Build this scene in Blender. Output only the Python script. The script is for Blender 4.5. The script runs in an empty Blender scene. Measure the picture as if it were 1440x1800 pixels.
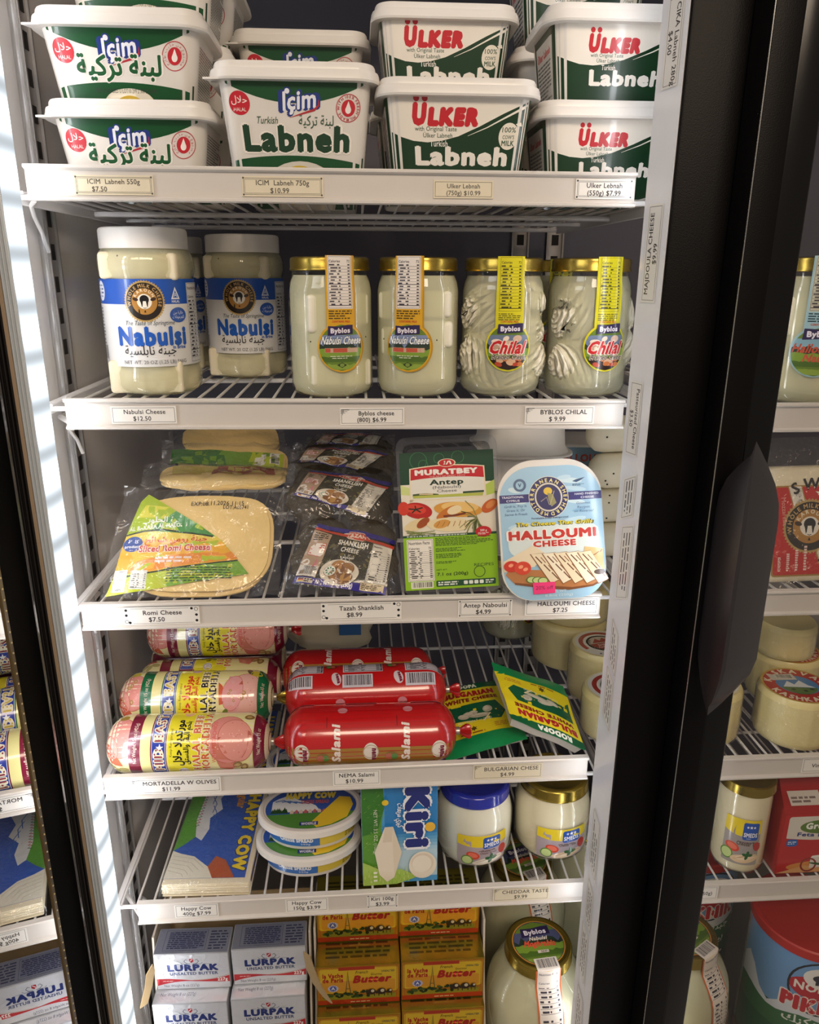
import bpy, bmesh, math, random, unicodedata
from mathutils import Vector, Matrix, noise
from mathutils.geometry import tessellate_polygon

SC = bpy.context.scene
COL = SC.collection
R_ = random.Random(7)
PI = math.pi

# ------------------------------------------------------------------ camera, world, lights, exposure
cam_data = bpy.data.cameras.new('camera')
cam_data.sensor_fit = 'HORIZONTAL'
cam_data.sensor_width = 36.0
cam_data.lens = 36.0 * 1332 / 1440
cam_data.clip_start = 0.02
cam = bpy.data.objects.new('camera', cam_data)
COL.objects.link(cam)
CAM = Vector((.0147, -.8087, 1.4513))
CROT = Matrix.Rotation(-.0662, 3, 'Z') @ Matrix.Rotation(-.3058, 3, 'X') @ Matrix.Rotation(-.0044, 3, 'Y')
cam.matrix_world = Matrix.Translation(CAM) @ (CROT @ Matrix.Rotation(PI / 2, 3, 'X')).to_4x4()
SC.camera = cam

SC.view_settings.view_transform = 'Standard'
SC.view_settings.look = 'None'
SC.view_settings.exposure = 0.32
SC.view_settings.gamma = 1.0
SC.view_settings.use_curve_mapping = False

world = bpy.data.worlds.new('store_ambience')
SC.world = world
world.use_nodes = True
world.node_tree.nodes['Background'].inputs['Color'].default_value = (.55, .48, .42, 1)
world.node_tree.nodes['Background'].inputs['Strength'].default_value = .38


def area_lamp(name, loc, target, sx, sy, power, color):
    l = bpy.data.lights.new(name, 'AREA')
    l.shape = 'RECTANGLE'
    l.size, l.size_y, l.energy, l.color = sx, sy, power, color
    o = bpy.data.objects.new(name, l)
    COL.objects.link(o)
    o.location = loc
    o.rotation_euler = (Vector(target) - Vector(loc)).to_track_quat('-Z', 'Y').to_euler()
    return o


# the shop's ceiling lamps behind and above the photographer
area_lamp('ceiling_lamp_warm', (.45, -2.1, 2.75), (.1, 0, 1.0), 1.3, .5, 27, (1.0, .80, .60))
area_lamp('ceiling_lamp_neutral', (-1.5, -1.7, 2.45), (0, 0, .95), 1.2, .5, 19, (.94, .96, 1.0))
LED_STRENGTH = 1.5


def at(u, v, Y=None, Z=None, X=None):
    """The point of the place seen at a spot of the photograph, on the plane of depth Y, height Z or side X."""
    d = CROT @ Vector(((u - 720) / 1332, 1.0, (900 - v) / 1332))
    if Y is not None:
        t = (Y - CAM.y) / d.y
    elif Z is not None:
        t = (Z - CAM.z) / d.z
    else:
        t = (X - CAM.x) / d.x
    return CAM + d * t


# ------------------------------------------------------------------ materials
def hexlin(h):
    h = h.lstrip('#')
    h = ''.join(c * 2 for c in h) if len(h) == 3 else h
    c = [int(h[i:i + 2], 16) / 255 for i in (0, 2, 4)]
    return tuple((x / 12.92 if x <= .04045 else ((x + .055) / 1.055) ** 2.4) for x in c) + (1.0,)


def _new(name):
    m = bpy.data.materials.new(name)
    m.use_nodes = True
    nt = m.node_tree
    return m, nt, nt.nodes['Principled BSDF'], nt.nodes['Material Output']


def mat(name, col, rough=.5, metal=0.0, coat=0.0, vary=.06, scale=60, bump=0.0, bscale=300, spec=.5, sss=0.0, emit=0.0):
    """Principled surface with a procedural noise that varies its colour a little and, if asked, its relief."""
    m, nt, p, out = _new(name)
    tc = nt.nodes.new('ShaderNodeTexCoord')
    n = nt.nodes.new('ShaderNodeTexNoise')
    n.inputs['Scale'].default_value = scale
    n.inputs['Detail'].default_value = 3
    nt.links.new(tc.outputs['Object'], n.inputs['Vector'])
    mx = nt.nodes.new('ShaderNodeMix')
    mx.data_type = 'RGBA'
    c = hexlin(col)
    mx.inputs['A'].default_value = tuple(x * (1 - vary) for x in c[:3]) + (1,)
    mx.inputs['B'].default_value = tuple(min(1, x * (1 + vary)) for x in c[:3]) + (1,)
    nt.links.new(n.outputs['Fac'], mx.inputs['Factor'])
    nt.links.new(mx.outputs['Result'], p.inputs['Base Color'])
    p.inputs['Roughness'].default_value = rough
    p.inputs['Metallic'].default_value = metal
    p.inputs['Coat Weight'].default_value = coat
    p.inputs['Coat Roughness'].default_value = .08
    p.inputs['Specular IOR Level'].default_value = spec
    if sss:
        p.inputs['Subsurface Weight'].default_value = sss
        p.inputs['Subsurface Radius'].default_value = (.01, .008, .006)
        p.inputs['Subsurface Scale'].default_value = 1.0
    if emit:
        p.inputs['Emission Color'].default_value = c
        p.inputs['Emission Strength'].default_value = emit
    if bump:
        n2 = nt.nodes.new('ShaderNodeTexNoise')
        n2.inputs['Scale'].default_value = bscale
        nt.links.new(tc.outputs['Object'], n2.inputs['Vector'])
        b = nt.nodes.new('ShaderNodeBump')
        b.inputs['Strength'].default_value = bump
        b.inputs['Distance'].default_value = .002
        nt.links.new(n2.outputs['Fac'], b.inputs['Height'])
        nt.links.new(b.outputs['Normal'], p.inputs['Normal'])
    return m


def print_mat(name, rough, coat=0.0, metal=0.0, bump=0.0, bscale=60, spec=.5):
    """Printed artwork: each ink keeps its own flat colour in the face attribute 'ink'."""
    m, nt, p, out = _new(name)
    a = nt.nodes.new('ShaderNodeAttribute')
    a.attribute_name = 'ink'
    nt.links.new(a.outputs['Color'], p.inputs['Base Color'])
    p.inputs['Roughness'].default_value = rough
    p.inputs['Metallic'].default_value = metal
    p.inputs['Coat Weight'].default_value = coat
    p.inputs['Coat Roughness'].default_value = .07
    p.inputs['Specular IOR Level'].default_value = spec
    if bump:
        tc = nt.nodes.new('ShaderNodeTexCoord')
        n2 = nt.nodes.new('ShaderNodeTexNoise')
        n2.inputs['Scale'].default_value = bscale
        n2.inputs['Distortion'].default_value = .8
        nt.links.new(tc.outputs['Object'], n2.inputs['Vector'])
        b = nt.nodes.new('ShaderNodeBump')
        b.inputs['Strength'].default_value = bump
        b.inputs['Distance'].default_value = .004
        nt.links.new(n2.outputs['Fac'], b.inputs['Height'])
        nt.links.new(b.outputs['Normal'], p.inputs['Normal'])
        if coat:
            nt.links.new(b.outputs['Normal'], p.inputs['Coat Normal'])
    return m


def thin_mat(name, tint=(1, 1, 1), base=.05, edge=.85, power=4.0, rough=.03, bump=0.0, bscale=40, haze=0.0, hazecol=(.8, .8, .75)):
    """Thin clear sheet: see-through with a mirror share that grows towards grazing, plus an optional milky share."""
    m, nt, p, out = _new(name)
    nt.nodes.remove(p)
    lw = nt.nodes.new('ShaderNodeLayerWeight')
    lw.inputs['Blend'].default_value = .5
    pw = nt.nodes.new('ShaderNodeMath'); pw.operation = 'POWER'
    pw.inputs[1].default_value = power
    nt.links.new(lw.outputs['Facing'], pw.inputs[0])
    ma = nt.nodes.new('ShaderNodeMath'); ma.operation = 'MULTIPLY_ADD'
    ma.inputs[1].default_value = edge
    ma.inputs[2].default_value = base
    ma.use_clamp = True
    nt.links.new(pw.outputs[0], ma.inputs[0])
    tr = nt.nodes.new('ShaderNodeBsdfTransparent')
    tr.inputs['Color'].default_value = tuple(tint) + (1,)
    gl = nt.nodes.new('ShaderNodeBsdfGlossy')
    gl.inputs['Roughness'].default_value = rough
    mix = nt.nodes.new('ShaderNodeMixShader')
    nt.links.new(ma.outputs[0], mix.inputs['Fac'])
    last = tr.outputs[0]
    if haze:
        df = nt.nodes.new('ShaderNodeBsdfDiffuse')
        df.inputs['Color'].default_value = tuple(hazecol) + (1,)
        m2 = nt.nodes.new('ShaderNodeMixShader')
        m2.inputs['Fac'].default_value = haze
        nt.links.new(tr.outputs[0], m2.inputs[1])
        nt.links.new(df.outputs[0], m2.inputs[2])
        last = m2.outputs[0]
    nt.links.new(last, mix.inputs[1])
    nt.links.new(gl.outputs[0], mix.inputs[2])
    if bump:
        tc = nt.nodes.new('ShaderNodeTexCoord')
        n2 = nt.nodes.new('ShaderNodeTexNoise')
        n2.inputs['Scale'].default_value = bscale
        n2.inputs['Distortion'].default_value = 1.2
        nt.links.new(tc.outputs['Object'], n2.inputs['Vector'])
        b = nt.nodes.new('ShaderNodeBump')
        b.inputs['Strength'].default_value = bump
        b.inputs['Distance'].default_value = .01
        nt.links.new(n2.outputs['Fac'], b.inputs['Height'])
        nt.links.new(b.outputs['Normal'], gl.inputs['Normal'])
    nt.links.new(mix.outputs[0], out.inputs['Surface'])
    return m


def led_mat(name, col, strength, pitch=.0115):
    """Diffuser over a row of diodes: brighter at each diode along its height."""
    m, nt, p, out = _new(name)
    nt.nodes.remove(p)
    tc = nt.nodes.new('ShaderNodeTexCoord')
    w = nt.nodes.new('ShaderNodeTexWave')
    w.bands_direction = 'Z'
    w.inputs['Scale'].default_value = 2 * PI / 20 / (pitch * 4)
    nt.links.new(tc.outputs['Object'], w.inputs['Vector'])
    mr = nt.nodes.new('ShaderNodeMapRange')
    mr.inputs['To Min'].default_value = strength * .36
    mr.inputs['To Max'].default_value = strength * 1.35
    nt.links.new(w.outputs['Fac'], mr.inputs['Value'])
    e = nt.nodes.new('ShaderNodeEmission')
    e.inputs['Color'].default_value = tuple(col) + (1,)
    nt.links.new(mr.outputs['Result'], e.inputs['Strength'])
    nt.links.new(e.outputs[0], out.inputs['Surface'])
    return m


def strand_mat(name, col, col2, rough=.45, scale=26, dist=3.0):
    """Pulled-curd cheese: fine wavy strands."""
    m, nt, p, out = _new(name)
    tc = nt.nodes.new('ShaderNodeTexCoord')
    w = nt.nodes.new('ShaderNodeTexWave')
    w.wave_type = 'RINGS'
    w.inputs['Scale'].default_value = scale
    w.inputs['Distortion'].default_value = dist
    w.inputs['Detail'].default_value = 2
    nt.links.new(tc.outputs['Object'], w.inputs['Vector'])
    mx = nt.nodes.new('ShaderNodeMix'); mx.data_type = 'RGBA'
    mx.inputs['A'].default_value = hexlin(col2)
    mx.inputs['B'].default_value = hexlin(col)
    nt.links.new(w.outputs['Fac'], mx.inputs['Factor'])
    nt.links.new(mx.outputs['Result'], p.inputs['Base Color'])
    p.inputs['Roughness'].default_value = rough
    b = nt.nodes.new('ShaderNodeBump')
    b.inputs['Strength'].default_value = .8
    b.inputs['Distance'].default_value = .003
    nt.links.new(w.outputs['Fac'], b.inputs['Height'])
    nt.links.new(b.outputs['Normal'], p.inputs['Normal'])
    return m


M = dict(
    powder=mat('white_powder_coat', '#d9d6d4', .38, vary=.03),
    channel=mat('white_price_channel', '#d3cdc6', .33, vary=.02),
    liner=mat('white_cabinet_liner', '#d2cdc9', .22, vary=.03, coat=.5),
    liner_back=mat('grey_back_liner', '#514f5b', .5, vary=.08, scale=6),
    deckbase=mat('grey_cabinet_base', '#7d776f', .5),
    alu=mat('brushed_aluminium', '#dbe3ea', .3, metal=.35, vary=.05),
    zinc=mat('zinc_upright', '#8f8a86', .4, metal=.55, vary=.1),
    dark=mat('dark_slot', '#15110f', .8),
    black=mat('black_door_frame', '#080606', .42, vary=.3, scale=900, bump=.10, bscale=900, spec=.12),
    matteblack=mat('matte_black_frame', '#070606', .8, vary=.2, spec=.05),
    blackgloss=mat('black_gloss_trim', '#080707', .2, vary=.1, spec=.3),
    rubber=mat('black_rubber_gasket', '#120e0c', .3, vary=.15, spec=.4),
    tan=mat('tan_frame_edge', '#b09a82', .4, vary=.05),
    gold_bar=mat('bronze_spacer_bar', '#6b5836', .4, metal=.5),
    handle=mat('dark_handle_plastic', '#221d20', .33, vary=.12, scale=200, bump=.03, bscale=1500, spec=.95),
    mullwhite=mat('white_mullion_plate', '#f1f2f6', .2, vary=.02, coat=.5),
    plastic=mat('white_tub_plastic', '#dcd7cf', .32, vary=.02, sss=.05),
    lidwhite=mat('white_lid_plastic', '#e2ded8', .3, vary=.015),
    goldlid=mat('gold_metal_lid', '#a89040', .24, metal=.9, vary=.06),
    bluelid=mat('blue_metal_lid', '#1f2a9a', .2, coat=.7, vary=.05),
    redlid=mat('red_plastic_lid', '#b3261c', .4, vary=.05),
    whitecheese=mat('white_cheese', '#efe9d6', .55, vary=.05, scale=90, bump=.15, bscale=120, sss=.1),
    creamcheese=mat('cream_cheese', '#e3d8bb', .5, vary=.05, scale=40, bump=.1, bscale=90),
    yellowcheese=mat('pale_yellow_cheese', '#eed08c', .5, vary=.07, scale=25, bump=.08, bscale=60),
    wheel=mat('waxy_cheese_wheel', '#e6d79a', .35, vary=.08, scale=30, coat=.4),
    spread=mat('white_cheese_spread', '#ece6da', .25, coat=.6, vary=.02),
    spread2=mat('cream_cheese_spread', '#eedfc2', .25, coat=.6, vary=.02),
    herb=mat('herb_coated_cheese', '#3a3020', .75, vary=.55, scale=120, bump=.6, bscale=260),
    dropping=mat('black_seed', '#1c1a18', .6),
    card=mat('brown_cardboard', '#9c8560', .8, vary=.1, scale=40),
    cardwhite=mat('white_cardboard', '#c9c0b2', .7, vary=.06),
    clip=mat('silver_clip', '#c9c4bb', .3, metal=.8),
    redtail=mat('red_casing_tail', '#b01a1c', .25, coat=.5),
    tin=mat('bright_tin_rim', '#a9a9a6', .25, metal=.9),
    pgloss=print_mat('gloss_print', .3, coat=.35),
    pmatte=print_mat('matte_print', .5),
    pfilm=print_mat('film_print', .25, coat=.6, bump=.35, bscale=38),
    pfoil=print_mat('foil_print', .3, metal=.35, bump=.35, bscale=70),
    pgold=print_mat('gold_foil_print', .3, metal=.55, bump=.18, bscale=50),
    pcase=print_mat('casing_print', .22, coat=.8),
    glass=thin_mat('jar_glass', tint=(.97, .99, .95), base=.05, edge=.8, power=4),
    brine=thin_mat('cloudy_brine', tint=(.95, .93, .82), base=.0, edge=.05, haze=.58, hazecol=(.86, .81, .60)),
    brine2=thin_mat('clear_brine', tint=(.95, .93, .84), base=.0, edge=.05, haze=.40, hazecol=(.86, .81, .64)),
    film=thin_mat('bag_film', base=.05, edge=.7, power=2.5, rough=.07, bump=1.0, bscale=34, haze=.05, hazecol=(.75, .74, .70)),
    filmclear=thin_mat('clear_wrap', base=.06, edge=.7, power=3, rough=.06, bump=.7, bscale=70, haze=.03),
    tray=thin_mat('clear_rigid_tray', tint=(.93, .94, .95), base=.10, edge=.8, power=3, rough=.06, haze=.10, hazecol=(.55, .56, .58)),
    acrylic=thin_mat('clear_acrylic', tint=(.95, .96, .97), base=.05, edge=.8, power=3),
    doorglass=thin_mat('door_glass', tint=(.55, .55, .55), base=.14, edge=1.6, power=2.0, rough=.004),
    frontglass=thin_mat('closed_door_glass', tint=(.80, .79, .77), base=.035, edge=.7, power=4, rough=.004),
    led=led_mat('led_diffuser', (.86, .94, 1.0), LED_STRENGTH),
    led_in=led_mat('inner_led_diffuser', (.95, .96, 1.0), LED_STRENGTH * 8.5),
)


# ------------------------------------------------------------------ mesh building
class MB:
    def __init__(s):
        s.v, s.f = [], []

    def add(s, vs, fs):
        b = len(s.v)
        s.v += [Vector(p) for p in vs]
        s.f += [tuple(b + i for i in q) for q in fs]
        return s

    def box(s, x0, y0, z0, x1, y1, z1, bev=0.0, seg=2, mx=None):
        bm = bmesh.new()
        bmesh.ops.create_cube(bm, size=1)
        for v in bm.verts:
            v.co = Vector(((x0 + x1) / 2 + v.co.x * (x1 - x0), (y0 + y1) / 2 + v.co.y * (y1 - y0), (z0 + z1) / 2 + v.co.z * (z1 - z0)))
        if bev:
            bmesh.ops.bevel(bm, geom=list(bm.edges), offset=bev, segments=seg, profile=.5, affect='EDGES')
        if mx is not None:
            bm.transform(mx)
        bm.verts.index_update()
        s.add([v.co.copy() for v in bm.verts], [[v.index for v in f.verts] for f in bm.faces])
        bm.free()
        return s

    def loft(s, rings, cap0=True, cap1=True):
        n = len(rings[0])
        vs = [p for r in rings for p in r]
        fs = []
        for i in range(len(rings) - 1):
            for j in range(n):
                a, b = i * n + j, i * n + (j + 1) % n
                fs.append((a, b, b + n, a + n))
        if cap0:
            fs.append(tuple(range(n - 1, -1, -1)))
        if cap1:
            k = (len(rings) - 1) * n
            fs.append(tuple(k + j for j in range(n)))
        return s.add(vs, fs)

    def lathe(s, prof, n=40, c=(0, 0, 0), cap0=False, cap1=False, rx=1.0, ry=1.0):
        rings = [[Vector((c[0] + r * rx * math.cos(2 * PI * j / n), c[1] + r * ry * math.sin(2 * PI * j / n), c[2] + z)) for j in range(n)] for r, z in prof]
        return s.loft(rings, cap0, cap1)

    def tube(s, pts, r, n=8, cap=True):
        pts = [Vector(p) for p in pts]
        rings = []
        for i, p in enumerate(pts):
            d = (pts[min(i + 1, len(pts) - 1)] - pts[max(i - 1, 0)]).normalized()
            a = d.orthogonal().normalized() if abs(d.z) > .9 else d.cross(Vector((0, 0, 1))).normalized()
            b = d.cross(a)
            rr = r[i] if isinstance(r, (list, tuple)) else r
            rings.append([p + (a * math.cos(2 * PI * j / n) + b * math.sin(2 * PI * j / n)) * rr for j in range(n)])
        return s.loft(rings, cap, cap)

    def prism(s, poly, y0, y1):
        """Outline in x,z pushed from y0 to y1."""
        n = len(poly)
        s.add([(x, y0, z) for x, z in poly] + [(x, y1, z) for x, z in poly], [])
        b = len(s.v) - 2 * n
        tri = tessellate_polygon([[Vector((x, z, 0)) for x, z in poly]])
        for t in tri:
            s.f.append((b + t[0], b + t[1], b + t[2]))
            s.f.append((b + n + t[2], b + n + t[1], b + n + t[0]))
        for i in range(n):
            j = (i + 1) % n
            s.f.append((b + i, b + j, b + n + j, b + n + i))
        return s

    def grid(s, fn, nu, nv):
        vs = [fn(i / nu, j / nv) for j in range(nv + 1) for i in range(nu + 1)]
        fs = [(j * (nu + 1) + i, j * (nu + 1) + i + 1, (j + 1) * (nu + 1) + i + 1, (j + 1) * (nu + 1) + i) for j in range(nv) for i in range(nu)]
        return s.add(vs, fs)

    def blob(s, c, rx, ry, rz, amp=.0, freq=30, nu=24, nv=14, seed=0, mx=None):
        rings = []
        c = Vector(c)
        for i in range(1, nv):
            t = PI * i / nv
            rg = []
            for j in range(nu):
                a = 2 * PI * j / nu
                d = Vector((math.sin(t) * math.cos(a), math.sin(t) * math.sin(a), -math.cos(t)))
                k = 1 + amp * noise.noise(d * freq * .1 + Vector((seed * 3.1, seed, 0)))
                p = Vector((d.x * rx, d.y * ry, d.z * rz)) * k
                rg.append(c + (mx @ p if mx is not None else p))
            rings.append(rg)
        return s.loft(rings, True, True)

    def mesh(s, name, material, angle=38):
        me = bpy.data.meshes.new(name)
        me.from_pydata(s.v, [], s.f)
        bm = bmesh.new()
        bm.from_mesh(me)
        bmesh.ops.recalc_face_normals(bm, faces=bm.faces)
        bm.to_mesh(me)
        bm.free()
        me.materials.append(material)
        me.shade_smooth()
        me.set_sharp_from_angle(angle=math.radians(angle))
        return me

    def build(s, name, material, parent=None, angle=38, loc=None):
        return link(name, s.mesh(name, material, angle), parent, loc)


def link(name, me, parent=None, loc=None):
    o = bpy.data.objects.new(name, me)
    COL.objects.link(o)
    if parent is not None:
        o.parent = parent
    if loc is not None:
        o.location = loc
    return o


def tag(o, label=None, cat=None, group=None, kind=None):
    for k, v in (('label', label), ('category', cat), ('group', group), ('kind', kind)):
        if v:
            o[k] = v
    return o


def thing(name, label, cat, loc=(0, 0, 0), rot=0.0, group=None):
    o = bpy.data.objects.new(name, None)
    COL.objects.link(o)
    o.empty_display_size = .02
    o.location = loc
    o.rotation_euler = (0, 0, rot) if not isinstance(rot, tuple) else rot
    return tag(o, label, cat, group)


def struct(name, label, mb, material, angle=38):
    return tag(mb.build(name, material, None, angle), label, None, None, 'structure')


def dup(root, label, loc, rot=None, group=None):
    """A copy of a thing with copies of its parts and sub-parts."""
    r = root.copy()
    COL.objects.link(r)
    r.location = loc
    if rot is not None:
        r.rotation_euler = (0, 0, rot) if not isinstance(rot, tuple) else rot
    r['label'] = label
    if group:
        r['group'] = group
    for ch in list(root.children):
        c = ch.copy()
        COL.objects.link(c)
        c.parent = r
        for g in list(ch.children):
            d = g.copy()
            COL.objects.link(d)
            d.parent = c
    return r


# ------------------------------------------------------------------ Arabic letter shapes (joined forms, right to left)
_RJ = set('اأإآدذرزوؤةى')


def ar(s):
    out = []
    s = s.replace('لا', '\u0001')
    for w in s.split(' '):
        g = []
        for i, ch in enumerate(w):
            pj = i > 0 and w[i - 1] not in _RJ and w[i - 1] != '\u0001' and w[i - 1].isalpha()
            if ch == '\u0001':
                g.append('\uFEFC' if pj else '\uFEFB')
                continue
            if not ch.isalpha():
                g.append(ch)
                continue
            nj = i < len(w) - 1 and ch not in _RJ and (w[i + 1].isalpha() or w[i + 1] == '\u0001')
            form = ('MEDIAL' if nj else 'FINAL') if pj else ('INITIAL' if nj else 'ISOLATED')
            try:
                g.append(unicodedata.lookup(unicodedata.name(ch) + ' ' + form + ' FORM'))
            except KeyError:
                g.append(ch)
        out.append(''.join(reversed(g)))
    return ' '.join(reversed(out))


# ------------------------------------------------------------------ lettering
_TXT = {}


def glyphs(s, bold=0.0):
    """Flat letter shapes; heavier weights overlay shifted copies and widen the spacing."""
    k = (s, round(bold, 4))
    if k in _TXT:
        return _TXT[k]
    c = bpy.data.curves.new('lettering', 'FONT')
    c.body = s
    c.size = 1.0
    c.resolution_u = 2
    latin = all(ord(ch) < 0x590 for ch in s)
    c.space_character = 1.0 + (2.0 * bold if latin else 0)
    o = bpy.data.objects.new('lettering', c)
    COL.objects.link(o)
    dg = bpy.context.evaluated_depsgraph_get()
    ev = o.evaluated_get(dg)
    me = ev.to_mesh()
    vs = [(v.co.x, v.co.y) for v in me.vertices]
    fs = [tuple(p.vertices) for p in me.polygons]
    ev.to_mesh_clear()
    bpy.data.objects.remove(o)
    bpy.data.curves.remove(c)
    if bold > .004 and vs:
        n = 4 if bold < .03 else 6 if bold < .07 else 10
        V, F = list(vs), list(fs)
        for i in range(n):
            g = 2 * PI * (i + .5) / n
            b0 = len(V)
            V += [(x + bold * math.cos(g), y + bold * math.sin(g), (i + 1) * 1.2e-6) for x, y in vs]
            F += [tuple(b0 + j for j in f) for f in fs]
        vs, fs = V, F
    x0 = min((p[0] for p in vs), default=0)
    x1 = max((p[0] for p in vs), default=0)
    _TXT[k] = (vs, fs, x0, x1)
    return _TXT[k]


class Art:
    """Flat printed artwork in metres (u right, v up), laid on a surface in layers."""

    def __init__(s):
        s.items = []
        s.n = 0

    def raw(s, vs, fs, col):
        if vs:
            s.items.append(([tuple(p) for p in vs], fs, hexlin(col), s.n))
        s.n += 1
        return s

    def poly(s, pts, col):
        tri = tessellate_polygon([[Vector((x, y, 0)) for x, y in pts]])
        return s.raw(pts, [tuple(t) for t in tri], col)

    def rect(s, x0, y0, x1, y1, col, r=0.0):
        if r <= 0:
            return s.raw([(x0, y0), (x1, y0), (x1, y1), (x0, y1)], [(0, 1, 2, 3)], col)
        return s.poly(rrect(x0, y0, x1, y1, r), col)

    def ell(s, cx, cy, rx, ry, col, n=28, rot=0.0):
        c, d = math.cos(rot), math.sin(rot)
        pts = []
        for i in range(n):
            a = 2 * PI * i / n
            x, y = rx * math.cos(a), ry * math.sin(a)
            pts.append((cx + x * c - y * d, cy + x * d + y * c))
        return s.raw(pts, [tuple(range(n))], col)

    def ring(s, cx, cy, r0, r1, col, n=32, a0=0, a1=2 * PI):
        vs, fs = [], []
        full = a1 - a0 > 6.28
        m = n if full else n + 1
        for i in range(m):
            a = a0 + (a1 - a0) * i / n
            vs += [(cx + r0 * math.cos(a), cy + r0 * math.sin(a)), (cx + r1 * math.cos(a), cy + r1 * math.sin(a))]
        for i in range(n):
            j = (i + 1) % m
            fs.append((2 * i, 2 * i + 1, 2 * j + 1, 2 * j))
        return s.raw(vs, fs, col)

    def line(s, pts, w, col):
        vs, fs = [], []
        for i, (x, y) in enumerate(pts):
            a = pts[max(i - 1, 0)]
            b = pts[min(i + 1, len(pts) - 1)]
            dx, dy = b[0] - a[0], b[1] - a[1]
            l = math.hypot(dx, dy) or 1
            ww = w[i] if isinstance(w, (list, tuple)) else w
            vs += [(x - dy / l * ww / 2, y + dx / l * ww / 2), (x + dy / l * ww / 2, y - dx / l * ww / 2)]
        for i in range(len(pts) - 1):
            fs.append((2 * i, 2 * i + 1, 2 * i + 3, 2 * i + 2))
        return s.raw(vs, fs, col)

    def frame(s, x0, y0, x1, y1, w, col):
        vs, fs = [], []
        for a, b, c, d in ((x0, y0, x1, y0 + w), (x0, y1 - w, x1, y1), (x0, y0, x0 + w, y1), (x1 - w, y0, x1, y1)):
            k = len(vs)
            vs += [(a, b), (c, b), (c, d), (a, d)]
            fs.append((k, k + 1, k + 2, k + 3))
        return s.raw(vs, fs, col)

    def text(s, t, x, y, h, col, al='c', bold=0.0, shear=0.0, rot=0.0, w=None, sx=1.0, outline=None, ow=.04):
        """Text of capital height h with its baseline middle (or left, right end) at x, y; w fits its width."""
        if outline:
            s.text(t, x, y, h, outline, al, bold + ow, shear, rot, w, sx)
        vs, fs, x0, x1 = glyphs(t, bold)
        if not vs:
            return s
        k = h / .69
        if w:
            sx = w / ((x1 - x0) * k) if x1 > x0 else 1
        ox = {'c': (x0 + x1) / 2, 'l': x0, 'r': x1}[al]
        c, d = math.cos(rot), math.sin(rot)
        out = []
        for p in vs:
            px, py = p[0], p[1]
            a = (px - ox) * k * sx + shear * py * k
            b = py * k
            out.append((x + a * c - b * d, y + a * d + b * c, p[2] if len(p) > 2 else 0.0))
        return s.raw(out, fs, col)

    def arc(s, t, cx, cy, r, h, mid, col, bold=0.0, inner=False, sp=1.12):
        """Letters along a circle, centred on the angle mid (degrees, 90 = top)."""
        ws = []
        k = h / .69
        for ch in t:
            vs, fs, x0, x1 = glyphs(ch, bold)
            ws.append((x1 - x0) * k + h * .16 if vs else h * .42)
        tot = sum(ws) * sp
        pos = -tot / 2
        V, F = [], []
        for ch, w in zip(t, ws):
            w *= sp
            m = (pos + w / 2) / r
            pos += w
            vs, fs, x0, x1 = glyphs(ch, bold)
            if not vs:
                continue
            a = math.radians(mid) + (m if inner else -m)
            rot = a + PI / 2 if inner else a - PI / 2
            bx, by = cx + r * math.cos(a), cy + r * math.sin(a)
            c, d = math.cos(rot), math.sin(rot)
            b0 = len(V)
            for w3 in vs:
                p, q = (w3[0] - (x0 + x1) / 2) * k, w3[1] * k
                V.append((bx + p * c - q * d, by + p * d + q * c, w3[2] if len(w3) > 2 else 0.0))
            F += [tuple(b0 + i for i in f) for f in fs]
        return s.raw(V, F, col)

    def fine(s, x0, y0, x1, y1, rows, col, seed=1, fill=.5, al='l'):
        """Small print too small to read: rows of word-long dashes."""
        rr = random.Random(seed)
        vs, fs = [], []
        dh = (y1 - y0) / rows
        for i in range(rows):
            y = y1 - (i + .5) * dh
            end = x1 - (x1 - x0) * rr.random() * (.35 if i == rows - 1 or rr.random() < .3 else .06)
            x = x0
            if al == 'c':
                x, end = x0 + (x1 - end) / 2, end - (x1 - end) / 2 + (x1 - end) / 2 * 0
            while x < end:
                w = min(dh * rr.uniform(.8, 3.2), end - x)
                b = len(vs)
                vs += [(x, y - dh * fill / 2), (x + w, y - dh * fill / 2), (x + w, y + dh * fill / 2), (x, y + dh * fill / 2)]
                fs.append((b, b + 1, b + 2, b + 3))
                x += w + dh * .45
        return s.raw(vs, fs, col)

    def bars(s, x0, y0, x1, y1, bg='#efece6', fg='#1c1b20', seed=3, pad=.0, horiz=False):
        rr = random.Random(seed)
        if bg:
            s.rect(x0, y0, x1, y1, bg)
        a, b = (y0, y1) if horiz else (x0, x1)
        m = (b - a) * .07
        x = a + m
        unit = (b - a) / 62
        vs, fs = [], []
        h0, h1 = (x0, x1) if horiz else (y0, y1)
        g0, g1 = h0 + (h1 - h0) * .16, h1 - (h1 - h0) * .06
        while x < b - m:
            w = unit * rr.choice((.7, .7, 1.3, 2.0))
            k = len(vs)
            q = [(x, g0), (x + w, g0), (x + w, g1), (x, g1)]
            vs += [(t[1], t[0]) for t in q] if horiz else q
            fs.append((k, k + 1, k + 2, k + 3))
            x += w + unit * rr.choice((.7, 1.2, 1.8))
        return s.raw(vs, fs, fg)

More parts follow.
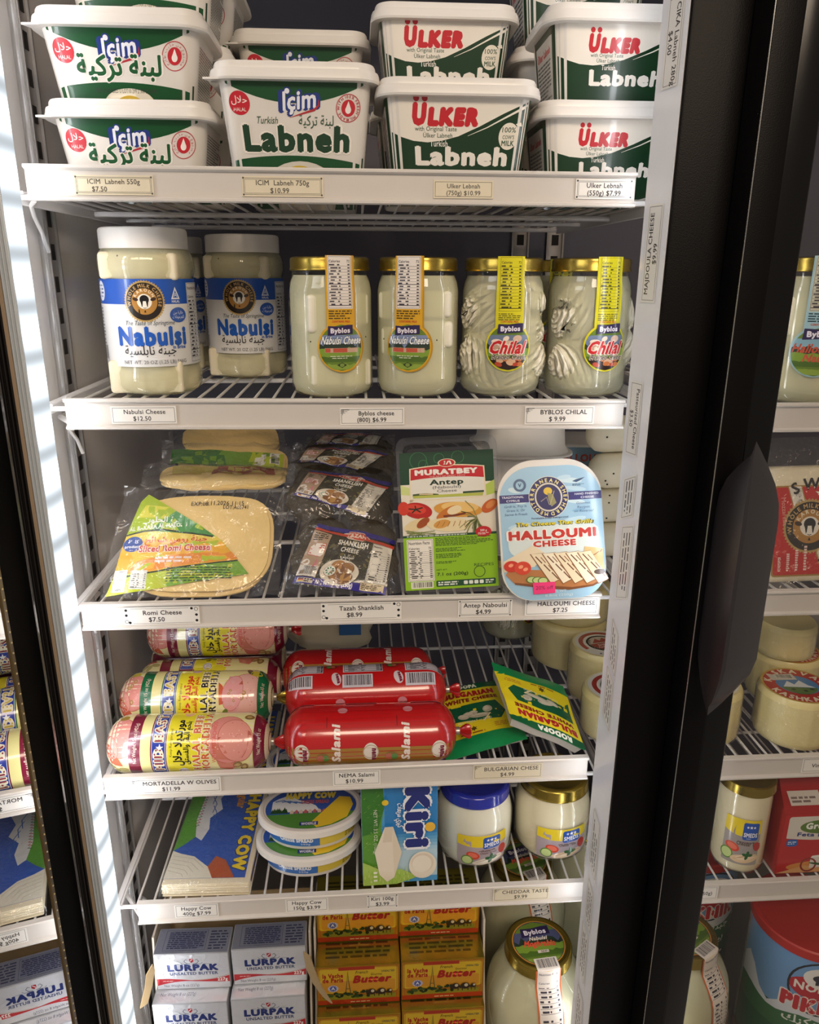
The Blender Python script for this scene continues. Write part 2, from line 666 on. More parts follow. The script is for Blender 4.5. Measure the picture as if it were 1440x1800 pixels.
    def facts(s, x0, y0, x1, y1, bg='#efe9e0', fg='#25222a', head=True, seed=5, rows=14, line=True):
        """Nutrition Facts panel."""
        w, h = x1 - x0, y1 - y0
        if bg:
            s.rect(x0, y0, x1, y1, bg)
        if line:
            s.frame(x0 + w * .03, y0 + w * .03, x1 - w * .03, y1 - w * .03, w * .012, fg)
        y = y1 - h * .04
        if head:
            hh = min(h * .07, w * .11)
            s.text('Nutrition Facts', x0 + w * .07, y - hh * 1.2, hh, fg, 'l', .02, w=w * .8)
            y -= hh * 1.7
        s.text('Calories', x0 + w * .07, y - h * .085, min(h * .05, w * .09), fg, 'l', .02)
        s.text('72', x1 - w * .07, y - h * .085, min(h * .05, w * .09), fg, 'r', .02)
        y -= h * .1
        rr = random.Random(seed)
        n = rows
        dh = (y - y0 - h * .06) / n
        vs, fs = [], []

        def q(a, b, c, d):
            k = len(vs)
            vs.extend([(a, b), (c, b), (c, d), (a, d)])
            fs.append((k, k + 1, k + 2, k + 3))
        for i in range(n):
            yy = y - (i + .5) * dh
            a = x0 + w * (.07 if i % 3 == 0 else .13)
            q(a, yy - dh * .22, a + w * rr.uniform(.15, .3), yy + dh * .2)
            q(a + w * .33, yy - dh * .22, a + w * rr.uniform(.38, .46), yy + dh * .2)
            q(x1 - w * .16, yy - dh * .22, x1 - w * .07, yy + dh * .2)
            q(x0 + w * .05, yy - dh * .48, x1 - w * .05, yy - dh * (.40 if i % 7 != 6 else .25))
        return s.raw(vs, fs, fg)

    def star(s, cx, cy, r, col, k=.42, n=5, rot=PI / 2):
        pts = []
        for i in range(2 * n):
            a = rot + PI * i / n
            rr = r if i % 2 == 0 else r * k
            pts.append((cx + rr * math.cos(a), cy + rr * math.sin(a)))
        return s.poly(pts, col)

    def band(s, cx, cy, r, y0, y1, col, wob=0.0, n=18, seed=0):
        """The slice of a disc between two heights; its upper edge may be wavy."""
        y0, y1 = max(y0, cy - r * .999), min(y1, cy + r * .999)
        L, Rr = [], []
        for i in range(n + 1):
            y = y0 + (y1 - y0) * i / n
            d = math.sqrt(max(r * r - (y - cy) ** 2, 0))
            L.append((cx - d, y))
            Rr.append((cx + d, y))
        top = []
        if wob:
            a, b = Rr[-1][0], L[-1][0]
            for i in range(1, 12):
                x = a + (b - a) * i / 12
                top.append((x, y1 + wob * noise.noise(Vector((x * 160, seed, 0)))))
        return s.poly(L[:1] + Rr + top + L[:0:-1], col)

    # -------------- to a mesh
    def arrays(s, mp, step=None, lift=1e-4, dl=1.6e-5):
        V, F, C = [], [], []
        for vs, fs, col, n in s.items:
            if step:
                vs, fs = cut(vs, fs, step)
            b = len(V)
            h = lift + dl * n
            V += [mp(p[0], p[1], h + (p[2] if len(p) > 2 else 0.0)) for p in vs]
            F += [tuple(b + i for i in f) for f in fs]
            C += [col] * len(fs)
        return V, F, C

    def build(s, name, mp, material, parent=None, step=None, extra=None, lift=1e-4, dl=1.6e-5):
        """extra = (MB, colour): solid paper or card under the print, in the same mesh."""
        V, F, C = s.arrays(mp, step, lift, dl)
        if extra:
            mb, col = extra
            b = len(V)
            V += mb.v
            F += [tuple(b + i for i in f) for f in mb.f]
            C += [hexlin(col)] * len(mb.f)
        me = bpy.data.meshes.new(name)
        me.from_pydata(V, [], F)
        at_ = me.attributes.new('ink', 'FLOAT_COLOR', 'FACE')
        flat = []
        for c in C:
            flat += c
        at_.data.foreach_set('color', flat)
        me.materials.append(material)
        if step:
            me.shade_smooth()
        return link(name, me, parent)


def rrect(x0, y0, x1, y1, r, n=5):
    pts = []
    for cx, cy, a in ((x1 - r, y0 + r, -90), (x1 - r, y1 - r, 0), (x0 + r, y1 - r, 90), (x0 + r, y0 + r, 180)):
        for i in range(n + 1):
            t = math.radians(a + 90 * i / n)
            pts.append((cx + r * math.cos(t), cy + r * math.sin(t)))
    return pts


def cut(vs, fs, step):
    du, dv = step
    xs = [p[0] for p in vs]
    ys = [p[1] for p in vs]
    cx = [i * du for i in range(math.ceil(min(xs) / du), math.floor(max(xs) / du) + 1)] if du and max(xs) - min(xs) > du * .6 else []
    cy = [i * dv for i in range(math.ceil(min(ys) / dv), math.floor(max(ys) / dv) + 1)] if dv and max(ys) - min(ys) > dv * .6 else []
    if not cx and not cy:
        return vs, fs
    bm = bmesh.new()
    bv = [bm.verts.new((p[0], p[1], p[2] if len(p) > 2 else 0.0)) for p in vs]
    for f in fs:
        try:
            bm.faces.new([bv[i] for i in f])
        except ValueError:
            pass
    for x in cx:
        bmesh.ops.bisect_plane(bm, geom=bm.verts[:] + bm.edges[:] + bm.faces[:], plane_co=(x, 0, 0), plane_no=(1, 0, 0), dist=1e-7)
    for y in cy:
        bmesh.ops.bisect_plane(bm, geom=bm.verts[:] + bm.edges[:] + bm.faces[:], plane_co=(0, y, 0), plane_no=(0, 1, 0), dist=1e-7)
    bm.verts.index_update()
    out = [tuple(v.co) for v in bm.verts], [tuple(v.index for v in f.verts) for f in bm.faces]
    bm.free()
    return out


# surfaces that artwork is laid on
def front(y):                                    # upright plane at depth y facing the camera side
    return lambda u, v, h: Vector((u, y - h, v))


def flat(z):                                     # level plane facing up; v runs away from the camera
    return lambda u, v, h: Vector((u, v, z + h))


def around(r):                                   # upright round body; r is a radius or a function of v
    def f(u, v, h):
        rr = r(v) if callable(r) else r
        r0 = r(.06) if callable(r) else r
        a = u / r0
        return Vector(((rr + h) * math.sin(a), -(rr + h) * math.cos(a), v))
    return f


def rr_point(a, b, r, s, h=0.0):
    """Walk a distance s (right is +) along a rounded rectangle, from the middle of its front side."""
    sg = 1 if s >= 0 else -1
    s = abs(s)
    L1, La, L2 = a - r, r * PI / 2, 2 * (b - r)
    if s <= L1:
        x, y, nx, ny = s, -b, 0, -1
    elif s <= L1 + La:
        t = (s - L1) / r
        nx, ny = math.sin(t), -math.cos(t)
        x, y = a - r + r * nx, -b + r + r * ny
    elif s <= L1 + La + L2:
        x, y, nx, ny = a, -b + r + (s - L1 - La), 1, 0
    else:
        x, y, nx, ny = a, b - r, 1, 0
    return sg * (x + nx * h), y + ny * h


def lerp_prof(prof, v):
    for (r0, z0), (r1, z1) in zip(prof, prof[1:]):
        if z0 <= v <= z1 and z1 > z0:
            return r0 + (r1 - r0) * (v - z0) / (z1 - z0)
    return prof[-1][0] if v > prof[-1][1] else prof[0][0]

# ================================================================== the cooler itself
ZB, ZT_ = .27, 1.96
struct('wall_left', 'pale glossy left side wall of the cooler', MB().box(-.345, -.07, ZB, -.325, .59, ZT_), M['liner'])
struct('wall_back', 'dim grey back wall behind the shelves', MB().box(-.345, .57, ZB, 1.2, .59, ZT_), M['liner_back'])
struct('wall_right', 'far side wall of the neighbouring bay', MB().box(1.0, -.07, ZB, 1.02, .57, ZT_), M['liner'])
struct('floor', 'grey cabinet base the lowest goods stand on', MB().box(-.345, -.085, ZB - .03, 1.02, .59, ZB), M['deckbase'])
struct('ceiling', 'roof panel of the cooler', MB().box(-.345, -.085, ZT_, 1.02, .59, ZT_ + .03), M['liner'])

# left edge of the opening: tan return, black gasket post with ridges
struct('trim_1', 'tan return beside the light strip', MB().box(-.306, -.082, ZB, -.3025, -.05, ZT_), M['tan'])
mb = MB().box(-.3175, -.079, ZB, -.3060, -.050, ZT_, .001)
for x, r in ((-.3150, .0020), (-.3112, .0022), (-.3076, .0016)):
    mb.tube([(x, -.0815, ZB), (x, -.0815, ZT_)], r, 10)
struct('trim_2', 'black ridged gasket post left of the light strip', mb, M['rubber'])

# open glass door on the left, swung nearly square to the shelves
DH, DD, DN = Vector((-.311, -.12, 0)), Vector((.1392, -.9903, 0)), Vector((.9903, .1392, 0))


def door_bar(s0, s1, o0, o1, z0=ZB, z1=ZT_):
    """An upright bar of the open door from s0 to s1 along its width and o0 to o1 through its thickness."""
    return MB().loft([[DH + DD * s_ + DN * o_ + Vector((0, 0, z)) for s_, o_ in ((s0, o0), (s1, o0), (s1, o1), (s0, o1))] for z in (z0, z1)])


d1 = tag(door_bar(-.030, .0460, -.026, 0).build('door_1', M['matteblack']), 'open glass door on the left with mirror images of the shelf goods', None, None, 'structure')
MB().add([DH + DD * s_ + DN * -.0008 + Vector((0, 0, z)) for s_, z in ((.0460, ZB), (.555, ZB), (.555, ZT_), (.0460, ZT_))], [(0, 1, 2, 3)]).build('glass_pane', M['doorglass'], d1)
door_bar(.0450, .0530, -.003, .0006).build('spacer_bar', M['gold_bar'], d1)
mb = MB()
z = ZB + .01
while z < ZT_:
    mb.blob(DH + DD * .049 + DN * .0008 + Vector((0, 0, z)), .0010, .0010, .0010, nu=8, nv=6)
    z += .0105
mb.build('spacer_dot_pattern', mat('pale_spacer_dots', '#d8c79a', .4), d1)
door_bar(.555, .610, -.026, .004).build('frame', M['black'], d1)

# white mullion plate with tags, black mullion, closed door with handle
PA, PB = Vector((.288, -.050, 0)), Vector((.2975, -.088, 0))
PD = (PB - PA)
PN = Vector((PD.y, -PD.x, 0)).normalized()
mb = MB().loft([[Vector((p.x, p.y, zz)) for p in (PA, PB, PB + Vector((.012, .004, 0)), PA + Vector((.014, .012, 0)))] for zz in (ZB, ZT_)])
struct('trim_3', 'white mullion plate edging the right of the opening', mb, M['mullwhite'])
struct('trim_4', 'black mullion post between the two doors', MB().box(.2982, -.092, ZB, .402, -.045, ZT_, .0025), M['black'])
d2 = tag(MB().box(.3505, -.131, ZB, .3765, -.0945, ZT_, .0018, 3).build('door_2', M['black']), 'closed glass door on the right with its black frame and long handle', None, None, 'structure')
MB().box(.3768, -.127, ZB, .4045, -.0945, ZT_, .0025, 3).build('frame', M['blackgloss'], d2)
MB().add([(.402, -.112, ZB), (1.05, -.112, ZB), (1.05, -.112, ZT_), (.402, -.112, ZT_)], [(0, 1, 2, 3)]).build('glass_pane', M['frontglass'], d2)
MB().tube([(.3503, -.1312, ZB), (.3503, -.1312, ZT_)], .0006, 6).build('edge_glint_bead', M['tin'], d2)  # bright bead added to stand for LED glints along the door edge
rows = [(1.314, 0, (.3555, -.188)), (1.304, .20, (.355, -.188)), (1.290, .46, (.355, -.187)), (1.272, .75, (.3548, -.186)), (1.253, .94, (.3545, -.18)), (1.236, 1, (.3545, -.16)),
        (1.16, 1, (.3545, -.16)), (1.095, 1, (.3545, -.16)), (1.078, .9, (.3545, -.165)), (1.062, .62, (.3545, -.17)), (1.050, .3, (.3545, -.172)), (1.043, 0, (.3545, -.172))]
sec = [(.3560, -.131), (.3535, -.150), (.3528, -.178), (.3533, -.1885), (.3560, -.1905), (.3620, -.1895), (.3860, -.180), (.3950, -.174), (.3985, -.162), (.3970, -.131)]
rings = []
for z, k, (tx, ty) in rows:
    rings.append([Vector((tx + (x - tx) * k, ty + (y - ty) * k, z + (0 if y < -.17 else -.010 * (1 - k)))) for x, y in sec])
MB().loft(rings).build('handle', M['handle'], d2, 28)

# upright LED strips
led = thing('led_light_strip', 'bright white LED strip running up the left edge of the opening', 'light', (-.2900, -.0625, ZB))
mb = MB().box(-.0125, -.0185, 0, -.0022, .016, 1.69, .0008)
for x in (-.0112, -.0080, -.0045):
    mb.tube([(x, -.0188, 0), (x, -.0188, 1.69)], .0011, 8)
mb.build('housing', M['alu'], led)
mb = MB()
dsec = [(-.0022, -.0165), (-.0010, -.0162), (.0004, -.008), (.0012, .002), (.0014, .010), (.0010, .0160), (-.0022, .0162)]
mb.loft([[Vector((x, y, z)) for x, y in dsec] for z in [1.69 * i / 4 for i in range(5)]])
mb.build('diffuser', M['led'], led)
MB().box(-.0200, .0170, 0, -.0026, .0195, 1.69, .0008).build('rear_fill_emitter', M['led_in'], led)  # added emitter, hidden from the camera, that brightens the left wall
led2 = thing('led_light_strip', 'LED strip behind the white mullion plate', 'light', (.307, -.040, ZB))
MB().box(-.004, -.008, 0, .010, .006, 1.69, .001).build('housing', M['alu'], led2)
MB().loft([[Vector((-.004 - .005 * math.sin(a), -.001 + .005 * math.cos(a), z)) for a in [PI * i / 8 for i in range(9)]] for z in [1.69 * i / 60 for i in range(61)]]).build('diffuser', M['led_in'], led2)
led3 = thing('led_light_strip', 'LED strip inside the neighbouring bay behind the closed door', 'light', (.385, -.036, ZB))
MB().box(-.010, -.008, 0, .004, .006, 1.69, .001).build('housing', M['alu'], led3)
MB().loft([[Vector((.004 + .005 * math.sin(a), .002 + .006 * math.cos(a), z)) for a in [PI * i / 8 for i in range(9)]] for z in [1.69 * i / 60 for i in range(61)]]).build('diffuser', M['led_in'], led3)


# slotted uprights that carry the shelves
def upright(loc, rot, label):
    t = thing('slotted_upright', label, 'shelf upright', loc, rot, 'slotted uprights')
    mb = MB().box(-.015, 0, 0, .015, .006, 1.68, .0015)
    mb.box(-.015, -.003, 0, -.012, .004, 1.68).box(.012, -.003, 0, .015, .004, 1.68)
    mb.build('channel', M['zinc'], t)
    s = MB()
    z = .02
    while z < 1.66:
        s.box(-.006, -.0006, z, .006, .003, z + .017)
        z += .0345
    s.build('slot_pattern', M['dark'], t)


upright((-.3245, .108, ZB), PI / 2, 'slotted steel upright on the pale left side wall')
for u, l in ((915, 'slotted steel upright on the back wall, nearer the gold-lidded jars on its left'), (976, 'slotted steel upright on the back wall, nearer the mullion')):
    p = at(u, 430, Y=.56)
    upright((p.x, .562, ZB), 0, l)
struct('trim_5', 'clear plastic edge strip beside the left upright', MB().tube([(-.319, .070, ZB), (-.319, .070, ZT_)], .0045, 10), M['acrylic'])

# ------------------------------------------------------------------ shelves
TOP = [1.548, 1.3229, 1.0926, .8643, .6690]
DECK = [1.5255, 1.3189, 1.0880, .8400, .6600]
CH = .0323


def channel_mb(x0, x1, z0, z1):
    prof = [(0.004, 0), (-.0035, 0), (-.0045, -.0012), (-.0045, -.0030), (-.0022, -.0040), (0, -.0048), (0, -.0280), (-.0022, -.0288), (-.0048, -.0294), (-.0048, -.0314), (-.0035, -CH), (.004, -CH)]
    return MB().loft([[Vector((x, y, z + w)) for y, w in prof] for x, z in ((x0, z0), (x1, z1))])


def shelf(i, x0, x1, zl, zr, dx0, dx1, label, deck, bracket=True):
    t = thing('wire_shelf', label, 'shelf', (0, 0, 0), 0, 'white wire shelves')
    channel_mb(x0, x1, zl, zr).build('price_channel', M['channel'], t, 25)
    mb = MB()
    x = dx0 + .006
    while x < dx1:
        mb.tube([(x, .004, deck - .0016), (x, .50, deck - .0016)], .0016, 6)
        x += .0206
    mb.build('wire_grate', M['powder'], t)
    mb = MB()
    for y, r in ((.008, .0026), (.225, .0032), (.36, .0026), (.50, .0034)):
        mb.tube([(dx0, y, deck - .0032 - r), (dx1, y, deck - .0032 - r)], r, 8)
    for x in (dx0, dx1):
        mb.box(x - .0035, .006, deck - .012, x + .0035, .503, deck - .0005, .001)
    mb.build('support_frame', M['powder'], t)
    if bracket:
        z = zl - CH
        mb = MB().tube([(x0 + .004, .004, z), (x0 - .006, .02, z - .003), (x0 - .014, .045, z - .012), (x0 - .018, .07, z - .026), (x0 - .019, .085, z - .045)], .0022, 8)
        mb.tube([(x0 + .002, .004, z + .006), (-.318, .05, z + .004), (-.320, .10, z + .002)], .003, 8)
        mb.build('bracket', M['powder'], t)
    return t


EX = [(-.301, .2945), (-.2925, .303), (-.3045, .2955), (-.3055, .2975), (-.2855, .315)]
NM = ['white wire shelf under the labneh tubs', 'white wire shelf under the cheese jars', 'white wire shelf under the bagged cheeses and trays', 'white wire shelf under the mortadella and salami', 'white wire shelf under the cheese spreads']
ZLR = [(1.5485, 1.5475), (1.3252, 1.3206), (1.0928, 1.0924), (.8623, .8663), (.6676, .6706)]
for i in range(5):
    shelf(i, EX[i][0], EX[i][1], ZLR[i][0], ZLR[i][1], -.314, .345, NM[i], DECK[i])
RN = ['white wire shelf behind the closed door under the large jar', 'white wire shelf behind the closed door under the red sweet cheese packet', 'white wire shelf behind the closed door under the cheese wheels', 'white wire shelf behind the closed door under the red carton']
for i, y in ((1, 708), (2, 1036), (3, 1326), (4, 1543)):
    zz = at(1425, y, Y=0).z
    shelf(i, .412, .97, zz, zz, .412, .97, RN[i - 1], zz - .006, False)
RZ = {i: at(1425, y, Y=0).z - .006 for i, y in ((1, 708), (2, 1036), (3, 1326), (4, 1543))}


# ------------------------------------------------------------------ price tags
def tag_art(lines, w, h, style, dim=False):
    a = Art()
    ink = '#5a564e' if dim else '#202024'  # dim tags: warm glare on the film painted as yellow paper, greyer ink
    a.rect(0, 0, w, h, '#efece6' if not dim else '#e3d9c0')
    b = h * .09
    if style in ('plain', 'double', 'corner'):
        a.frame(b, b, w - b, h - b, .0004, ink)
    if style == 'double':
        a.frame(b * 1.7, b * 1.7, w - b * 1.7, h - b * 1.7, .0003, ink)
        for x in (b, w - b):
            for y in (b, h - b):
                a.rect(x - .0008, y - .0008, x + .0008, y + .0008, ink)
    ox = 0
    if style == 'corner':
        ox = .0035
        for k in range(3):
            a.rect(b + .0010 * k, h - b - .0085 + .0024 * k, b + .0004 + .0010 * k, h - b, ink)
            a.rect(b - .001, h - b - .0016 * k - .0008, b + .0085 - .0022 * k, h - b - .0016 * k - .0004, ink)
    if style == 'dots':
        for x, y, r in ((.003, h * .83, .0016), (.003, h * .55, .0016), (.0065, h * .14, .0016), (w - .0085, h * .88, .0016), (w - .0035, h * .52, .0016), (w - .0035, h * .2, .0016)):
            a.ell(x, y, r, r, '#151518', 16)
        a.ring(.0030, h * .2, .0017, .0022, ink)
        a.ring(w - .0035, h * .84, .0017, .0022, ink)
        a.rect(.008, h * .9, w - .012, h * .9 + .0003, ink)
        a.rect(.010, h * .08, w - .006, h * .08 + .0003, ink)
    if not lines:
        a.fine(w * .10, h * .18, w * .90, h * .82, 3, ink, seed=int(w * 1e5), fill=.32)
    n = len(lines)
    for k, (t, dx) in enumerate(lines):
        y = h * (.56 if k == 0 else .18) if n == 2 else h * .36
        a.text(t, w / 2 + dx + ox, y, h * .245, ink, 'c', .016, sx=1.0)
    return a


def price_tag(lines, px, style='plain', label='', dim=False, bay=''):
    p0, p1 = at(px[0], px[3], Y=-.0012), at(px[2], px[1], Y=-.0012)
    zm = at((px[0] + px[2]) / 2, (px[1] + px[3]) / 2, Y=-.0012).z
    w = p1.x - p0.x
    h = min(at((px[0] + px[2]) / 2, px[1], Y=-.0012).z - at((px[0] + px[2]) / 2, px[3], Y=-.0012).z, .0222)
    tops = [zl + (zr - zl) * ((p0.x + p1.x) / 2 - x0) / (x1 - x0) for (x0, x1), (zl, zr) in zip(EX, ZLR)] if p0.x < .35 else [z + .006 for z in RZ.values()]
    top = min(tops, key=lambda q: abs(q - .0165 - zm))
    zm = min(max(zm, top - .0278 + h / 2), top - .0050 - h / 2)
    a = tag_art(lines, w, h, style, dim)
    o = a.build('price_tag', front(0), M['pgloss' if not dim else 'pfilm'], extra=(MB().box(0, 0, 0, w, .0006, h), '#efece6'))
    o.location = (p0.x, -.0011, zm - h / 2)
    tag(o, label, 'price tag', 'price tags on the shelf edges')


price_tag([('ICIM  Labneh 550g', .0), ('$7.50', -.014)], (133, 308, 268, 343), 'double', 'film-covered tag with painted warm glare, priced $7.50 under the two tubs by the left wall', True)
price_tag([('ICIM  Labneh 750g', 0), ('$10.99', -.003)], (426, 310, 568, 346), 'double', 'film-covered tag priced $10.99 under the wide tub with big green lettering', True)
price_tag([('Ulker Lebnah', 0), ('(750g) $10.99', 0)], (762, 317, 868, 349), 'plain', 'film-covered tag with painted yellow glare under the front tub with red lettering', True)
price_tag([('Ulker Lebnah', 0), ('(550g) $7.99', 0)], (1011, 315, 1114, 350), 'double', 'clean tag priced $7.99 at the mullion end of the top shelf')
price_tag([('Nabulsi Cheese', .001), ('$12.50', -.002)], (197, 714, 309, 745), 'plain', 'tag priced $12.50 under the jars with blue labels')
price_tag([('Byblos cheese', .001), ('(800) $6.99', -.004)], (598, 717, 711, 747), 'corner', 'tag priced $6.99 under the white-labelled gold-lidded jars')
price_tag([('BYBLOS CHILAL', .001), ('$ 9.99', -.006)], (922, 714, 1046, 746), 'corner', 'tag priced $9.99 under the braided cheese jars')
price_tag([('Romi Cheese', .001), ('$7.50', -.006)], (220, 1070, 350, 1104), 'dots', 'dotted tag priced $7.50 under the sliced yellow cheese')
price_tag([('Tazah Shanklish', 0), ('$8.99', -.008)], (565, 1059, 706, 1094), 'dots', 'dotted tag priced $8.99 under the dark vacuum packs')
price_tag([('Antep Naboulsi', 0), ('$4.99', -.002)], (805, 1056, 901, 1087), 'double', 'tag priced $4.99 under the green-topped tray')
price_tag([('HALLOUMI CHEESE', .002), ('$7.25', -.005)], (922, 1050, 1053, 1083), 'corner', 'tag priced $7.25 partly covered by the light blue pack')
price_tag([('MORTADELLA W OLIVES', .001), ('$11.99', -.010)], (233, 1371, 388, 1402), 'corner', 'tag priced $11.99 under the mortadella rolls')
price_tag([('NEMA Salami', 0), ('$10.99', -.003)], (586, 1361, 669, 1390), 'plain', 'tag priced $10.99 under the red salami rolls')
price_tag([('BULGARIAN CHESE', .001), ('$4.99', -.004)], (831, 1347, 954, 1378), 'corner', 'crumpled film-covered tag under the green and yellow cheese packets', True)
price_tag([('Happy Cow', 0), ('400g $7.99', 0)], (309, 1588, 383, 1621), 'plain', 'white tag priced $7.99 under the blue block of sliced cheese')
price_tag([('Happy Cow', 0), ('150g $3.99', 0)], (503, 1579, 577, 1610), 'plain', 'white tag priced $3.99 under the oval spread tubs')
price_tag([('Kiri 100g', 0), ('$3.99', 0)], (645, 1570, 700, 1599), 'double', 'narrow tag priced $3.99 under the blue and green carton')
price_tag([('CHEDDAR TASTE', .002), ('$9.99', -.004)], (866, 1560, 966, 1591), 'corner', 'film-covered tag under the two white spread jars', True)
price_tag([('Vintage', -.008)], (1408, 1327, 1500, 1357), 'plain', 'tag behind the closed door under the cheese wheels, cut off by the frame edge')
price_tag([('(350g)', .014)], (1180, 1559, 1264, 1587), 'plain', 'tag behind the closed door left of the tall spread jar')


def plate_tag(y0, y1, lines, up, label, u0=.010, u1=.033, red=False, skew=0.0):
    zt, zb = at(1180 - (y0 * .095), y0, Y=-.07).z, at(1180 - (y1 * .095), y1, Y=-.07).z
    L, w = zt - zb, u1 - u0
    a = tag_art([(t, 0) for t in lines], L, w, 'plain')
    org = PA + PD.normalized() * u0
    e = PD.normalized()

    def mp(u, v, h):
        s = v / w if not up else 1 - v / w
        zz = (zb + u) if up else (zt - u)
        zz += skew * (v / w - .5)
        p = org + e * (w * (1 - s if False else s)) + PN * (h + .0006)
        return Vector((p.x, p.y, zz))
    o = a.build('price_tag', mp, M['pgloss'])
    tag(o, label, 'price tag', 'price tags on the mullion plate')


plate_tag(-10, 155, ['TCIKA Labneh 280g', '$4.00'], False, 'sideways tag at the top of the white mullion plate, beside the labneh tubs')
plate_tag(358, 532, ['MAJDOULA CHEESE', '$9.99'], True, 'sideways tag on the mullion plate beside the gold-lidded jars, priced $9.99', .008, .031)
plate_tag(672, 802, ['Pasteurized Cheese', '$3.50'], False, 'sideways tag on the mullion plate beside the jar shelf edge, priced $3.50', .005, .026)
plate_tag(838, 912, [], False, 'small sideways tag on the mullion plate beside the top of the light blue pack', .008, .030, skew=.010)
plate_tag(922, 1052, [], False, 'sideways tag on the mullion plate beside the lower half of the light blue pack', .012, .034, skew=.008)
plate_tag(1102, 1178, [], True, 'sideways tag on the mullion plate beside the rear cheese wheel', .010, .026, skew=.018)
plate_tag(1186, 1275, [], True, 'sideways tag on the mullion plate beside the front cheese wheel', .008, .025, skew=.018)
plate_tag(1438, 1538, [], True, 'sideways tag on the mullion plate beside the gold-lidded spread jar', .008, .026, skew=.018)
plate_tag(1560, 1630, [], True, 'sideways tag on the mullion plate beside the spread shelf edge', .010, .026, skew=.018)
plate_tag(1638, 1722, [], True, 'sideways tag on the mullion plate beside the lid of the big jar', .006, .024, skew=.018)
plate_tag(1748, 1835, [], True, 'lowest sideways tag on the mullion plate, cut by the bottom of the photo', .008, .026, skew=.018)

# ================================================================== top shelf: labneh tubs
GREEN, DGREEN, CREAM, REDU = '#094821', '#0d3419', '#ebe5dc', '#c1202b'


def arc_pts(x0, y0, x1, y1, sag, n=14):
    return [(x0 + (x1 - x0) * i / n, y0 + (y1 - y0) * i / n + sag * 4 * (i / n) * (1 - i / n)) for i in range(n + 1)]


class Tub:
    def __init__(s, a1, b1, H, taper=.86, r=.016, lid=.0062):
        s.a1, s.b1, s.H, s.t, s.r, s.lid = a1, b1, H, taper, r, lid
        s.hb = H - .0175                                      # rim height of the printed wall

    def dims(s, v):
        k = s.t + (1 - s.t) * max(0, min(1, v / s.hb))
        return s.a1 * k, s.b1 - s.a1 * (1 - k), s.r * k

    def ring(s, v, grow=0.0, n=64):
        a, b, r = s.dims(v)
        a, b, r = a + grow, b + grow, r + max(grow, 0)
        out = []
        for q in rrect(-a, -b, a, b, r, 7):
            out.append(Vector((q[0], q[1], v)))
        return out

    def map(s, u, v, h):
        v = max(v, .0006)
        a, b, r = s.dims(v)
        x, y = rr_point(a, b, r, u * a / s.a1, h)
        return Vector((x, y, v))

    def build(s, name, label, cat, art, group, tab=True):
        t = thing(name, label, cat, (0, 0, 0), 0, group)
        mb = MB().loft([s.ring(0, -.004), s.ring(.001, -.001), s.ring(.004), s.ring(s.hb * .5), s.ring(s.hb), s.ring(s.hb + .001, .002), s.ring(s.hb + .004, .002)])
        mb.build('body', M['plastic'], t, 50)
        lid = MB()
        g = s.lid
        z = s.hb
        prof = [(z - .003, g + .0022), (z - .001, g + .0030), (z + .0055, g + .0016), (z + .0072, g + .0008), (z + .0077, g - .0015), (z + .0120, g - .0022), (z + .0140, g - .0035), (z + .0143, g - .0075), (z + .0060, g - .0105), (z + .0055, g - .022)]
        top = []
        for zz, gg in prof:
            rg = s.ring(s.hb, gg)
            top.append([Vector((p.x, p.y, zz)) for p in rg])
        lid.loft(top, True, True)
        if tab:
            c = s.a1 + g
            d = s.b1 + g
            for sx in (-1,):
                tb = MB().loft([[Vector((sx * (c - .013), -d + .001, zz)), Vector((sx * (c + .006), -d + .003, zz)), Vector((sx * (c + .001), -d + .014, zz)), Vector((sx * (c - .004), -d + .020, zz))] for zz in (z - .0030, z - .0012)])
        lo_ = lid.build('lid', M['lidwhite'], t, 30)
        if tab:
            tb.build('tear_tab', M['lidwhite'], lo_, 30)
        art.build('label_print', s.map, M['pgloss'], t, (.006, .03))
        return t


def icim_logo(a, x, y, k):
    for col, b in (('#20357f', .105), ('#e6e9f0', .03)):
        a.text('lçim', x, y, .0155 * k, col, bold=b, shear=.14, rot=.10, w=(.0335 + .12 * (b - .03)) * k)
        a.ell(x - .0115 * k, y + .0150 * k, .0024 * k + (b - .03) * .018, .0024 * k + (b - .03) * .018, col, 16)
    a.line([(x - .010 * k, y - .008 * k), (x + .004 * k, y - .0040 * k), (x + .015 * k, y - .001 * k), (x + .0195 * k, y + .003 * k), (x + .0195 * k, y + .008 * k)], [.0003, .0016, .0022, .0018, .0004], '#b02a35')


def halal(a, x, y, r):
    a.ell(x, y, r, r, '#c01f2e')
    a.text(ar('حلال'), x, y + r * .02, r * .55, '#f3e6e0', bold=.01, w=r * 1.5)
    a.text('HALAL', x, y - r * .68, r * .30, '#f3e6e0', w=r * 1.15)


def drop(a, x, y, r, arabic):
    a.ring(x, y, r * .94, r, '#b9303a')
    a.ell(x, y, r * .56, r * .60, '#bf2430')
    a.ell(x, y - r * .12, r * .24, r * .27, '#f0e8e2', 16)
    a.poly([(x - r * .20, y), (x + r * .20, y), (x, y + r * .5)], '#f0e8e2')
    if arabic:
        a.arc(ar('مصنوع من حليب طازج'), x, y, r * .70, r * .20, 90, '#b9303a')
    else:
        a.arc('MADE WITH 100% FRESH MILK', x, y, r * .70, r * .20, 90, '#b9303a', .02)


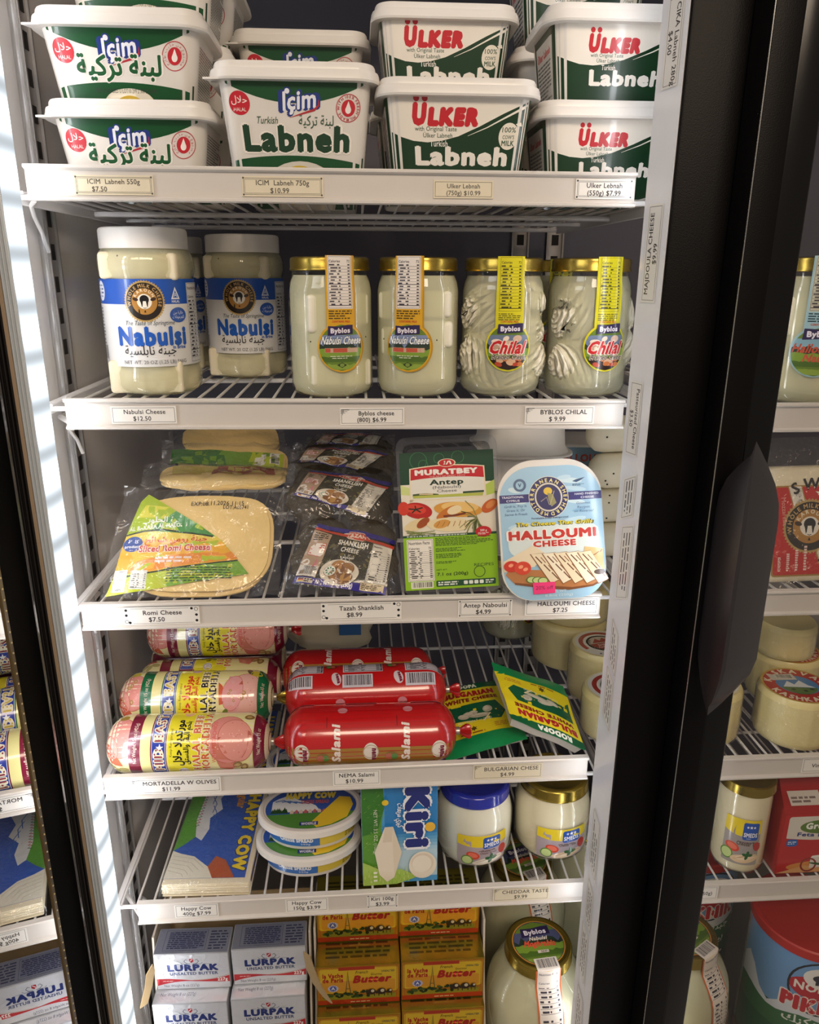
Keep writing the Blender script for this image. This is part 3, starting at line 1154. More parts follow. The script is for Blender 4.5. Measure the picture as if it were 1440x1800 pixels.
def icim_art(big, H):
    a = Art()
    hb = H - .0175
    A = .0735
    # green cap at the rim, white middle, green foot
    a.poly([(-A + .006, hb - .001)] + arc_pts(-A + .006, hb - .005, A - .006, hb - .005, -.0165) + [(A - .006, hb - .001)], GREEN)
    foot = .036 if big else .0225
    a.poly([(-A + .004, .001)] + [(A - .004, .001)] + arc_pts(A - .004, foot - .006, -A + .004, foot - .004, .006), GREEN)
    a.rect(-A - .010, .002, -A + .001, hb - .012, '#dfd8cf')
    a.fine(-A - .034, .004, -A - .012, hb - .02, 22, '#8a8780', 4)
    a.rect(A - .001, .002, A + .0015, foot, DGREEN)
    a.fine(A + .012, .004, A + .085, hb - .012, 22, '#4a4a48', 8)
    k = 1.0
    halal(a, -.0555, hb - .022, .0105)
    icim_logo(a, .004 if big else -.001, hb - .026, k)
    drop(a, .0535, hb - .025, .0125, not big)
    if big:
        a.text('Turkish', -.030, hb - .0395, .0062, '#3e5a44', bold=.006, shear=.25, w=.022)
        a.text(ar('لبنة تركية'), .021, hb - .0405, .0085, '#3e5a44', bold=.01, w=.036)
        a.text('Labneh', .0005, hb - .0630, .0212, CREAM, bold=.105, w=.1165)
        a.text('Labneh', .0005, hb - .0630, .0212, '#153a22', bold=.055, w=.112)
        a.ell(.003, .006, .041, .026, '#cfc9be')
        a.ell(.003, .005, .037, .022, '#e3dccc')
        a.line(arc_pts(-.026, .010, .030, .010, .016), [.001] + [.004] * 13 + [.001], '#c9ab35')
        a.line(arc_pts(-.018, .006, .022, .008, .010), .002, '#d9c25a')
        a.text('EXP. JUL 05 2026 U LOT10 290 2 300', .002, .0125, .0042, '#3a3a3a', sx=.72, w=.066)
    else:
        a.text(ar('لبنة تركية'), -.003, hb - .0415, .0160, CREAM, bold=.075, w=.090)
        a.text(ar('لبنة تركية'), -.003, hb - .0415, .0160, '#14532c', bold=.032, w=.086)
        a.text(ar('س.ب.ل ٢.١'), -.044, .0055, .0038, '#dfe8df', w=.022)
        a.ell(.004, .004, .028, .0145, '#d8d0bd')
        a.line(arc_pts(-.014, .003, .022, .003, .008), .003, '#cfae3e')
        a.text('EXP. JUL 23 2025 U LOT10 299 2 300 22 674PG', .002, .0145, .0036, '#3b3b38', sx=.7, w=.066)
    return a


def ulker_art(H):
    a = Art()
    hb = H - .0175
    A = .0735
    a.rect(-A + .0005, .001, A - .0005, hb - .0005, '#ded7cc')
    a.rect(-A + .002, .001, A - .002, hb - .001, DGREEN)
    top = hb - .0012
    e = .78 if H > .1 else .70
    sweep = [(-A + .002, hb - .043 * e), (-.060, hb - .0495 * e), (-.048, hb - .0535 * e), (-.033, hb - .0550 * e), (-.018, hb - .0530 * e), (.0, hb - .0475 * e), (.022, hb - .036 * e), (.046, hb - .021 * e), (A - .002, hb - .0065 * e)]
    a.poly([(-A + .002, top)] + sweep + [(A - .002, top)], '#e9e2d6')
    a.line([(.010, hb - .047 * e), (.030, hb - .037 * e), (.052, hb - .023 * e), (A - .002, hb - .0105 * e)], [.0003, .0010, .0017, .0028], '#e9e2d6')
    # name in slanting heavy capitals with two dots
    q = 1.0 if H > .1 else .80
    hb0, hb = hb, hb + (.0045 if H > .1 else -.0015)
    X0 = -.006 if H > .1 else -.004
    a.text('U', -.0400 * q + X0 * .3, hb - .0305 * q, .0165 * q, REDU, bold=.095, shear=.12, w=.0145 * q)
    a.text('LKER', -.0045 * q + X0 * .3, hb - .0312 * q, .0135 * q, REDU, bold=.10, shear=.14, w=.0530 * q)
    for x in (-.0415, -.0330):
        a.ell(x * q + X0 * .3, hb - .0085 * q, .0030 * q, .0030 * q, REDU, 16)
    a.text('with Original Taste', -.018 * q + X0, hb - .0372 * q, .0040 * q, '#3a5a45', bold=.008, w=.044 * q)
    a.text('Ülker Labneh', -.016 * q + X0, hb - .0430 * q, .0040 * q, '#3a5a45', bold=.008, w=.031 * q)
    a.text('Turkish', -.015 * q + X0, hb - .0510 * q, .0055 * q, CREAM, bold=.012, w=.019 * q)
    a.text('Labneh', .010 * q + X0, hb - .0672 * q, .0155 * q, CREAM, bold=.058, w=.102 * q)
    x, y = .0535, hb - .041 * q
    a.ell(x, y, .0105 * q, .0122 * q, '#e6dfcf')
    a.poly([(x + .006 * q, y + .011 * q), (x + .012 * q, y + .0128 * q), (x + .0135 * q, y + .0095 * q), (x + .009 * q, y + .009 * q)], '#e6dfcf')
    a.text('100%', x, y + .0035 * q, .0046 * q, '#37553e', bold=.012, w=.0145 * q)
    a.text("COW'S", x, y - .0025 * q, .0034 * q, '#37553e', bold=.012, w=.0125 * q)
    a.text('MILK', x, y - .0085 * q, .0046 * q, '#37553e', bold=.03, w=.0135 * q)
    if H < .1:
        a.text('NET WT.', -.055, .0035, .0036, '#cfd8cc', w=.014)
        a.ell(.018, -.0165, .034, .0195, '#c8c2b0')
        a.line([(-.004, -.006), (.006, -.002), (.016, -.0005), (.030, -.003)], .0025, '#a9b53c')
        a.rect(.0125, -.004, .0170, .0012, '#4a7f2a')
    hb = hb0
    # left and right side panels
    for sg in (-1, 1):
        x0, x1 = (-.150, -.0737) if sg < 0 else (.0737, .150)
        a.rect(x0, .001, x1, hb - .0015, DGREEN)
        a.rect(x0 + .006, .001, x1 - .005, hb - .010, '#cfc9c0')
        a.text('Ülker Labneh', (x0 + x1) / 2, hb - .024, .0062, REDU, bold=.05, w=.055)
        a.fine(x0 + .009, .003, x1 - .008, hb - .028, 13, '#4d5550', 6 + sg)
    return a


icim750 = Tub(.0745, .0520, .1220)
ulker750 = Tub(.0745, .0520, .1110)
icim550 = Tub(.0745, .0520, .0885)
ulker550 = Tub(.0745, .0520, .0960)
G1 = 'labneh tubs on the top shelf'
Z1 = DECK[0]


def tub_spot(px, y_front, t):
    """Middle of a tub whose lid runs from px[0] to px[1] in the photograph at row px[2]."""
    Y = y_front
    return (at(px[0], px[2], Y=Y).x + at(px[1], px[2], Y=Y).x) / 2, Y + t.b1


xC, yC = tub_spot((367, 665, 140), .020, icim750)
xB, yB = xC - .1635, .082
xA, yA = xC - .1650, .080
xE, yE = tub_spot((667, 948, 170), .020, icim750)
xG = xE + .1625
xF = xG + .004
h2 = at(892, 110, Y=.20)
tB = icim550.build('labneh_tub', 'white labneh tub with green Arabic lettering, lower of the front pair by the left wall', 'tub', icim_art(False, .0885), G1)
tB.location = (xB, yB, Z1)
dup(tB, 'white labneh tub with green Arabic lettering, upper of the front pair by the left wall', (xA, yA, Z1 + .0774))
dup(tB, 'tub at the very top left whose foot shows above another lid', (xA + .010, yA + .050, Z1 + .1632))
dup(tB, 'lower tub of the shadowed stack behind the left front pair', (xB + .004, yB + .1195, Z1))
dup(tB, 'middle tub of the shadowed stack behind the left front pair', (xB + .006, yB + .1195, Z1 + .0774))
dup(tB, 'topmost tub of the shadowed stack behind the left front pair', (xB + .010, yB + .180, Z1 + .1632))
tC = icim750.build('labneh_tub', 'tall white labneh tub at the front with the biggest green lettering', 'tub', icim_art(True, .1220), G1)
tC.location = (xC, yC, Z1)
dup(tC, 'tall tub under the shadowed green-rimmed one behind the big-lettered tub', (xC - .006, .262, Z1))
c2 = at(520, 75, Y=.150)
dup(tB, 'shadowed green-rimmed tub standing higher, behind the big-lettered front tub', (xC - .005, .263, Z1 + .1108))
tE = ulker750.build('labneh_tub', 'dark green labneh tub with red name, lower one at the middle of the top shelf', 'tub', ulker_art(.1110), G1, False)
tE.location = (xE, yE, Z1)
xD = (at(652, 40, Y=.11).x + at(903, 40, Y=.11).x) / 2
dup(tE, 'dark green labneh tub with red name, set back on top of the middle front one', (xD + .008, .1975, Z1 + .0998))
dup(tE, 'lower dark green tub behind the middle front one', (xD + .006, .1955, Z1))
tG = ulker550.build('labneh_tub', 'dark green labneh tub with red name, lower of the front pair beside the mullion plate', 'tub', ulker_art(.0960), G1, False)
tG.location = (xG, .085, Z1)
dup(tG, 'dark green labneh tub with bowl picture, upper of the pair beside the mullion plate', (xF, .084, Z1 + .0848))
dup(tG, 'lower green tub behind the pair by the mullion plate', (h2.x + .087, .230, Z1))
tW = ulker550.build('labneh_tub', 'plain white-sided tub in shadow between the two dark green stacks', 'tub', Art().fine(-.06, .01, .06, .05, 6, '#8f8a82'), G1, False)
tW.location = (h2.x + .085, .232, Z1 + .0848)
i2 = at(912, 40, Y=.20)
dup(tE, 'dark green tub showing its small-print side, on the white-sided shadowed tub', (h2.x + .086, .235, Z1 + .1692))

# ================================================================== second shelf: cheese jars
Z2 = DECK[1]
G2 = 'cheese jars on the second shelf'


def jar_map(prof, extra=.0006):
    def f(u, v, h):
        r = lerp_prof(prof, v) + extra
        a = u / prof_mid(prof)
        return Vector(((r + h) * math.sin(a), -(r + h) * math.cos(a), v))
    return f


def prof_mid(prof):
    return max(r for r, z in prof)


def knurl_lid(r, z0, z1, n=90):
    mb = MB()
    rings = []
    for z, k, kn in ((z0, 0, 1), (z1 - .003, 0, 1), (z1 - .001, -.001, 0), (z1, -.003, 0), (z1, -.008, 0), (z1 - .001, -.010, 0)):
        rings.append([Vector(((r + k - kn * (.0006 if j % 2 else 0)) * math.cos(2 * PI * j / n), (r + k - kn * (.0006 if j % 2 else 0)) * math.sin(2 * PI * j / n), z)) for j in range(n)])
    return mb.loft(rings, True, True)


def cow_badge(a, x, y, R):
    for i in range(1):
        pts = []
        for k in range(96):
            t = 2 * PI * k / 96
            rr = R * (1.14 if k % 2 else 1.06)
            pts.append((x + rr * math.cos(t), y + rr * math.sin(t)))
        a.poly(pts, '#b99a5c')
    a.ell(x, y, R, R, '#241a15', 40)
    a.ell(x, y, R * .70, R * .70, '#b2803a', 36)
    a.arc('WHOLE MILK CHEESE', x, y, R * .76, R * .17, 90, '#c9a468', .03)
    a.arc('KAROUN', x, y + R * .06, R * .47, R * .15, 90, '#e8d8b8', .05)
    a.ell(x, y + R * .0, R * .40, R * .40, '#efe8da', 30)
    # cow face of the emblem
    a.ell(x - R * .48, y + R * .12, R * .16, R * .09, '#3b2517', 14, -.3)
    a.ell(x + R * .48, y + R * .12, R * .16, R * .09, '#3b2517', 14, .3)
    a.ell(x, y + R * .10, R * .25, R * .24, '#161214', 20)
    a.poly([(x - R * .22, y + R * .06), (x + R * .22, y + R * .06), (x + R * .15, y - R * .32), (x - R * .15, y - R * .32)], '#161214')
    a.poly([(x - R * .08, y + R * .02), (x + R * .08, y + R * .02), (x + R * .12, y - R * .26), (x - R * .12, y - R * .26)], '#efe8da')
    a.ell(x, y - R * .30, R * .15, R * .085, '#efe8da', 16)
    a.line([(x - R * .08, y - R * .33), (x, y - R * .36), (x + R * .08, y - R * .33)], R * .03, '#161214')
    a.poly([(x - R * .06, y - R * .58), (x + R * .06, y - R * .58), (x, y - R * .44)], '#161214')


def nabulsi_art(H):
    a = Art()
    y0, y1, ym = .033, .125, .099
    W = .150
    a.rect(-.083, y0, W - .083 + .062, y1, '#dcdbd9')
    a.rect(-.083, ym, W - .083 + .062, y1, '#1f55b5')
    # left column
    a.ell(-.0545, ym + .0135, .0080, .0105, '#e7e9ee')
    a.fine(-.0605, ym + .006, -.0485, ym + .021, 4, '#22407f', 2)
    a.star(-.0735, ym + .0135, .0085, '#dfe3ea', .7, 6)
    a.fine(-.0775, ym + .008, -.0695, ym + .019, 3, '#22407f', 2)
    a.fine(-.074, .064, -.056, .096, 9, '#4b4b50', 5)
    a.fine(-.074, .055, -.058, .063, 2, '#3a3a3e', 6)
    a.bars(-.073, y0 + .004, -.053, .056, '#dcdbd9')
    cow_badge(a, .0045, ym + .003, .0195)
    a.poly([(.0335, ym + .005), (.0445, ym + .005), (.039, ym + .018)], '#e2e6ee')
    a.poly([(.0358, ym + .0065), (.0422, ym + .0065), (.039, ym + .0145)], '#1f55b5')
    a.text('A', .039, ym + .0072, .0045, '#e2e6ee')
    a.text('HALAL', .039, ym + .0015, .0026, '#e2e6ee', w=.010, bold=.03)
    a.ell(.041, .0875, .0105, .0080, '#2a57ae')
    a.text(ar('خالية من'), .041, .0885, .0032, '#e6eaf2', w=.013)
    a.text(ar('الهرمونات'), .041, .0840, .0032, '#e6eaf2', w=.015)
    a.text('The Taste of Springtime', .008, .0775, .0046, '#3f4c58', shear=.25, w=.054)
    a.text('Nabulsi', .010, .0568, .0180, '#1b57b4', bold=.06, w=.078)
    a.text('in Brine', .039, .0518, .0036, '#2a57ae', bold=.04, w=.016)
    a.text(ar('جبنة نابلسية'), .006, .0462, .0092, '#2e2e31', bold=.01, w=.057)
    a.text('NET WT. 20 OZ (1.25 LB) 566G', .011, .0362, .0038, '#55585c', w=.071)
    a.facts(.0555, y0 + .002, .084, y1 - .004, '#d2d3d6', seed=8, rows=16)
    a.fine(.090, y0 + .004, .125, ym - .004, 14, '#4b4b50', 15)
    return a


NP = [(.0, .001), (.040, .0), (.0485, .004), (.0520, .011), (.0520, .024), (.0500, .031), (.0500, .127), (.0520, .133), (.0520, .143), (.0500, .150), (.0455, .156), (.0455, .160)]


def cheese_pile(parent, spots, material, name='cheese_block', bev=.005):
    for (x, y, z, sx, sy, sz, rz) in spots:
        mb = MB().box(-sx / 2, -sy / 2, -sz / 2, sx / 2, sy / 2, sz / 2, bev, 3, Matrix.Translation((x, y, z)) @ Matrix.Rotation(rz, 4, 'Z'))
        mb.build(name, material, parent, 50)


def nabulsi_jar(label):
    t = thing('cheese_jar', label, 'jar', (0, 0, 0), 0, G2)
    MB().lathe(NP, 56).build('glass_body', M['glass'], t, 60)
    MB().lathe([(max(r - .0018, 0), z + .002) for r, z in NP[:-1]] + [(.0, .1565)], 48).build('brine', M['brine2'], t, 60)
    cheese_pile(t, [(-.025, -.020, .021, .040, .036, .036, .12), (.017, -.022, .021, .040, .034, .036, -.06), (.030, .012, .022, .034, .040, .038, .1), (-.012, .018, .022, .050, .044, .038, .0),
                    (-.023, -.016, .1385, .042, .044, .028, .10), (.020, -.018, .1375, .042, .042, .028, -.08), (.0, .020, .138, .064, .030, .028, 0), (0, 0, .082, .068, .068, .080, .3)], M['creamcheese'], bev=.004)
    sd = MB()
    for x, z in ((-.020, .148), (.018, .140), (.034, .136), (-.036, .014), (.010, .013)):
        a = x / .049
        sd.blob((.0488 * math.sin(a), -.0488 * math.cos(a), z), .0012, .0008, .0012, nu=8, nv=6)
    sd.build('seed_dot_pattern', M['dropping'], t)
    knurl_lid(.0468, .156, .1775).build('lid', M['lidwhite'], t, 40)
    nabulsi_art(.177).build('label_print', jar_map(NP), M['pgloss'], t, (.004, 0))
    return t


xj = lambda u0, u1, v, Y: (at(u0, v, Y=Y).x + at(u1, v, Y=Y).x) / 2
j1 = nabulsi_jar('white-lidded jar of cheese with a blue and white label, nearest the left wall')
j1.location = (xj(180, 350, 560, .095), .095, Z2)
j1.rotation_euler.z = .07
dup(j1, 'white-lidded jar half hidden between the two blue-labelled jars', (at(370, 560, Y=.31).x - .052, .312, Z2), .25)
dup(j1, 'white-lidded jar with a blue and white label, set back beside the gold-lidded jars', (xj(364, 507, 560, .25), .238, Z2), -.10)

BP = [(.0, .001), (.038, .0), (.0445, .003), (.0475, .010), (.0478, .016), (.0478, .112), (.0462, .121), (.0430, .128), (.0430, .1335)]
BL = [(.0478, .0), (.0478, .112), (.0465, .122), (.0455, .130), (.0455, .150)]


def gold_lid(r, z0, z1, name, t, material='goldlid'):
    MB().lathe([(r - .001, z0), (r + .0006, z0 + .0006), (r + .0006, z0 + .0022), (r, z0 + .003), (r, z1 - .0035), (r - .0008, z1 - .0012), (r - .003, z1), (r - .006, z1 - .0004), (r - .009, z1 - .0016), (.0, z1 - .0016)], 64, cap0=True).build(name, M[material], t, 40)


def keyhole(a, cx, cy, R, w, top, col, edge=None, k=0.0):
    r = R + k
    hw = w / 2 + k
    t = math.asin(hw / r)
    pts = [(cx + hw, top)]
    n = 40
    for i in range(n + 1):
        g = PI / 2 - t - (2 * PI - 2 * t) * i / n
        pts.append((cx + r * math.cos(g), cy + r * math.sin(g)))
    pts.append((cx - hw, top))
    a.poly(pts, col)


def meadow(a, x, y, R, sky, seed):
    a.band(x, y, R, y - R, y + R * .999, '#66812c')
    a.band(x, y, R, y - R * .15, y + R * .55, sky)
    a.band(x, y, R, y - R * .12, y + R * .18, '#2a3a2c', wob=R * .35, seed=seed)
    a.band(x, y, R, y - R * .42, y - R * .05, '#7d9c36', wob=R * .2, seed=seed + 3)
    a.band(x, y, R, y - R * .62, y - R * .38, '#4d6b25', wob=R * .12, seed=seed + 5)
    a.band(x, y, R, y - R * .95, y - R * .72, '#8aa33e', wob=R * .1, seed=seed + 7)


def byblos_name(a, x, y, w):
    a.poly([(x - w * .55, y - w * .17), (x - w * .52, y + w * .23), (x - w * .1, y + w * .21), (x + w * .3, y + w * .27), (x + w * .55, y + w * .27), (x + w * .55, y - w * .10), (x + w * .2, y - w * .12), (x - w * .15, y - w * .14)], '#2f2350')
    a.text('Byblos', x, y - w * .05, w * .19, '#e8e2ea', bold=.05, w=w * .84, rot=.02)


def byblos_art(kind, seed):
    a = Art()
    cx, cy, R, w = 0, .0555, .0262, .0315
    rim = {'nab': '#d8a41f', 'chil': '#d9cf1c', 'hal': '#9cc0c8'}[kind]
    if kind == 'nab':
        keyhole(a, cx + .0015, cy - .0003, R, w, .1495, '#b98a1a', k=.0004)
    keyhole(a, cx, cy, R, w, .1495, rim)
    if kind == 'chil':
        a.facts(cx - w / 2 + .0025, .0925, cx + w / 2 - .0025, .1492, rim, '#3d3a10', False, seed)
        a.fine(cx - w * .40, .0835, cx + w * .40, .0915, 4, '#3d3a10', seed + 1, .4)
    else:
        a.facts(cx - w / 2 + .002, .0955, cx + w / 2 - .002, .1492, '#e9e1d8' if kind == 'nab' else '#c9c4ac', '#3b3440', False, seed)
        a.fine(cx - w * .42, .0845, cx + w * .42, .0945, 4, '#54421a' if kind == 'nab' else '#2c4650', seed + 1, .5)
    a.text('CONTAINS: MILK', cx, .0815, .0020, '#c4471c', bold=.04, w=.020)
    if kind == 'chil':
        a.text('KEEP REFRIGERATED', cx, .0785, .0016, '#4a4420', w=.021)
    r2 = R * .93
    meadow(a, cx, cy - .0006, r2, {'nab': '#7f8fb5', 'chil': '#6f7f9a', 'hal': '#86b0bf'}[kind], seed)
    if kind == 'chil':
        a.band(cx, cy, r2, cy - r2, cy - r2 * .55, '#2c1713')
        for k in range(9):
            rr = random.Random(seed + k)
            a.ell(cx + rr.uniform(-.014, .014), cy - .0155 + rr.uniform(-.004, .003), .0042, .0024, rr.choice(['#c7743e', '#b9452a', '#d9b08c', '#e2c9a2']), 14, rr.uniform(-.5, .5))
        for k in range(16):
            rr = random.Random(seed * 3 + k)
            a.ell(cx + rr.uniform(-.016, .018), cy + rr.uniform(-.008, .010), rr.uniform(.003, .006), rr.uniform(.002, .004), rr.choice(['#d9b9a0', '#e4cbb2', '#c9a287', '#efdcc8']), 14, rr.uniform(-.8, .8))
        a.text('Chilal', cx - .003, cy - .0065, .0128, '#f0e0d4', bold=.10, shear=.32, w=.0405)
        a.text('Chilal', cx - .003, cy - .0065, .0128, '#c81f24', bold=.045, shear=.32, w=.0385)
        a.text('Braided Cheese', cx + .001, cy - .0130, .0052, '#e9dccb', bold=.09, shear=.28, w=.0395)
        a.text('Braided Cheese', cx + .001, cy - .0130, .0052, '#2a1d18', bold=.02, shear=.28, w=.0385)
        byblos_name(a, cx + .001, cy + .0185, .0255)
    elif kind == 'nab':
        a.text('Nabulsi Cheese', cx, cy + .0035, .0078, '#33404e', bold=.09, shear=.28, w=.0465)
        a.text('Nabulsi Cheese', cx, cy + .0035, .0078, '#eef0f0', bold=.03, shear=.28, w=.0455)
        a.rect(cx - .0185, cy - .0056, cx + .0185, cy - .0008, '#c9a58c')
        a.fine(cx - .0180, cy - .0066, cx + .0185, cy + .0002, 1, '#c2563e', seed + 4, .62)
        byblos_name(a, cx - .001, cy + .0165, .0255)
        a.fine(cx - .013, cy - .0125, cx + .013, cy - .0085, 2, '#d8dfc0', seed, .4, 'c')
        a.poly([(cx - .0055, cy - .0190), (cx, cy - .0160), (cx + .0055, cy - .0190), (cx, cy - .0220)], '#26301c')
        a.ell(cx, cy - .0190, .0026, .0020, '#7d9440', 14)
    else:
        a.text('Halloumi', cx - .004, cy - .001, .0085, '#c2563e', bold=.04, shear=.28, w=.040)
        a.text('Nabulsi', cx + .004, cy - .0100, .0070, '#c2563e', bold=.05, shear=.28, w=.034)
        byblos_name(a, cx, cy + .0165, .0285)
    return a


def byblos_jar(label, kind, seed, blocks):
    t = thing('cheese_jar', label, 'jar', (0, 0, 0), 0, G2)
    MB().lathe(BP, 56).build('glass_body', M['glass'], t, 60)
    MB().lathe([(max(r - .0016, 0), z + .0016) for r, z in BP[:-1]] + [(0, .1295)], 48).build('brine', M['brine'] if kind != 'chil' else M['brine2'], t, 60)
    gold_lid(.0447, .1340, .1485, 'lid', t)
    if kind == 'chil':
        rr = random.Random(seed)
        for (x, y, z, rx, rz, tilt) in blocks:
            mb = MB()
            mx = Matrix.Rotation(tilt, 3, 'Y')
            mb.blob((0, 0, 0), rx * .86, rx * .7, rz * .86, .05, 26, 18, 12, seed, mx)
            n = 13
            for k in range(n):
                lon = -PI * .62 + PI * 1.24 * k / (n - 1) + rr.uniform(-.05, .05) - PI / 2
                tw = rr.uniform(.25, .55)
                pts, rad = [], []
                for i in range(11):
                    lat = -PI * .46 + PI * .92 * i / 10
                    g = lon + tw * math.sin(lat * 1.3)
                    q = 1 + rr.uniform(-.02, .02)
                    pts.append(mx @ Vector((rx * q * math.cos(lat) * math.cos(g), rx * .8 * q * math.cos(lat) * math.sin(g), rz * q * math.sin(lat))))
                    rad.append(rx * (.075 + .065 * math.cos(lat)))
                mb.tube(pts, rad, 7)
            mb.build('cheese_braid', STRAND, t, 80, (x, y, z))
    else:
        cheese_pile(t, blocks, M['whitecheese'], bev=.004)
        sd = MB()
        for k in range(7):
            rr = random.Random(seed + k)
            a = -.75 + .25 * k + rr.uniform(-.06, .06)
            sd.blob((.0462 * math.sin(a), -.0462 * math.cos(a), .06 + rr.uniform(-.008, .008)), .0008, .0006, .0009, nu=8, nv=6)
        sd.build('seed_dot_pattern', M['dropping'], t)
    byblos_art(kind, seed).build('label_print', jar_map(BL), M['pgloss'], t, (.0025, .004), dl=3.2e-5)
    t.scale = (.972, .972, 1)
    return t


STRAND = strand_mat('braided_cheese', '#efe9d6', '#d6ceb2', scale=60, dist=1.5)
k1 = byblos_jar('gold-lidded white cheese jar with amber-edged label, beside the blue-labelled jars', 'nab', 11,
                [(-.020, -.026, .090, .030, .024, .040, .10), (.022, -.014, .094, .034, .032, .034, -.2), (-.016, -.022, .030, .034, .030, .034, .05), (.020, -.024, .026, .032, .026, .030, .3), (.006, .012, .055, .050, .040, .044, .2), (-.02, .012, .09, .03, .04, .03, 0)])
k1.location = (xj(507, 658, 580, .072), .072, Z2)
k1.rotation_euler.z = .26
k2 = byblos_jar('gold-lidded white cheese jar with amber-edged label and a loose wedge at its foot', 'nab', 12,
                [(.022, -.012, .100, .042, .034, .028, .0), (.024, -.012, .068, .040, .034, .028, .1), (-.032, -.016, .098, .014, .030, .030, .0), (-.030, -.018, .060, .016, .030, .030, .2), (0, .014, .05, .05, .036, .08, .1)])
t_ = k2
mbw = MB().prism([(-.013, -.014), (.018, -.012), (.016, .016), (.006, .024), (-.004, .020), (-.014, .0)], -.030, -.005)
for v in mbw.v:
    v.x += .020
    v.z += .032
mbw.build('cheese_wedge', M['whitecheese'], k2, 30)
k2.location = (xj(660, 808, 580, .072), .072, Z2)
k2.rotation_euler.z = -.30
c1 = byblos_jar('gold-lidded jar of braided cheese with a yellow label, next to the white-labelled jars', 'chil', 21,
                [(-.020, -.012, .092, .026, .030, .5), (.021, -.012, .100, .024, .024, -.7), (.023, -.012, .070, .023, .022, .9), (-.018, -.012, .040, .028, .036, -.5), (.018, -.012, .034, .027, .034, .7), (0, .014, .066, .032, .055, 0)])
c1.location = (xj(808, 955, 580, .072), .072, Z2)
c1.rotation_euler.z = .0
c2j = byblos_jar('gold-lidded jar of braided cheese with a yellow label, closest to the mullion plate', 'chil', 22,
                 [(-.020, -.012, .088, .026, .036, .25), (.021, -.012, .092, .025, .034, -.5), (.020, -.012, .046, .026, .036, .8), (-.018, -.012, .036, .028, .032, -.9), (0, .014, .066, .032, .055, 0)])
c2j.location = (xj(957, 1106, 580, .066), .066, Z2)
c2j.rotation_euler.z = .20
dup(c1, 'jar of braided cheese whose yellow label peeps out between the two front braided jars', (at(966, 520, Y=.21).x, .215, Z2), .1)

# ================================================================== third shelf: bags, packs and trays
Z3 = DECK[2]


class Patch:
    """A soft four-cornered sheet in the place: corners given clockwise from lower left, bulged and crumpled."""

    def __init__(s, c00, c10, c11, c01, bulge=.006, crumple=.002, freq=18, seed=0):
        s.c = [Vector(p) for p in (c00, c10, c11, c01)]
        s.o = (s.c[0] + s.c[1]) / 2
        s.c = [p - s.o for p in s.c]
        s.w = ((s.c[1] - s.c[0]).length + (s.c[2] - s.c[3]).length) / 2
        s.h = ((s.c[3] - s.c[0]).length + (s.c[2] - s.c[1]).length) / 2
        s.n = (s.c[1] - s.c[0]).cross(s.c[3] - s.c[0]).normalized()
        s.b, s.k, s.fr, s.seed = bulge, crumple, freq, seed

    def P(s, u, v, h=0.0, ext=True):
        c = s.c
        p = (c[0] * (1 - u) + c[1] * u) * (1 - v) + (c[3] * (1 - u) + c[2] * u) * v
        uu, vv = max(0, min(1, u)), max(0, min(1, v))
        k = s.b * (1 - (2 * uu - 1) ** 4) * (1 - (2 * vv - 1) ** 4)
        q = noise.noise(Vector((u * s.w * s.fr * 4, v * s.h * s.fr * 4, s.seed))) * s.k
        return p + s.n * (k + q + h)

    def mp(s, u, v, h):
        return s.P(u / s.w, v / s.h, h)

    def sheet(s, m0=.05, m1=.05, h=.003, nu=26, nv=20, edge=.004, foot=.012):
        """The bag film over the contents: margins beyond the corners, ruffled at the rim, and its back."""
        mb = MB()

        def top(u, v):
            U, V = -m0 + u * (1 + 2 * m0), -foot + v * (1 + foot + m1)
            p = s.P(U, V, h)
            e = max(abs(2 * u - 1), abs(2 * v - 1))
            if e > .8:
                p += s.n * (noise.noise(Vector((U * 9, V * 9, s.seed + 5))) * edge * (e - .8) / .2 - h * .8 * (e - .8) / .2)
            return p
        mb.grid(top, nu, nv)
        return mb

    def slab(s, u0, v0, u1, v1, t, h0=-.0005, nu=12, nv=10, wob=.0):
        """Something flat inside the sheet: follows it at depth h0 and is t thick."""
        mb = MB()
        base = len(mb.v)
        mb.grid(lambda u, v: s.P(u0 + (u1 - u0) * u, v0 + (v1 - v0) * v, h0), nu, nv)
        n1 = len(mb.v)
        mb.grid(lambda u, v: s.P(u0 + (u1 - u0) * u, v0 + (v1 - v0) * v, h0 - t), nu, nv)
        ring = [i for i in range(nu + 1)] + [(j + 1) * (nu + 1) + nu for j in range(nv)] + [nv * (nu + 1) + nu - 1 - i for i in range(nu)] + [(nv - 1 - j) * (nu + 1) for j in range(nv - 1)]
        for i in range(len(ring)):
            a, b = ring[i], ring[(i + 1) % len(ring)]
            mb.f.append((a, b, n1 + b, n1 + a))
        return mb


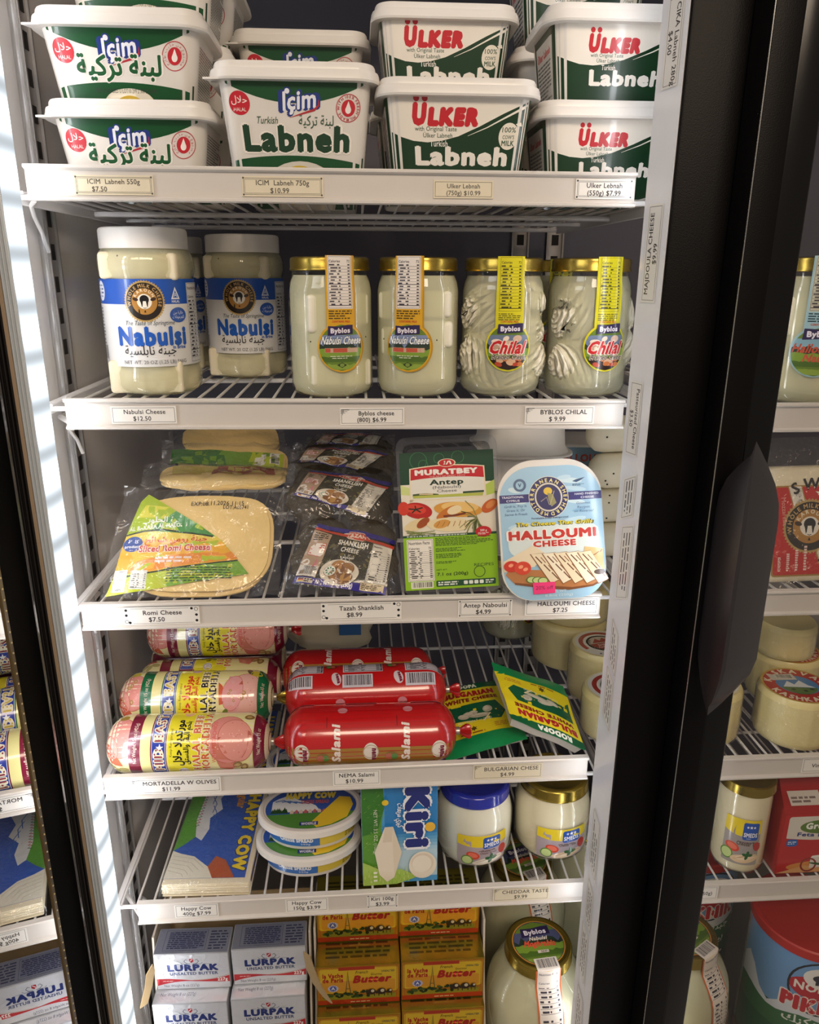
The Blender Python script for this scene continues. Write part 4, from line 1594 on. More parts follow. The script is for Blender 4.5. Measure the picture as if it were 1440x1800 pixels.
def romi_art(w, h):
    a = Art()
    # slanting sleeve: lime foot, orange middle, dark and light green head
    tri = [(0, 0), (w * .88, h * .20), (w * .60, h * .62), (w * .16, h * .98), (w * .10, h * .98)]
    a.poly([(0, .0), (w * .84, h * .185), (w * .66, h * .50), (w * .50, h * .66), (w * .14, h * .98), (w * .10, h * .90)], '#b7c92c')
    a.poly([(.0, .0), (w * .84, h * .185), (w * .765, h * .315), (w * .02, h * .155)], '#b9c62a')
    a.poly([(w * .33, h * .075), (w * .84, h * .185), (w * .765, h * .315), (w * .38, h * .235)], '#76aa2c')
    a.poly([(w * .02, h * .155), (w * .765, h * .315), (w * .655, h * .50), (w * .05, h * .56), (w * .035, h * .40)], '#eeb22a')
    a.poly([(w * .10, h * .20), (w * .765, h * .33), (w * .72, h * .40), (w * .40, h * .37), (w * .16, h * .32)], '#e8912c')
    a.poly([(w * .05, h * .47), (w * .655, h * .50), (w * .62, h * .545), (w * .30, h * .62), (w * .05, h * .57)], '#e6cf52')
    a.poly([(w * .14, h * .30), (w * .42, h * .42), (w * .30, h * .46), (w * .10, h * .40)], '#f3c846')
    a.poly([(w * .05, h * .57), (w * .18, h * .60), (w * .33, h * .615), (w * .61, h * .545), (w * .14, h * .98), (w * .10, h * .90)], '#a9c42a')
    a.poly([(w * .20, h * .60), (w * .61, h * .55), (w * .34, h * .80), (w * .26, h * .70)], '#3f9140')
    a.poly([(w * .10, h * .74), (w * .28, h * .72), (w * .30, h * .84), (w * .14, h * .86)], '#dcd84a')
    a.line([(w * .05, h * .565), (w * .16, h * .60), (w * .28, h * .61), (w * .45, h * .575), (w * .60, h * .545)], .0022, '#20351f')
    a.line([(w * .02, h * .155), (w * .40, h * .245), (w * .765, h * .315)], .0018, '#20351f')
    a.text(ar('بقرة الحلوب'), w * .27, h * .685, .0072, '#eef2e4', bold=.03, w=.050, rot=.06)
    a.text('AL BAKARA AL HALOUB', w * .245, h * .625, .0052, '#eef2e4', bold=.04, w=.068, rot=.08)
    a.ell(w * .105, h * .475, .0115, .0100, '#2c4f9e')
    a.text(ar('كاملة'), w * .105, h * .485, .0042, '#eef0f4', bold=.03)
    a.text('product', w * .105, h * .440, .0036, '#eef0f4', bold=.04)
    a.text('Sliced Romi Cheese', w * .37, h * .405, .0080, '#f3e3d6', bold=.11, w=.084, rot=.02)
    a.text('Sliced Romi Cheese', w * .37, h * .405, .0080, '#cf3d26', bold=.035, w=.082, rot=.02)
    a.text(ar('جبنة رومي شرائح'), w * .37, h * .495, .0070, '#cf3d26', bold=.02, w=.072, rot=.02)
    a.fine(w * .26, h * .29, w * .50, h * .355, 2, '#f0dcd0', 4, .6)
    a.bars(w * .025, h * .035, w * .105, h * .235, '#efefe8', '#222', 5, horiz=True)
    a.facts(w * .13, h * .06, w * .225, h * .225, '#eeeee4', '#55524c', False, 6, 7)
    a.fine(w * .34, h * .115, w * .74, h * .255, 6, '#2f4a22', 9, .4)
    return a


def romi_bag(label, pt, art=True, stamp=True, group='bags of sliced cheese', art_fn=None, slices=3):
    t = thing('cheese_bag', label, 'bag', pt.o, 0, group)
    rr = random.Random(int(pt.seed * 10))
    for k in range(slices):
        du, dv = rr.uniform(-.02, .03), rr.uniform(-.02, .04)
        mb = MB()
        n = 40
        outl = []
        for i in range(n):
            g = 2 * PI * i / n
            outl.append((.53 + du + .43 * abs(math.cos(g)) ** .62 * (1 if math.cos(g) > 0 else -1), .49 + dv + .47 * abs(math.sin(g)) ** .62 * (1 if math.sin(g) > 0 else -1)))
        rings = [[pt.P(.53 + (u - .53) * s, .5 + (v - .5) * s, -.0006 - .0030 * k - z) for u, v in outl] for s, z in ((.02, 0), (.4, 0), (.75, 0), (1, .0004), (1.005, .0020), (1, .0038), (.5, .004), (.02, .004))]
        mb.loft(rings, True, True)
        mb.build('cheese_slice', M['yellowcheese'], t, 40)
    if art_fn:
        art_fn(pt.w, pt.h).build('label_print', lambda u, v, h: pt.mp(u, v, h + .0012), M['pfilm'], t, (.010, .010))
    if stamp:
        a = Art().text('EXP:08.11.2026 11:15', pt.w * .60, pt.h * .86, .0060, '#3a332c', bold=.01, w=pt.w * .34, rot=.03)
        a.text('LOT:A05741', pt.w * .72, pt.h * .825, .0052, '#3a332c', bold=.01, w=pt.w * .16, rot=.02)
        a.build('date_print', lambda u, v, h: pt.mp(u, v, h + .0008), M['pmatte'], t, (.012, 0))
    pt.sheet(.03, .06, .0026, edge=.010).build('bag_film', M['film'], t, 60)
    return t


def A3(u, v, Y):
    return at(u, v, Y=Y)


pt = Patch(A3(186, 1050, .010), A3(482, 1046, .012), A3(492, 868, .105), A3(226, 868, .105), .006, .0022, 10, 1.3)
romi_bag('front bag of sliced yellow cheese with a slanting green and orange sleeve', pt, art_fn=romi_art)


def romi_back_art(w, h):
    a = Art()
    a.poly([(w * .05, h * .35), (w * .95, h * .30), (w * .95, h * .72), (w * .05, h * .80)], '#6d9a2e')
    a.poly([(w * .05, h * .35), (w * .5, h * .33), (w * .46, h * .78), (w * .05, h * .80)], '#2f6b2c')
    a.poly([(w * .66, h * .32), (w * .95, h * .30), (w * .95, h * .72), (w * .70, h * .76)], '#b5c62e')
    a.facts(w * .72, h * .36, w * .81, h * .68, '#eeeee4', '#55524c', False, 3, 6)
    a.bars(w * .84, h * .34, w * .92, h * .72, '#efefe8', '#222', 6, horiz=True)
    return a


def romi_red_art(w, h):
    a = Art()
    a.poly([(w * .18, h * .45), (w * .9, h * .45), (w * .9, h * .85), (w * .18, h * .85)], '#d9c262')
    a.poly([(w * .45, h * .45), (w * .9, h * .45), (w * .9, h * .8), (w * .48, h * .85)], '#a8503c')
    a.fine(w * .5, h * .5, w * .86, h * .78, 5, '#e0c2a2', 3)
    return a


p2 = Patch(A3(255, 858, .115), A3(512, 850, .115), A3(505, 822, .160), A3(262, 818, .160), .004, .004, 12, 2.1)
romi_bag('bag of sliced cheese behind the front one, its yellow and rust printed band crumpled', p2, stamp=False, art_fn=romi_red_art, slices=3)
p3 = Patch(A3(288, 838, .185), A3(506, 846, .180), A3(512, 785, .240), A3(292, 782, .240), .003, .003, 12, 3.4)
romi_bag('bag of sliced cheese with a green band and bar code, behind the crumpled one', p3, stamp=False, art_fn=romi_back_art, slices=3)
p4 = Patch(A3(300, 792, .250), A3(500, 795, .250), A3(490, 742, .330), A3(305, 742, .330), .003, .003, 12, 4.2)
romi_bag('rearmost bag of sliced cheese, a date stamp showing under the shelf above', p4, stamp=True, slices=3)


def shank_art(w, h):
    a = Art()
    a.rect(0, 0, w, h, '#2e281c', .003)
    rr = random.Random(4)
    for k in range(60):
        a.ell(w * rr.uniform(.24, .78), h * rr.uniform(.30, .84), w * rr.uniform(.01, .045), h * rr.uniform(.01, .04), rr.choice(['#4d4526', '#3b3a1e', '#5d552c', '#241f18', '#6a5f33']), 9, rr.uniform(0, 3))
    # curved head bands
    a.poly([(0, h)] + arc_pts(0, h * .93, w, h * .90, h * .0)[::1] + [(w, h)], '#33298a')
    a.poly(arc_pts(0, h * .925, w, h * .86, h * .0) + arc_pts(w, h * .80, 0, h * .885, .0), '#c8432f')
    a.poly([(w * .36, h * .90), (w * .44, h * .96), (w * .62, h * .955), (w * .70, h * .88), (w * .62, h * .80), (w * .44, h * .82)], '#ecdcd0')
    a.poly([(w * .375, h * .90), (w * .445, h * .95), (w * .615, h * .945), (w * .685, h * .88), (w * .615, h * .81), (w * .445, h * .83)], '#c8432f')
    a.text('TAZAH', w * .53, h * .855, h * .062, '#ecdccb', bold=.05, w=w * .24)
    a.text('SHANKLISH', w * .52, h * .70, h * .082, '#ece7da', bold=.05, w=w * .36)
    a.text('CHEESE', w * .50, h * .585, h * .075, '#ece7da', bold=.03, w=w * .21)
    a.text(ar('شنكليش'), w * .50, h * .47, h * .075, '#ece7da', bold=.01, w=w * .15)
    # left column
    a.poly([(0, h * .12), (w * .22, h * .12), (w * .235, h * .84), (0, h * .88)], '#b59a80')
    a.fine(w * .03, h * .70, w * .21, h * .84, 4, '#3c2f28', 2)
    a.rect(w * .035, h * .45, w * .215, h * .66, '#efe6de')
    a.frame(w * .035, h * .45, w * .215, h * .66, w * .006, '#c8432f')
    a.fine(w * .05, h * .47, w * .205, h * .64, 5, '#c8432f', 3)
    a.ell(w * .055, h * .33, w * .045, h * .05, '#e8e2da')
    a.poly([(w * .14, h * .27), (w * .19, h * .27), (w * .165, h * .42)], '#cf7a86')
    a.bars(w * .005, h * .12, w * .215, h * .29, '#dcd6ce')
    # foot band
    a.rect(0, 0, w, h * .105, '#33298a')
    a.rect(w * .035, h * .02, w * .21, h * .09, '#d9cfc0')
    for k, c in enumerate(('#1d1b1b', '#c03020', '#dcb53a')):
        a.rect(w * .045, h * (.067 - .018 * k), w * .105, h * (.085 - .018 * k), c)
    a.fine(w * .115, h * .025, w * .205, h * .085, 2, '#4a3a30', 2, .6)
    a.text('Net WT. 9 oz (250g)', w * .44, h * .026, h * .058, '#ece7ec', bold=.05, w=w * .40)
    # plate of cheese balls
    a.ell(w * .46, h * .235, w * .215, h * .205, '#ddd3c0', 30)
    for x, y, r, q, c in ((.37, .24, .085, .8, '#a5713a'), (.43, .335, .08, .8, '#b07a3c'), (.53, .30, .085, .9, '#9a6a34'), (.52, .15, .10, .7, '#b98a44'), (.42, .18, .07, .9, '#ad7a3e')):
        a.ell(w * x, h * y, w * r, w * r * q, '#7d4f25', 22, .3)
        a.ell(w * x, h * (y + .008), w * r * .9, w * r * q * .86, c, 22, .3)
    a.ell(w * .355, h * .235, w * .062, w * .062, '#e8e6da', 24)
    for k in range(8):
        g = k * PI / 4
        a.ell(w * (.355 + .038 * math.cos(g)), h * .235 + w * .038 * math.sin(g), w * .013, w * .009, '#3f7a56', 10, g)
    # facts
    a.facts(w * .755, h * .13, w * .985, h * .80, '#e2dccf', '#35302c', True, 7, 12)
    a.rect(w * .72, h * .02, w * .97, h * .125, '#d9c9a8')
    a.fine(w * .73, h * .03, w * .96, h * .115, 4, '#5a4a3a', 6)
    return a


def shank_pack(label, c, seed, lab, rot_pts, balls):
    pt = Patch(*c, .010, .0035, 14, seed)
    t = thing('vacuum_pack', label, 'cheese pack', pt.o, 0, 'dark vacuum packs of herb cheese')
    for (u, v, r) in balls:
        p = pt.P(u, v, -r * .46)
        ex, ey = (pt.c[1] - pt.c[0]).normalized(), pt.n.cross((pt.c[1] - pt.c[0]).normalized())
        mx = Matrix((ex, ey, pt.n)).transposed()
        MB().blob((0, 0, 0), r * 1.1, r, r * .50, .16, 40, 30, 18, seed + u * 7, mx).build('cheese_ball', M['herb'], t, 80, p)
    a = shank_art(.105, .078)
    (u0, v0), (u1, v1), (u2, v2), (u3, v3) = rot_pts

    def mp(u, v, h):
        s_, q = u / .105, v / .078
        U = (u0 * (1 - s_) + u1 * s_) * (1 - q) + (u3 * (1 - s_) + u2 * s_) * q
        V = (v0 * (1 - s_) + v1 * s_) * (1 - q) + (v3 * (1 - s_) + v2 * s_) * q
        return pt.P(U, V, h + .0045)
    a.build('label_print', mp, M['pfilm'], t, (.009, .009))
    pt.sheet(.03, .06, .0065, edge=.014).build('bag_film', M['film'], t, 60)
    return t


B4 = [(.25, .46, .030), (.74, .46, .030), (.26, .80, .028), (.74, .80, .028)]
shank_pack('front vacuum pack of herb cheese with a tilted dark label, beside the clear tray', [A3(494, 1048, .008), A3(703, 1045, .010), A3(695, 925, .085), A3(535, 915, .085)], 1.7, None, [(.075, .12), (.875, -.03), (.985, .74), (.17, .90)], B4)
shank_pack('vacuum pack of herb cheese second from the front, its label foot bent under the film', [A3(492, 915, .10), A3(690, 935, .10), A3(702, 838, .155), A3(512, 826, .155)], 2.9, None, [(.08, .42), (.74, .12), (.94, .80), (.18, .95)], B4)
shank_pack('vacuum pack of herb cheese third back, seen almost edge on', [A3(508, 845, .165), A3(690, 850, .165), A3(705, 795, .225), A3(520, 790, .225)], 3.3, None, [(.06, .40), (.70, .12), (.90, .72), (.14, .88)], B4)
shank_pack('rearmost vacuum pack of herb cheese in the shadow', [A3(535, 800, .235), A3(690, 805, .235), A3(690, 768, .29), A3(545, 772, .29)], 4.1, None, [(.1, .2), (.8, .1), (.9, .7), (.2, .8)], B4[:2])


# ---- green-topped tray
def antep_art(w, h):
    a = Art()
    lime, dk = '#8fbf1f', '#12402a'
    a.rect(0, 0, w, h, '#e9e0cc')
    a.rect(0, h * .77, w, h, dk)
    for x, y, r in ((.2, .94, .085), (.42, .95, .05), (.62, .955, .06), (.25, .91, .045)):
        a.ring(w * x, h * y, w * r, w * (r + .008), '#2f7040', 26)
    a.poly([(0, h * .77), (w * .12, h * .74), (w * .12, h * .69), (0, h * .70)], '#cfd98a')
    a.poly([(w, h * .78), (w * .86, h * .73), (w * .86, h * .66), (w, h * .68)], '#b6cc5a')
    # name shield
    sh = [(w * .09, h * .64)] + arc_pts(w * .09, h * .66, w * .91, h * .66, -h * .012) + [(w * .91, h * .66)] + arc_pts(w * .90, h * .885, w * .10, h * .885, h * .020)
    a.poly(sh, '#e9d9b8')
    ins = arc_pts(w * .105, h * .668, w * .895, h * .668, -h * .010) + arc_pts(w * .885, h * .879, w * .115, h * .879, h * .018)
    a.poly(ins, '#e6e2d6')
    a.poly(arc_pts(w * .108, h * .800, w * .892, h * .800, h * .016) + arc_pts(w * .885, h * .879, w * .115, h * .879, h * .018), '#c4202a')
    a.ell(w * .50, h * .917, w * .095, h * .030, '#e9d9b8')
    a.ell(w * .50, h * .917, w * .083, h * .026, '#c4202a')
    for k in (-1, 1):
        a.poly([(w * (.5 + k * .012) - w * .025, h * .904), (w * (.5 + k * .012) - w * .008, h * .904), (w * (.5 + k * .030), h * .931), (w * (.5 + k * .012), h * .931)], '#f1e8dc')
    a.poly([(w * .535, h * .904), (w * .555, h * .904), (w * .54, h * .931), (w * .525, h * .931)], '#f1e8dc')
    a.text('MURATBEY', w * .49, h * .837, h * .034, '#f2ebe2', bold=.075, w=w * .67)
    a.text('THE ART OF GREAT TASTE', w * .5, h * .818, h * .0085, '#efc9bd', w=w * .38)
    a.text('Antep', w * .49, h * .762, h * .036, '#1c3527', bold=.035, w=w * .36)
    a.text('(Naboulsi)', w * .49, h * .733, h * .020, '#33383a', bold=.0, w=w * .30)
    a.text('Cheese', w * .49, h * .706, h * .020, '#33383a', bold=.0, w=w * .21)
    a.poly(arc_pts(w * .125, h * .700, w * .40, h * .694, .001) + [(w * .40, h * .683), (w * .125, h * .688)], '#41552f')
    a.poly([(w * .19, h * .694), (w * .34, h * .690), (w * .34, h * .700), (w * .2, h * .702)], '#d9c49a')
    a.poly([(w * .66, h * .690), (w * .885, h * .692), (w * .885, h * .706), (w * .66, h * .704)], '#2e4a30')
    a.poly([(w * .12, h * .688), (w * .88, h * .690), (w * .87, h * .668), (w * .13, h * .670)], '#b8bd52')
    # food
    a.ell(w * .17, h * .580, w * .155, h * .058, '#b8201c', 26, -.2)
    a.ell(w * .02, h * .600, w * .06, h * .05, '#d03a28', 20)
    a.ell(w * .15, h * .592, w * .11, h * .035, '#d6402c', 22, -.2)
    for g in range(5):
        q = .4 + g * 1.25
        a.line([(w * .15, h * .590), (w * .15 + w * .08 * math.cos(q), h * .590 + h * .028 * math.sin(q))], w * .014, '#1f2a16')
    a.ell(w * .60, h * .575, w * .26, h * .055, '#d99a3e', 28, -.10)
    a.ell(w * .62, h * .592, w * .20, h * .038, '#ecc274', 24, -.08)
    a.ell(w * .48, h * .555, w * .13, h * .032, '#c8742c', 20, .5)
    a.line([(w * .44, h * .530), (w * .56, h * .533), (w * .68, h * .545)], h * .016, '#7c3a1c')
    a.ell(w * .56, h * .572, w * .08, h * .030, '#edd9ae', 18, .3)
    a.ell(w * .94, h * .590, w * .10, h * .040, '#c8602a', 18, .6)
    a.ell(w * .95, h * .600, w * .06, h * .022, '#dc8a4a', 14, .6)
    a.ell(w * .16, h * .480, w * .15, h * .038, '#e3cf9e', 20, .3)
    a.ell(w * .22, h * .490, w * .08, h * .028, '#a04c1e', 18, .6)
    a.ell(w * .50, h * .468, w * .24, h * .050, '#e9d7ab', 28, -.05)
    a.ell(w * .42, h * .475, w * .09, h * .030, '#d59a4a', 18, .2)
    for g in range(6):
        a.line([(w * (.36 + .06 * g), h * .455), (w * (.40 + .055 * g), h * .492)], w * .007, '#a8702e')
    rr = random.Random(3)
    for g in range(26):
        x0, y0 = w * .80, h * .505
        q = rr.uniform(1.6, 5.4)
        l = rr.uniform(.10, .26)
        a.line([(x0, y0), (x0 + w * l * .5 * math.cos(q), y0 + w * l * .5 * math.sin(q)), (x0 + w * l * math.cos(q + .2), y0 + w * l * math.sin(q + .2))], w * .008, rr.choice(['#4e5a2a', '#6d7438', '#39451f', '#8a8a52']))
    for g in range(10):
        a.line([(w * rr.uniform(.0, .1), h * rr.uniform(.40, .44)), (w * rr.uniform(.2, .36), h * rr.uniform(.39, .43))], w * .006, '#7f8a4c')
    a.rect(0, h * .385, w, h * .402, '#1d4a30')
    a.fine(w * .04, h * .387, w * .74, h * .400, 1, '#d9e0cf', 4, .5)
    # lime foot
    a.rect(0, 0, w, h * .385, lime)
    a.ell(w * .86, h * .405, w * .085, h * .040, '#c4202a')
    a.text('200 g', w * .86, h * .408, h * .014, '#f0dcd4', bold=.04)
    a.fine(w * .80, h * .383, w * .92, h * .400, 2, '#f0dcd4', 5)
    a.facts(w * .035, h * .065, w * .315, h * .372, '#efe9dd', '#33322c', True, 9, 15)
    a.bars(w * .06, h * .012, w * .30, h * .060, '#e6e6d2')
    a.fine(w * .34, h * .315, w * .965, h * .378, 6, '#35521a', 6)
    a.fine(w * .34, h * .272, w * .66, h * .302, 3, '#35521a', 7)
    a.fine(w * .34, h * .225, w * .62, h * .260, 3, '#35521a', 8)
    a.fine(w * .34, h * .185, w * .56, h * .205, 2, '#35521a', 9)
    a.text('RECIPES', w * .85, h * .155, h * .020, '#2f4a18', w=w * .21)
    a.text('NET WT.', w * .40, h * .135, h * .012, '#2f4a18', w=w * .12)
    a.text('7.1 oz (200g)', w * .51, h * .098, h * .022, '#22301a', bold=.02, w=w * .33)
    a.ring(w * .80, h * .115, w * .055, w * .062, '#2f4a18', 20)
    a.rect(w * .33, h * .018, w * .97, h * .062, '#1d4a30', h * .008)
    a.fine(w * .35, h * .024, w * .58, h * .056, 2, '#dfe6da', 2, .6)
    a.fine(w * .86, h * .024, w * .95, h * .056, 2, '#dfe6da', 3, .6)
    for k in range(4):
        a.rect(w * (.625 + .057 * k), h * .027, w * (.668 + .057 * k), h * .053, '#e6ece0', h * .006)
    return a


def tilt_to(lo, hi, yaw=0.0):
    """Rotation that stands a flat pack with its foot at lo and its head towards hi."""
    d = Vector(hi) - Vector(lo)
    lean = math.atan2(d.y, d.z)
    roll = math.atan2(d.x, math.hypot(d.y, d.z))
    return (-lean, roll, yaw)


def tray_pack(name, label, cat, w, h, dep, art, loc, rot, corner, aw, ah, ax=0, ay=0, group=None):
    t = thing(name, label, cat, loc, rot, group)
    rim = MB()
    o = rrect(-w / 2, 0, w / 2, h, corner, 6)
    i1 = rrect(-w / 2 + .008, .008, w / 2 - .008, h - .008, corner * .7, 6)
    i2 = rrect(-w / 2 + .013, .013, w / 2 - .013, h - .013, corner * .6, 6)
    rim.loft([[Vector((x, 0, z)) for x, z in o], [Vector((x, -.0015, z)) for x, z in o], [Vector((x, -.0022, z)) for x, z in i1], [Vector((x, .0012, z)) for x, z in i1], [Vector((x, dep, z)) for x, z in i2]], False, True)
    rim.build('clear_tray', M['tray'], t, 30)
    return t


lo, hi = at(796, 1042, Y=.012), at(783, 766, Y=.056)
an = tray_pack('cheese_tray', 'clear tray of cheese with a dark green top and lime green foot', 'cheese pack', .118, (hi - lo).length, .022, None, lo, tilt_to(lo, hi, .0), .012, 0, 0)
hh = (hi - lo).length
mb = MB().box(-.050, .002, .010, .050, .019, hh - .018, .006, 3)
mb.build('cheese_slab', M['whitecheese'], an)
aw, ah = .110, hh - .024
ant = antep_art(aw, ah)
ant.build('label_print', lambda u, v, h: Vector((u - aw / 2 - .0005, -.0026 - h, v + .006)), M['pgloss'], an)


# ---- light blue halloumi pack
def tomb(w, h, top, bot, n=14):
    """Outline with a broad round head and rounder foot, x centred, z from 0 to h."""
    pts = []
    for i in range(n + 1):
        g = -PI / 2 + (PI / 2) * i / n
        pts.append((w / 2 - bot + bot * math.cos(g), bot + bot * math.sin(g)))
    for i in range(n + 1):
        g = (PI / 2) * i / n
        pts.append((w / 2 - top[0] + top[0] * math.cos(g), h - top[1] + top[1] * math.sin(g)))
    for i in range(n + 1):
        g = PI / 2 + (PI / 2) * i / n
        pts.append((-w / 2 + top[0] + top[0] * math.cos(g), h - top[1] + top[1] * math.sin(g)))
    for i in range(n + 1):
        g = PI + (PI / 2) * i / n
        pts.append((-w / 2 + bot + bot * math.cos(g), bot + bot * math.sin(g)))
    return pts


def halloumi_art(w, h):
    a = Art()
    X = lambda q: (q - .5) * w
    Y = lambda q: q * h
    a.poly(tomb(w, h, (.040, .038), .034), '#9cc3da')
    rr = random.Random(9)
    for k in range(16):
        a.ell(X(rr.uniform(.15, .85)), Y(rr.uniform(.50, .93)), w * rr.uniform(.05, .13), h * rr.uniform(.008, .022), rr.choice(['#b9d6e4', '#c9dfe6', '#86b3d2']), 16, rr.uniform(-.2, .2))
    a.rect(X(.06), Y(.33), X(.95), Y(.56), '#d5e0dc', .012)
    a.rect(X(.0), Y(.735), X(1), Y(.795), '#2c2a6e')
    a.text('TRADITIONAL', X(.13), Y(.770), h * .0155, '#dfe3f0', bold=.02, w=w * .215)
    a.text('CYPRUS', X(.13), Y(.743), h * .0155, '#dfe3f0', bold=.02, w=w * .13)
    a.text('HAND FINISHED', X(.855), Y(.770), h * .0155, '#dfe3f0', bold=.02, w=w * .235)
    a.text('CHEESE', X(.86), Y(.743), h * .0155, '#dfe3f0', bold=.02, w=w * .13)
    cx, cy, R = X(.48), Y(.765), w * .195
    a.ell(cx, cy, R, R * 1.04, '#e5e0c8', 36)
    a.ell(cx, cy, R * .975, R * 1.015, '#26255f', 36)
    a.arc('MEDITERRANEAN SHEPHERD', cx, cy, R * .76, R * .175, 90, '#e3d98a', .03, sp=1.30)
    a.ell(cx, cy, R * .70, R * .72, '#cfc9b4', 32)
    a.ell(cx, cy, R * .62, R * .64, '#2b2a5c', 32)
    a.ell(cx - R * .02, cy + R * .30, R * .22, R * .19, '#d8b640', 18)
    a.poly([(cx - R * .05, cy + R * .22), (cx + R * .22, cy + R * .14), (cx + R * .38, cy - R * .30), (cx + R * .12, cy - R * .48), (cx - R * .02, cy - R * .10)], '#8f8a5c')
    a.line([(cx - R * .40, cy - R * .20), (cx - R * .10, cy + R * .0), (cx + R * .02, cy - R * .38)], R * .05, '#8f8a7c')
    a.line([(cx + R * .30, cy + R * .30), (cx + R * .05, cy - R * .40)], R * .03, '#b8b08c')
    a.ring(X(.205), Y(.865), w * .040, w * .062, '#4a6486', 22)
    a.text('V', X(.205), Y(.852), h * .026, '#2f4a70', bold=.03)
    a.poly([(X(.72), Y(.875)), (X(.76), Y(.888)), (X(.85), Y(.902)), (X(.80), Y(.878)), (X(.76), Y(.866))], '#27486f')
    a.fine(X(.72), Y(.838), X(.84), Y(.856), 2, '#3c5877', 3)
    for i, q in enumerate(('Grill It, Fry It', 'Grate It, Or', 'Serve It Fresh')):
        a.text(q, X(.15), Y(.700 - .030 * i), h * .0175, '#3c5f8c', shear=.2, w=w * (.22, .18, .22)[i])
    for i, q in enumerate(('Gourmet', 'Recipes', 'on Reverse!')):
        a.text(q, X(.815), Y(.700 - .030 * i), h * .0175, '#3c5f8c', shear=.2, w=w * (.14, .12, .19)[i])
    a.text('Perishable Keep Refrigerated', X(.48), Y(.605), h * .0125, '#4a5574', bold=.02, w=w * .36)
    a.text('The Cheese That Grills', X(.52), Y(.555), h * .027, '#3b3a16', bold=.10, shear=.28, w=w * .77)
    a.text('The Cheese That Grills', X(.517), Y(.557), h * .027, '#e2d02c', bold=.03, shear=.28, w=w * .75)
    a.text('HALLOUMI', X(.495), Y(.458), h * .060, '#efe9df', bold=.13, w=w * .90)
    a.text('HALLOUMI', X(.495), Y(.458), h * .060, '#bf2b22', bold=.065, w=w * .86)
    a.text('CHEESE', X(.51), Y(.398), h * .040, '#efe9df', bold=.11, w=w * .45)
    a.text('CHEESE', X(.51), Y(.398), h * .040, '#bf2b22', bold=.055, w=w * .42)
    # board with grilled slices
    a.poly([(X(.0), Y(.30)), (X(.30), Y(.41)), (X(.42), Y(.34)), (X(.30), Y(.25)), (X(.0), Y(.22))], '#e6d6b6')
    a.poly([(X(.015), Y(.20)), (X(.05), Y(.24)), (X(.40), Y(.22)), (X(.98), Y(.20)), (X(.985), Y(.13)), (X(.86), Y(.085)), (X(.62), Y(.070)), (X(.40), Y(.095)), (X(.10), Y(.130))], '#b57744')
    a.poly([(X(.10), Y(.14)), (X(.40), Y(.105)), (X(.66), Y(.082)), (X(.86), Y(.095)), (X(.985), Y(.14)), (X(.985), Y(.125)), (X(.86), Y(.080)), (X(.62), Y(.062)), (X(.38), Y(.085)), (X(.10), Y(.125))], '#7d4a26')
    a.poly([(X(.80), Y(.38)), (X(.98), Y(.36)), (X(.985), Y(.20)), (X(.78), Y(.24))], '#dcb878')
    for k in range(4):
        a.line([(X(.80 + .05 * k), Y(.285 + .016 * k)), (X(.88 + .03 * k), Y(.305 + .016 * k))], h * .008, '#a0683a')
    for k in range(5):
        x = .26 + .115 * k
        a.poly([(X(x), Y(.345 - .002 * k)), (X(x + .135), Y(.350)), (X(x + .30), Y(.150 - .006 * k)), (X(x + .19), Y(.110 - .004 * k))], '#8a5a34')
        a.poly([(X(x + .012), Y(.345 - .002 * k)), (X(x + .135), Y(.347)), (X(x + .295), Y(.155 - .006 * k)), (X(x + .195), Y(.118 - .004 * k))], '#eee2c6' if k % 2 else '#e8d8b6')
        for j in range(3):
            a.line([(X(x + .055 + .075 * j), Y(.325 - .062 * j)), (X(x + .115 + .075 * j), Y(.272 - .062 * j))], h * .0085, '#6d3f22')
            a.line([(X(x + .105 + .070 * j), Y(.318 - .062 * j)), (X(x + .150 + .070 * j), Y(.276 - .062 * j))], h * .0060, '#7d4c28')
    a.ell(X(.075), Y(.262), w * .075, h * .042, '#c9301f', 22)
    a.ell(X(.185), Y(.245), w * .080, h * .050, '#d4402a', 22)
    for x, y in ((.07, .27), (.165, .255), (.21, .235)):
        a.ell(X(x), Y(y), w * .025, h * .013, '#ef9a72', 12, .3)
    for k in range(3):
        a.ell(X(.26 + .055 * k), Y(.155 - .006 * k), w * .050, h * .026, '#4f7a30', 18)
        a.ell(X(.263 + .055 * k), Y(.155 - .006 * k), w * .042, h * .021, '#c3d28a', 18)
    a.ell(X(.93), Y(.185), w * .055, h * .020, '#4a3224', 14)
    a.text('NET WT.', X(.52), Y(.052), h * .0165, '#d9e6ea', w=w * .16)
    a.text('8.8oz (250g)', X(.52), Y(.022), h * .0165, '#d9e6ea', w=w * .27)
    # bright price sticker
    a.poly([(X(.275), Y(.045)), (X(.485), Y(.047)), (X(.487), Y(.130)), (X(.270), Y(.132))], '#f0387e')
    a.text('20% off', X(.38), Y(.078), h * .026, '#5a1f36', shear=.1, w=w * .17)
    return a


def halloumi_pack(label, loc, rot, w=.121, h=.176):
    t = thing('cheese_pack', label, 'cheese pack', loc, rot, 'light blue cheese packs')
    o = tomb(w, h, (.044, .042), .036)
    sc = lambda k, dz=0: [(x * k, h / 2 + (z - h / 2) * k + dz) for x, z in o]
    mb = MB().loft([[Vector((x, 0.0, z)) for x, z in sc(1)], [Vector((x, .0016, z)) for x, z in sc(1)], [Vector((x, .003, z)) for x, z in sc(.93)], [Vector((x, .032, z)) for x, z in sc(.86)], [Vector((x, .036, z)) for x, z in sc(.80)]])
    mb.build('tub', M['plastic'], t, 35)
    halloumi_art(w * .978, h * .950).build('label_print', lambda u, v, q: Vector((u + w * .008, -q, v + h * .003)), M['pgloss'], t)
    return t


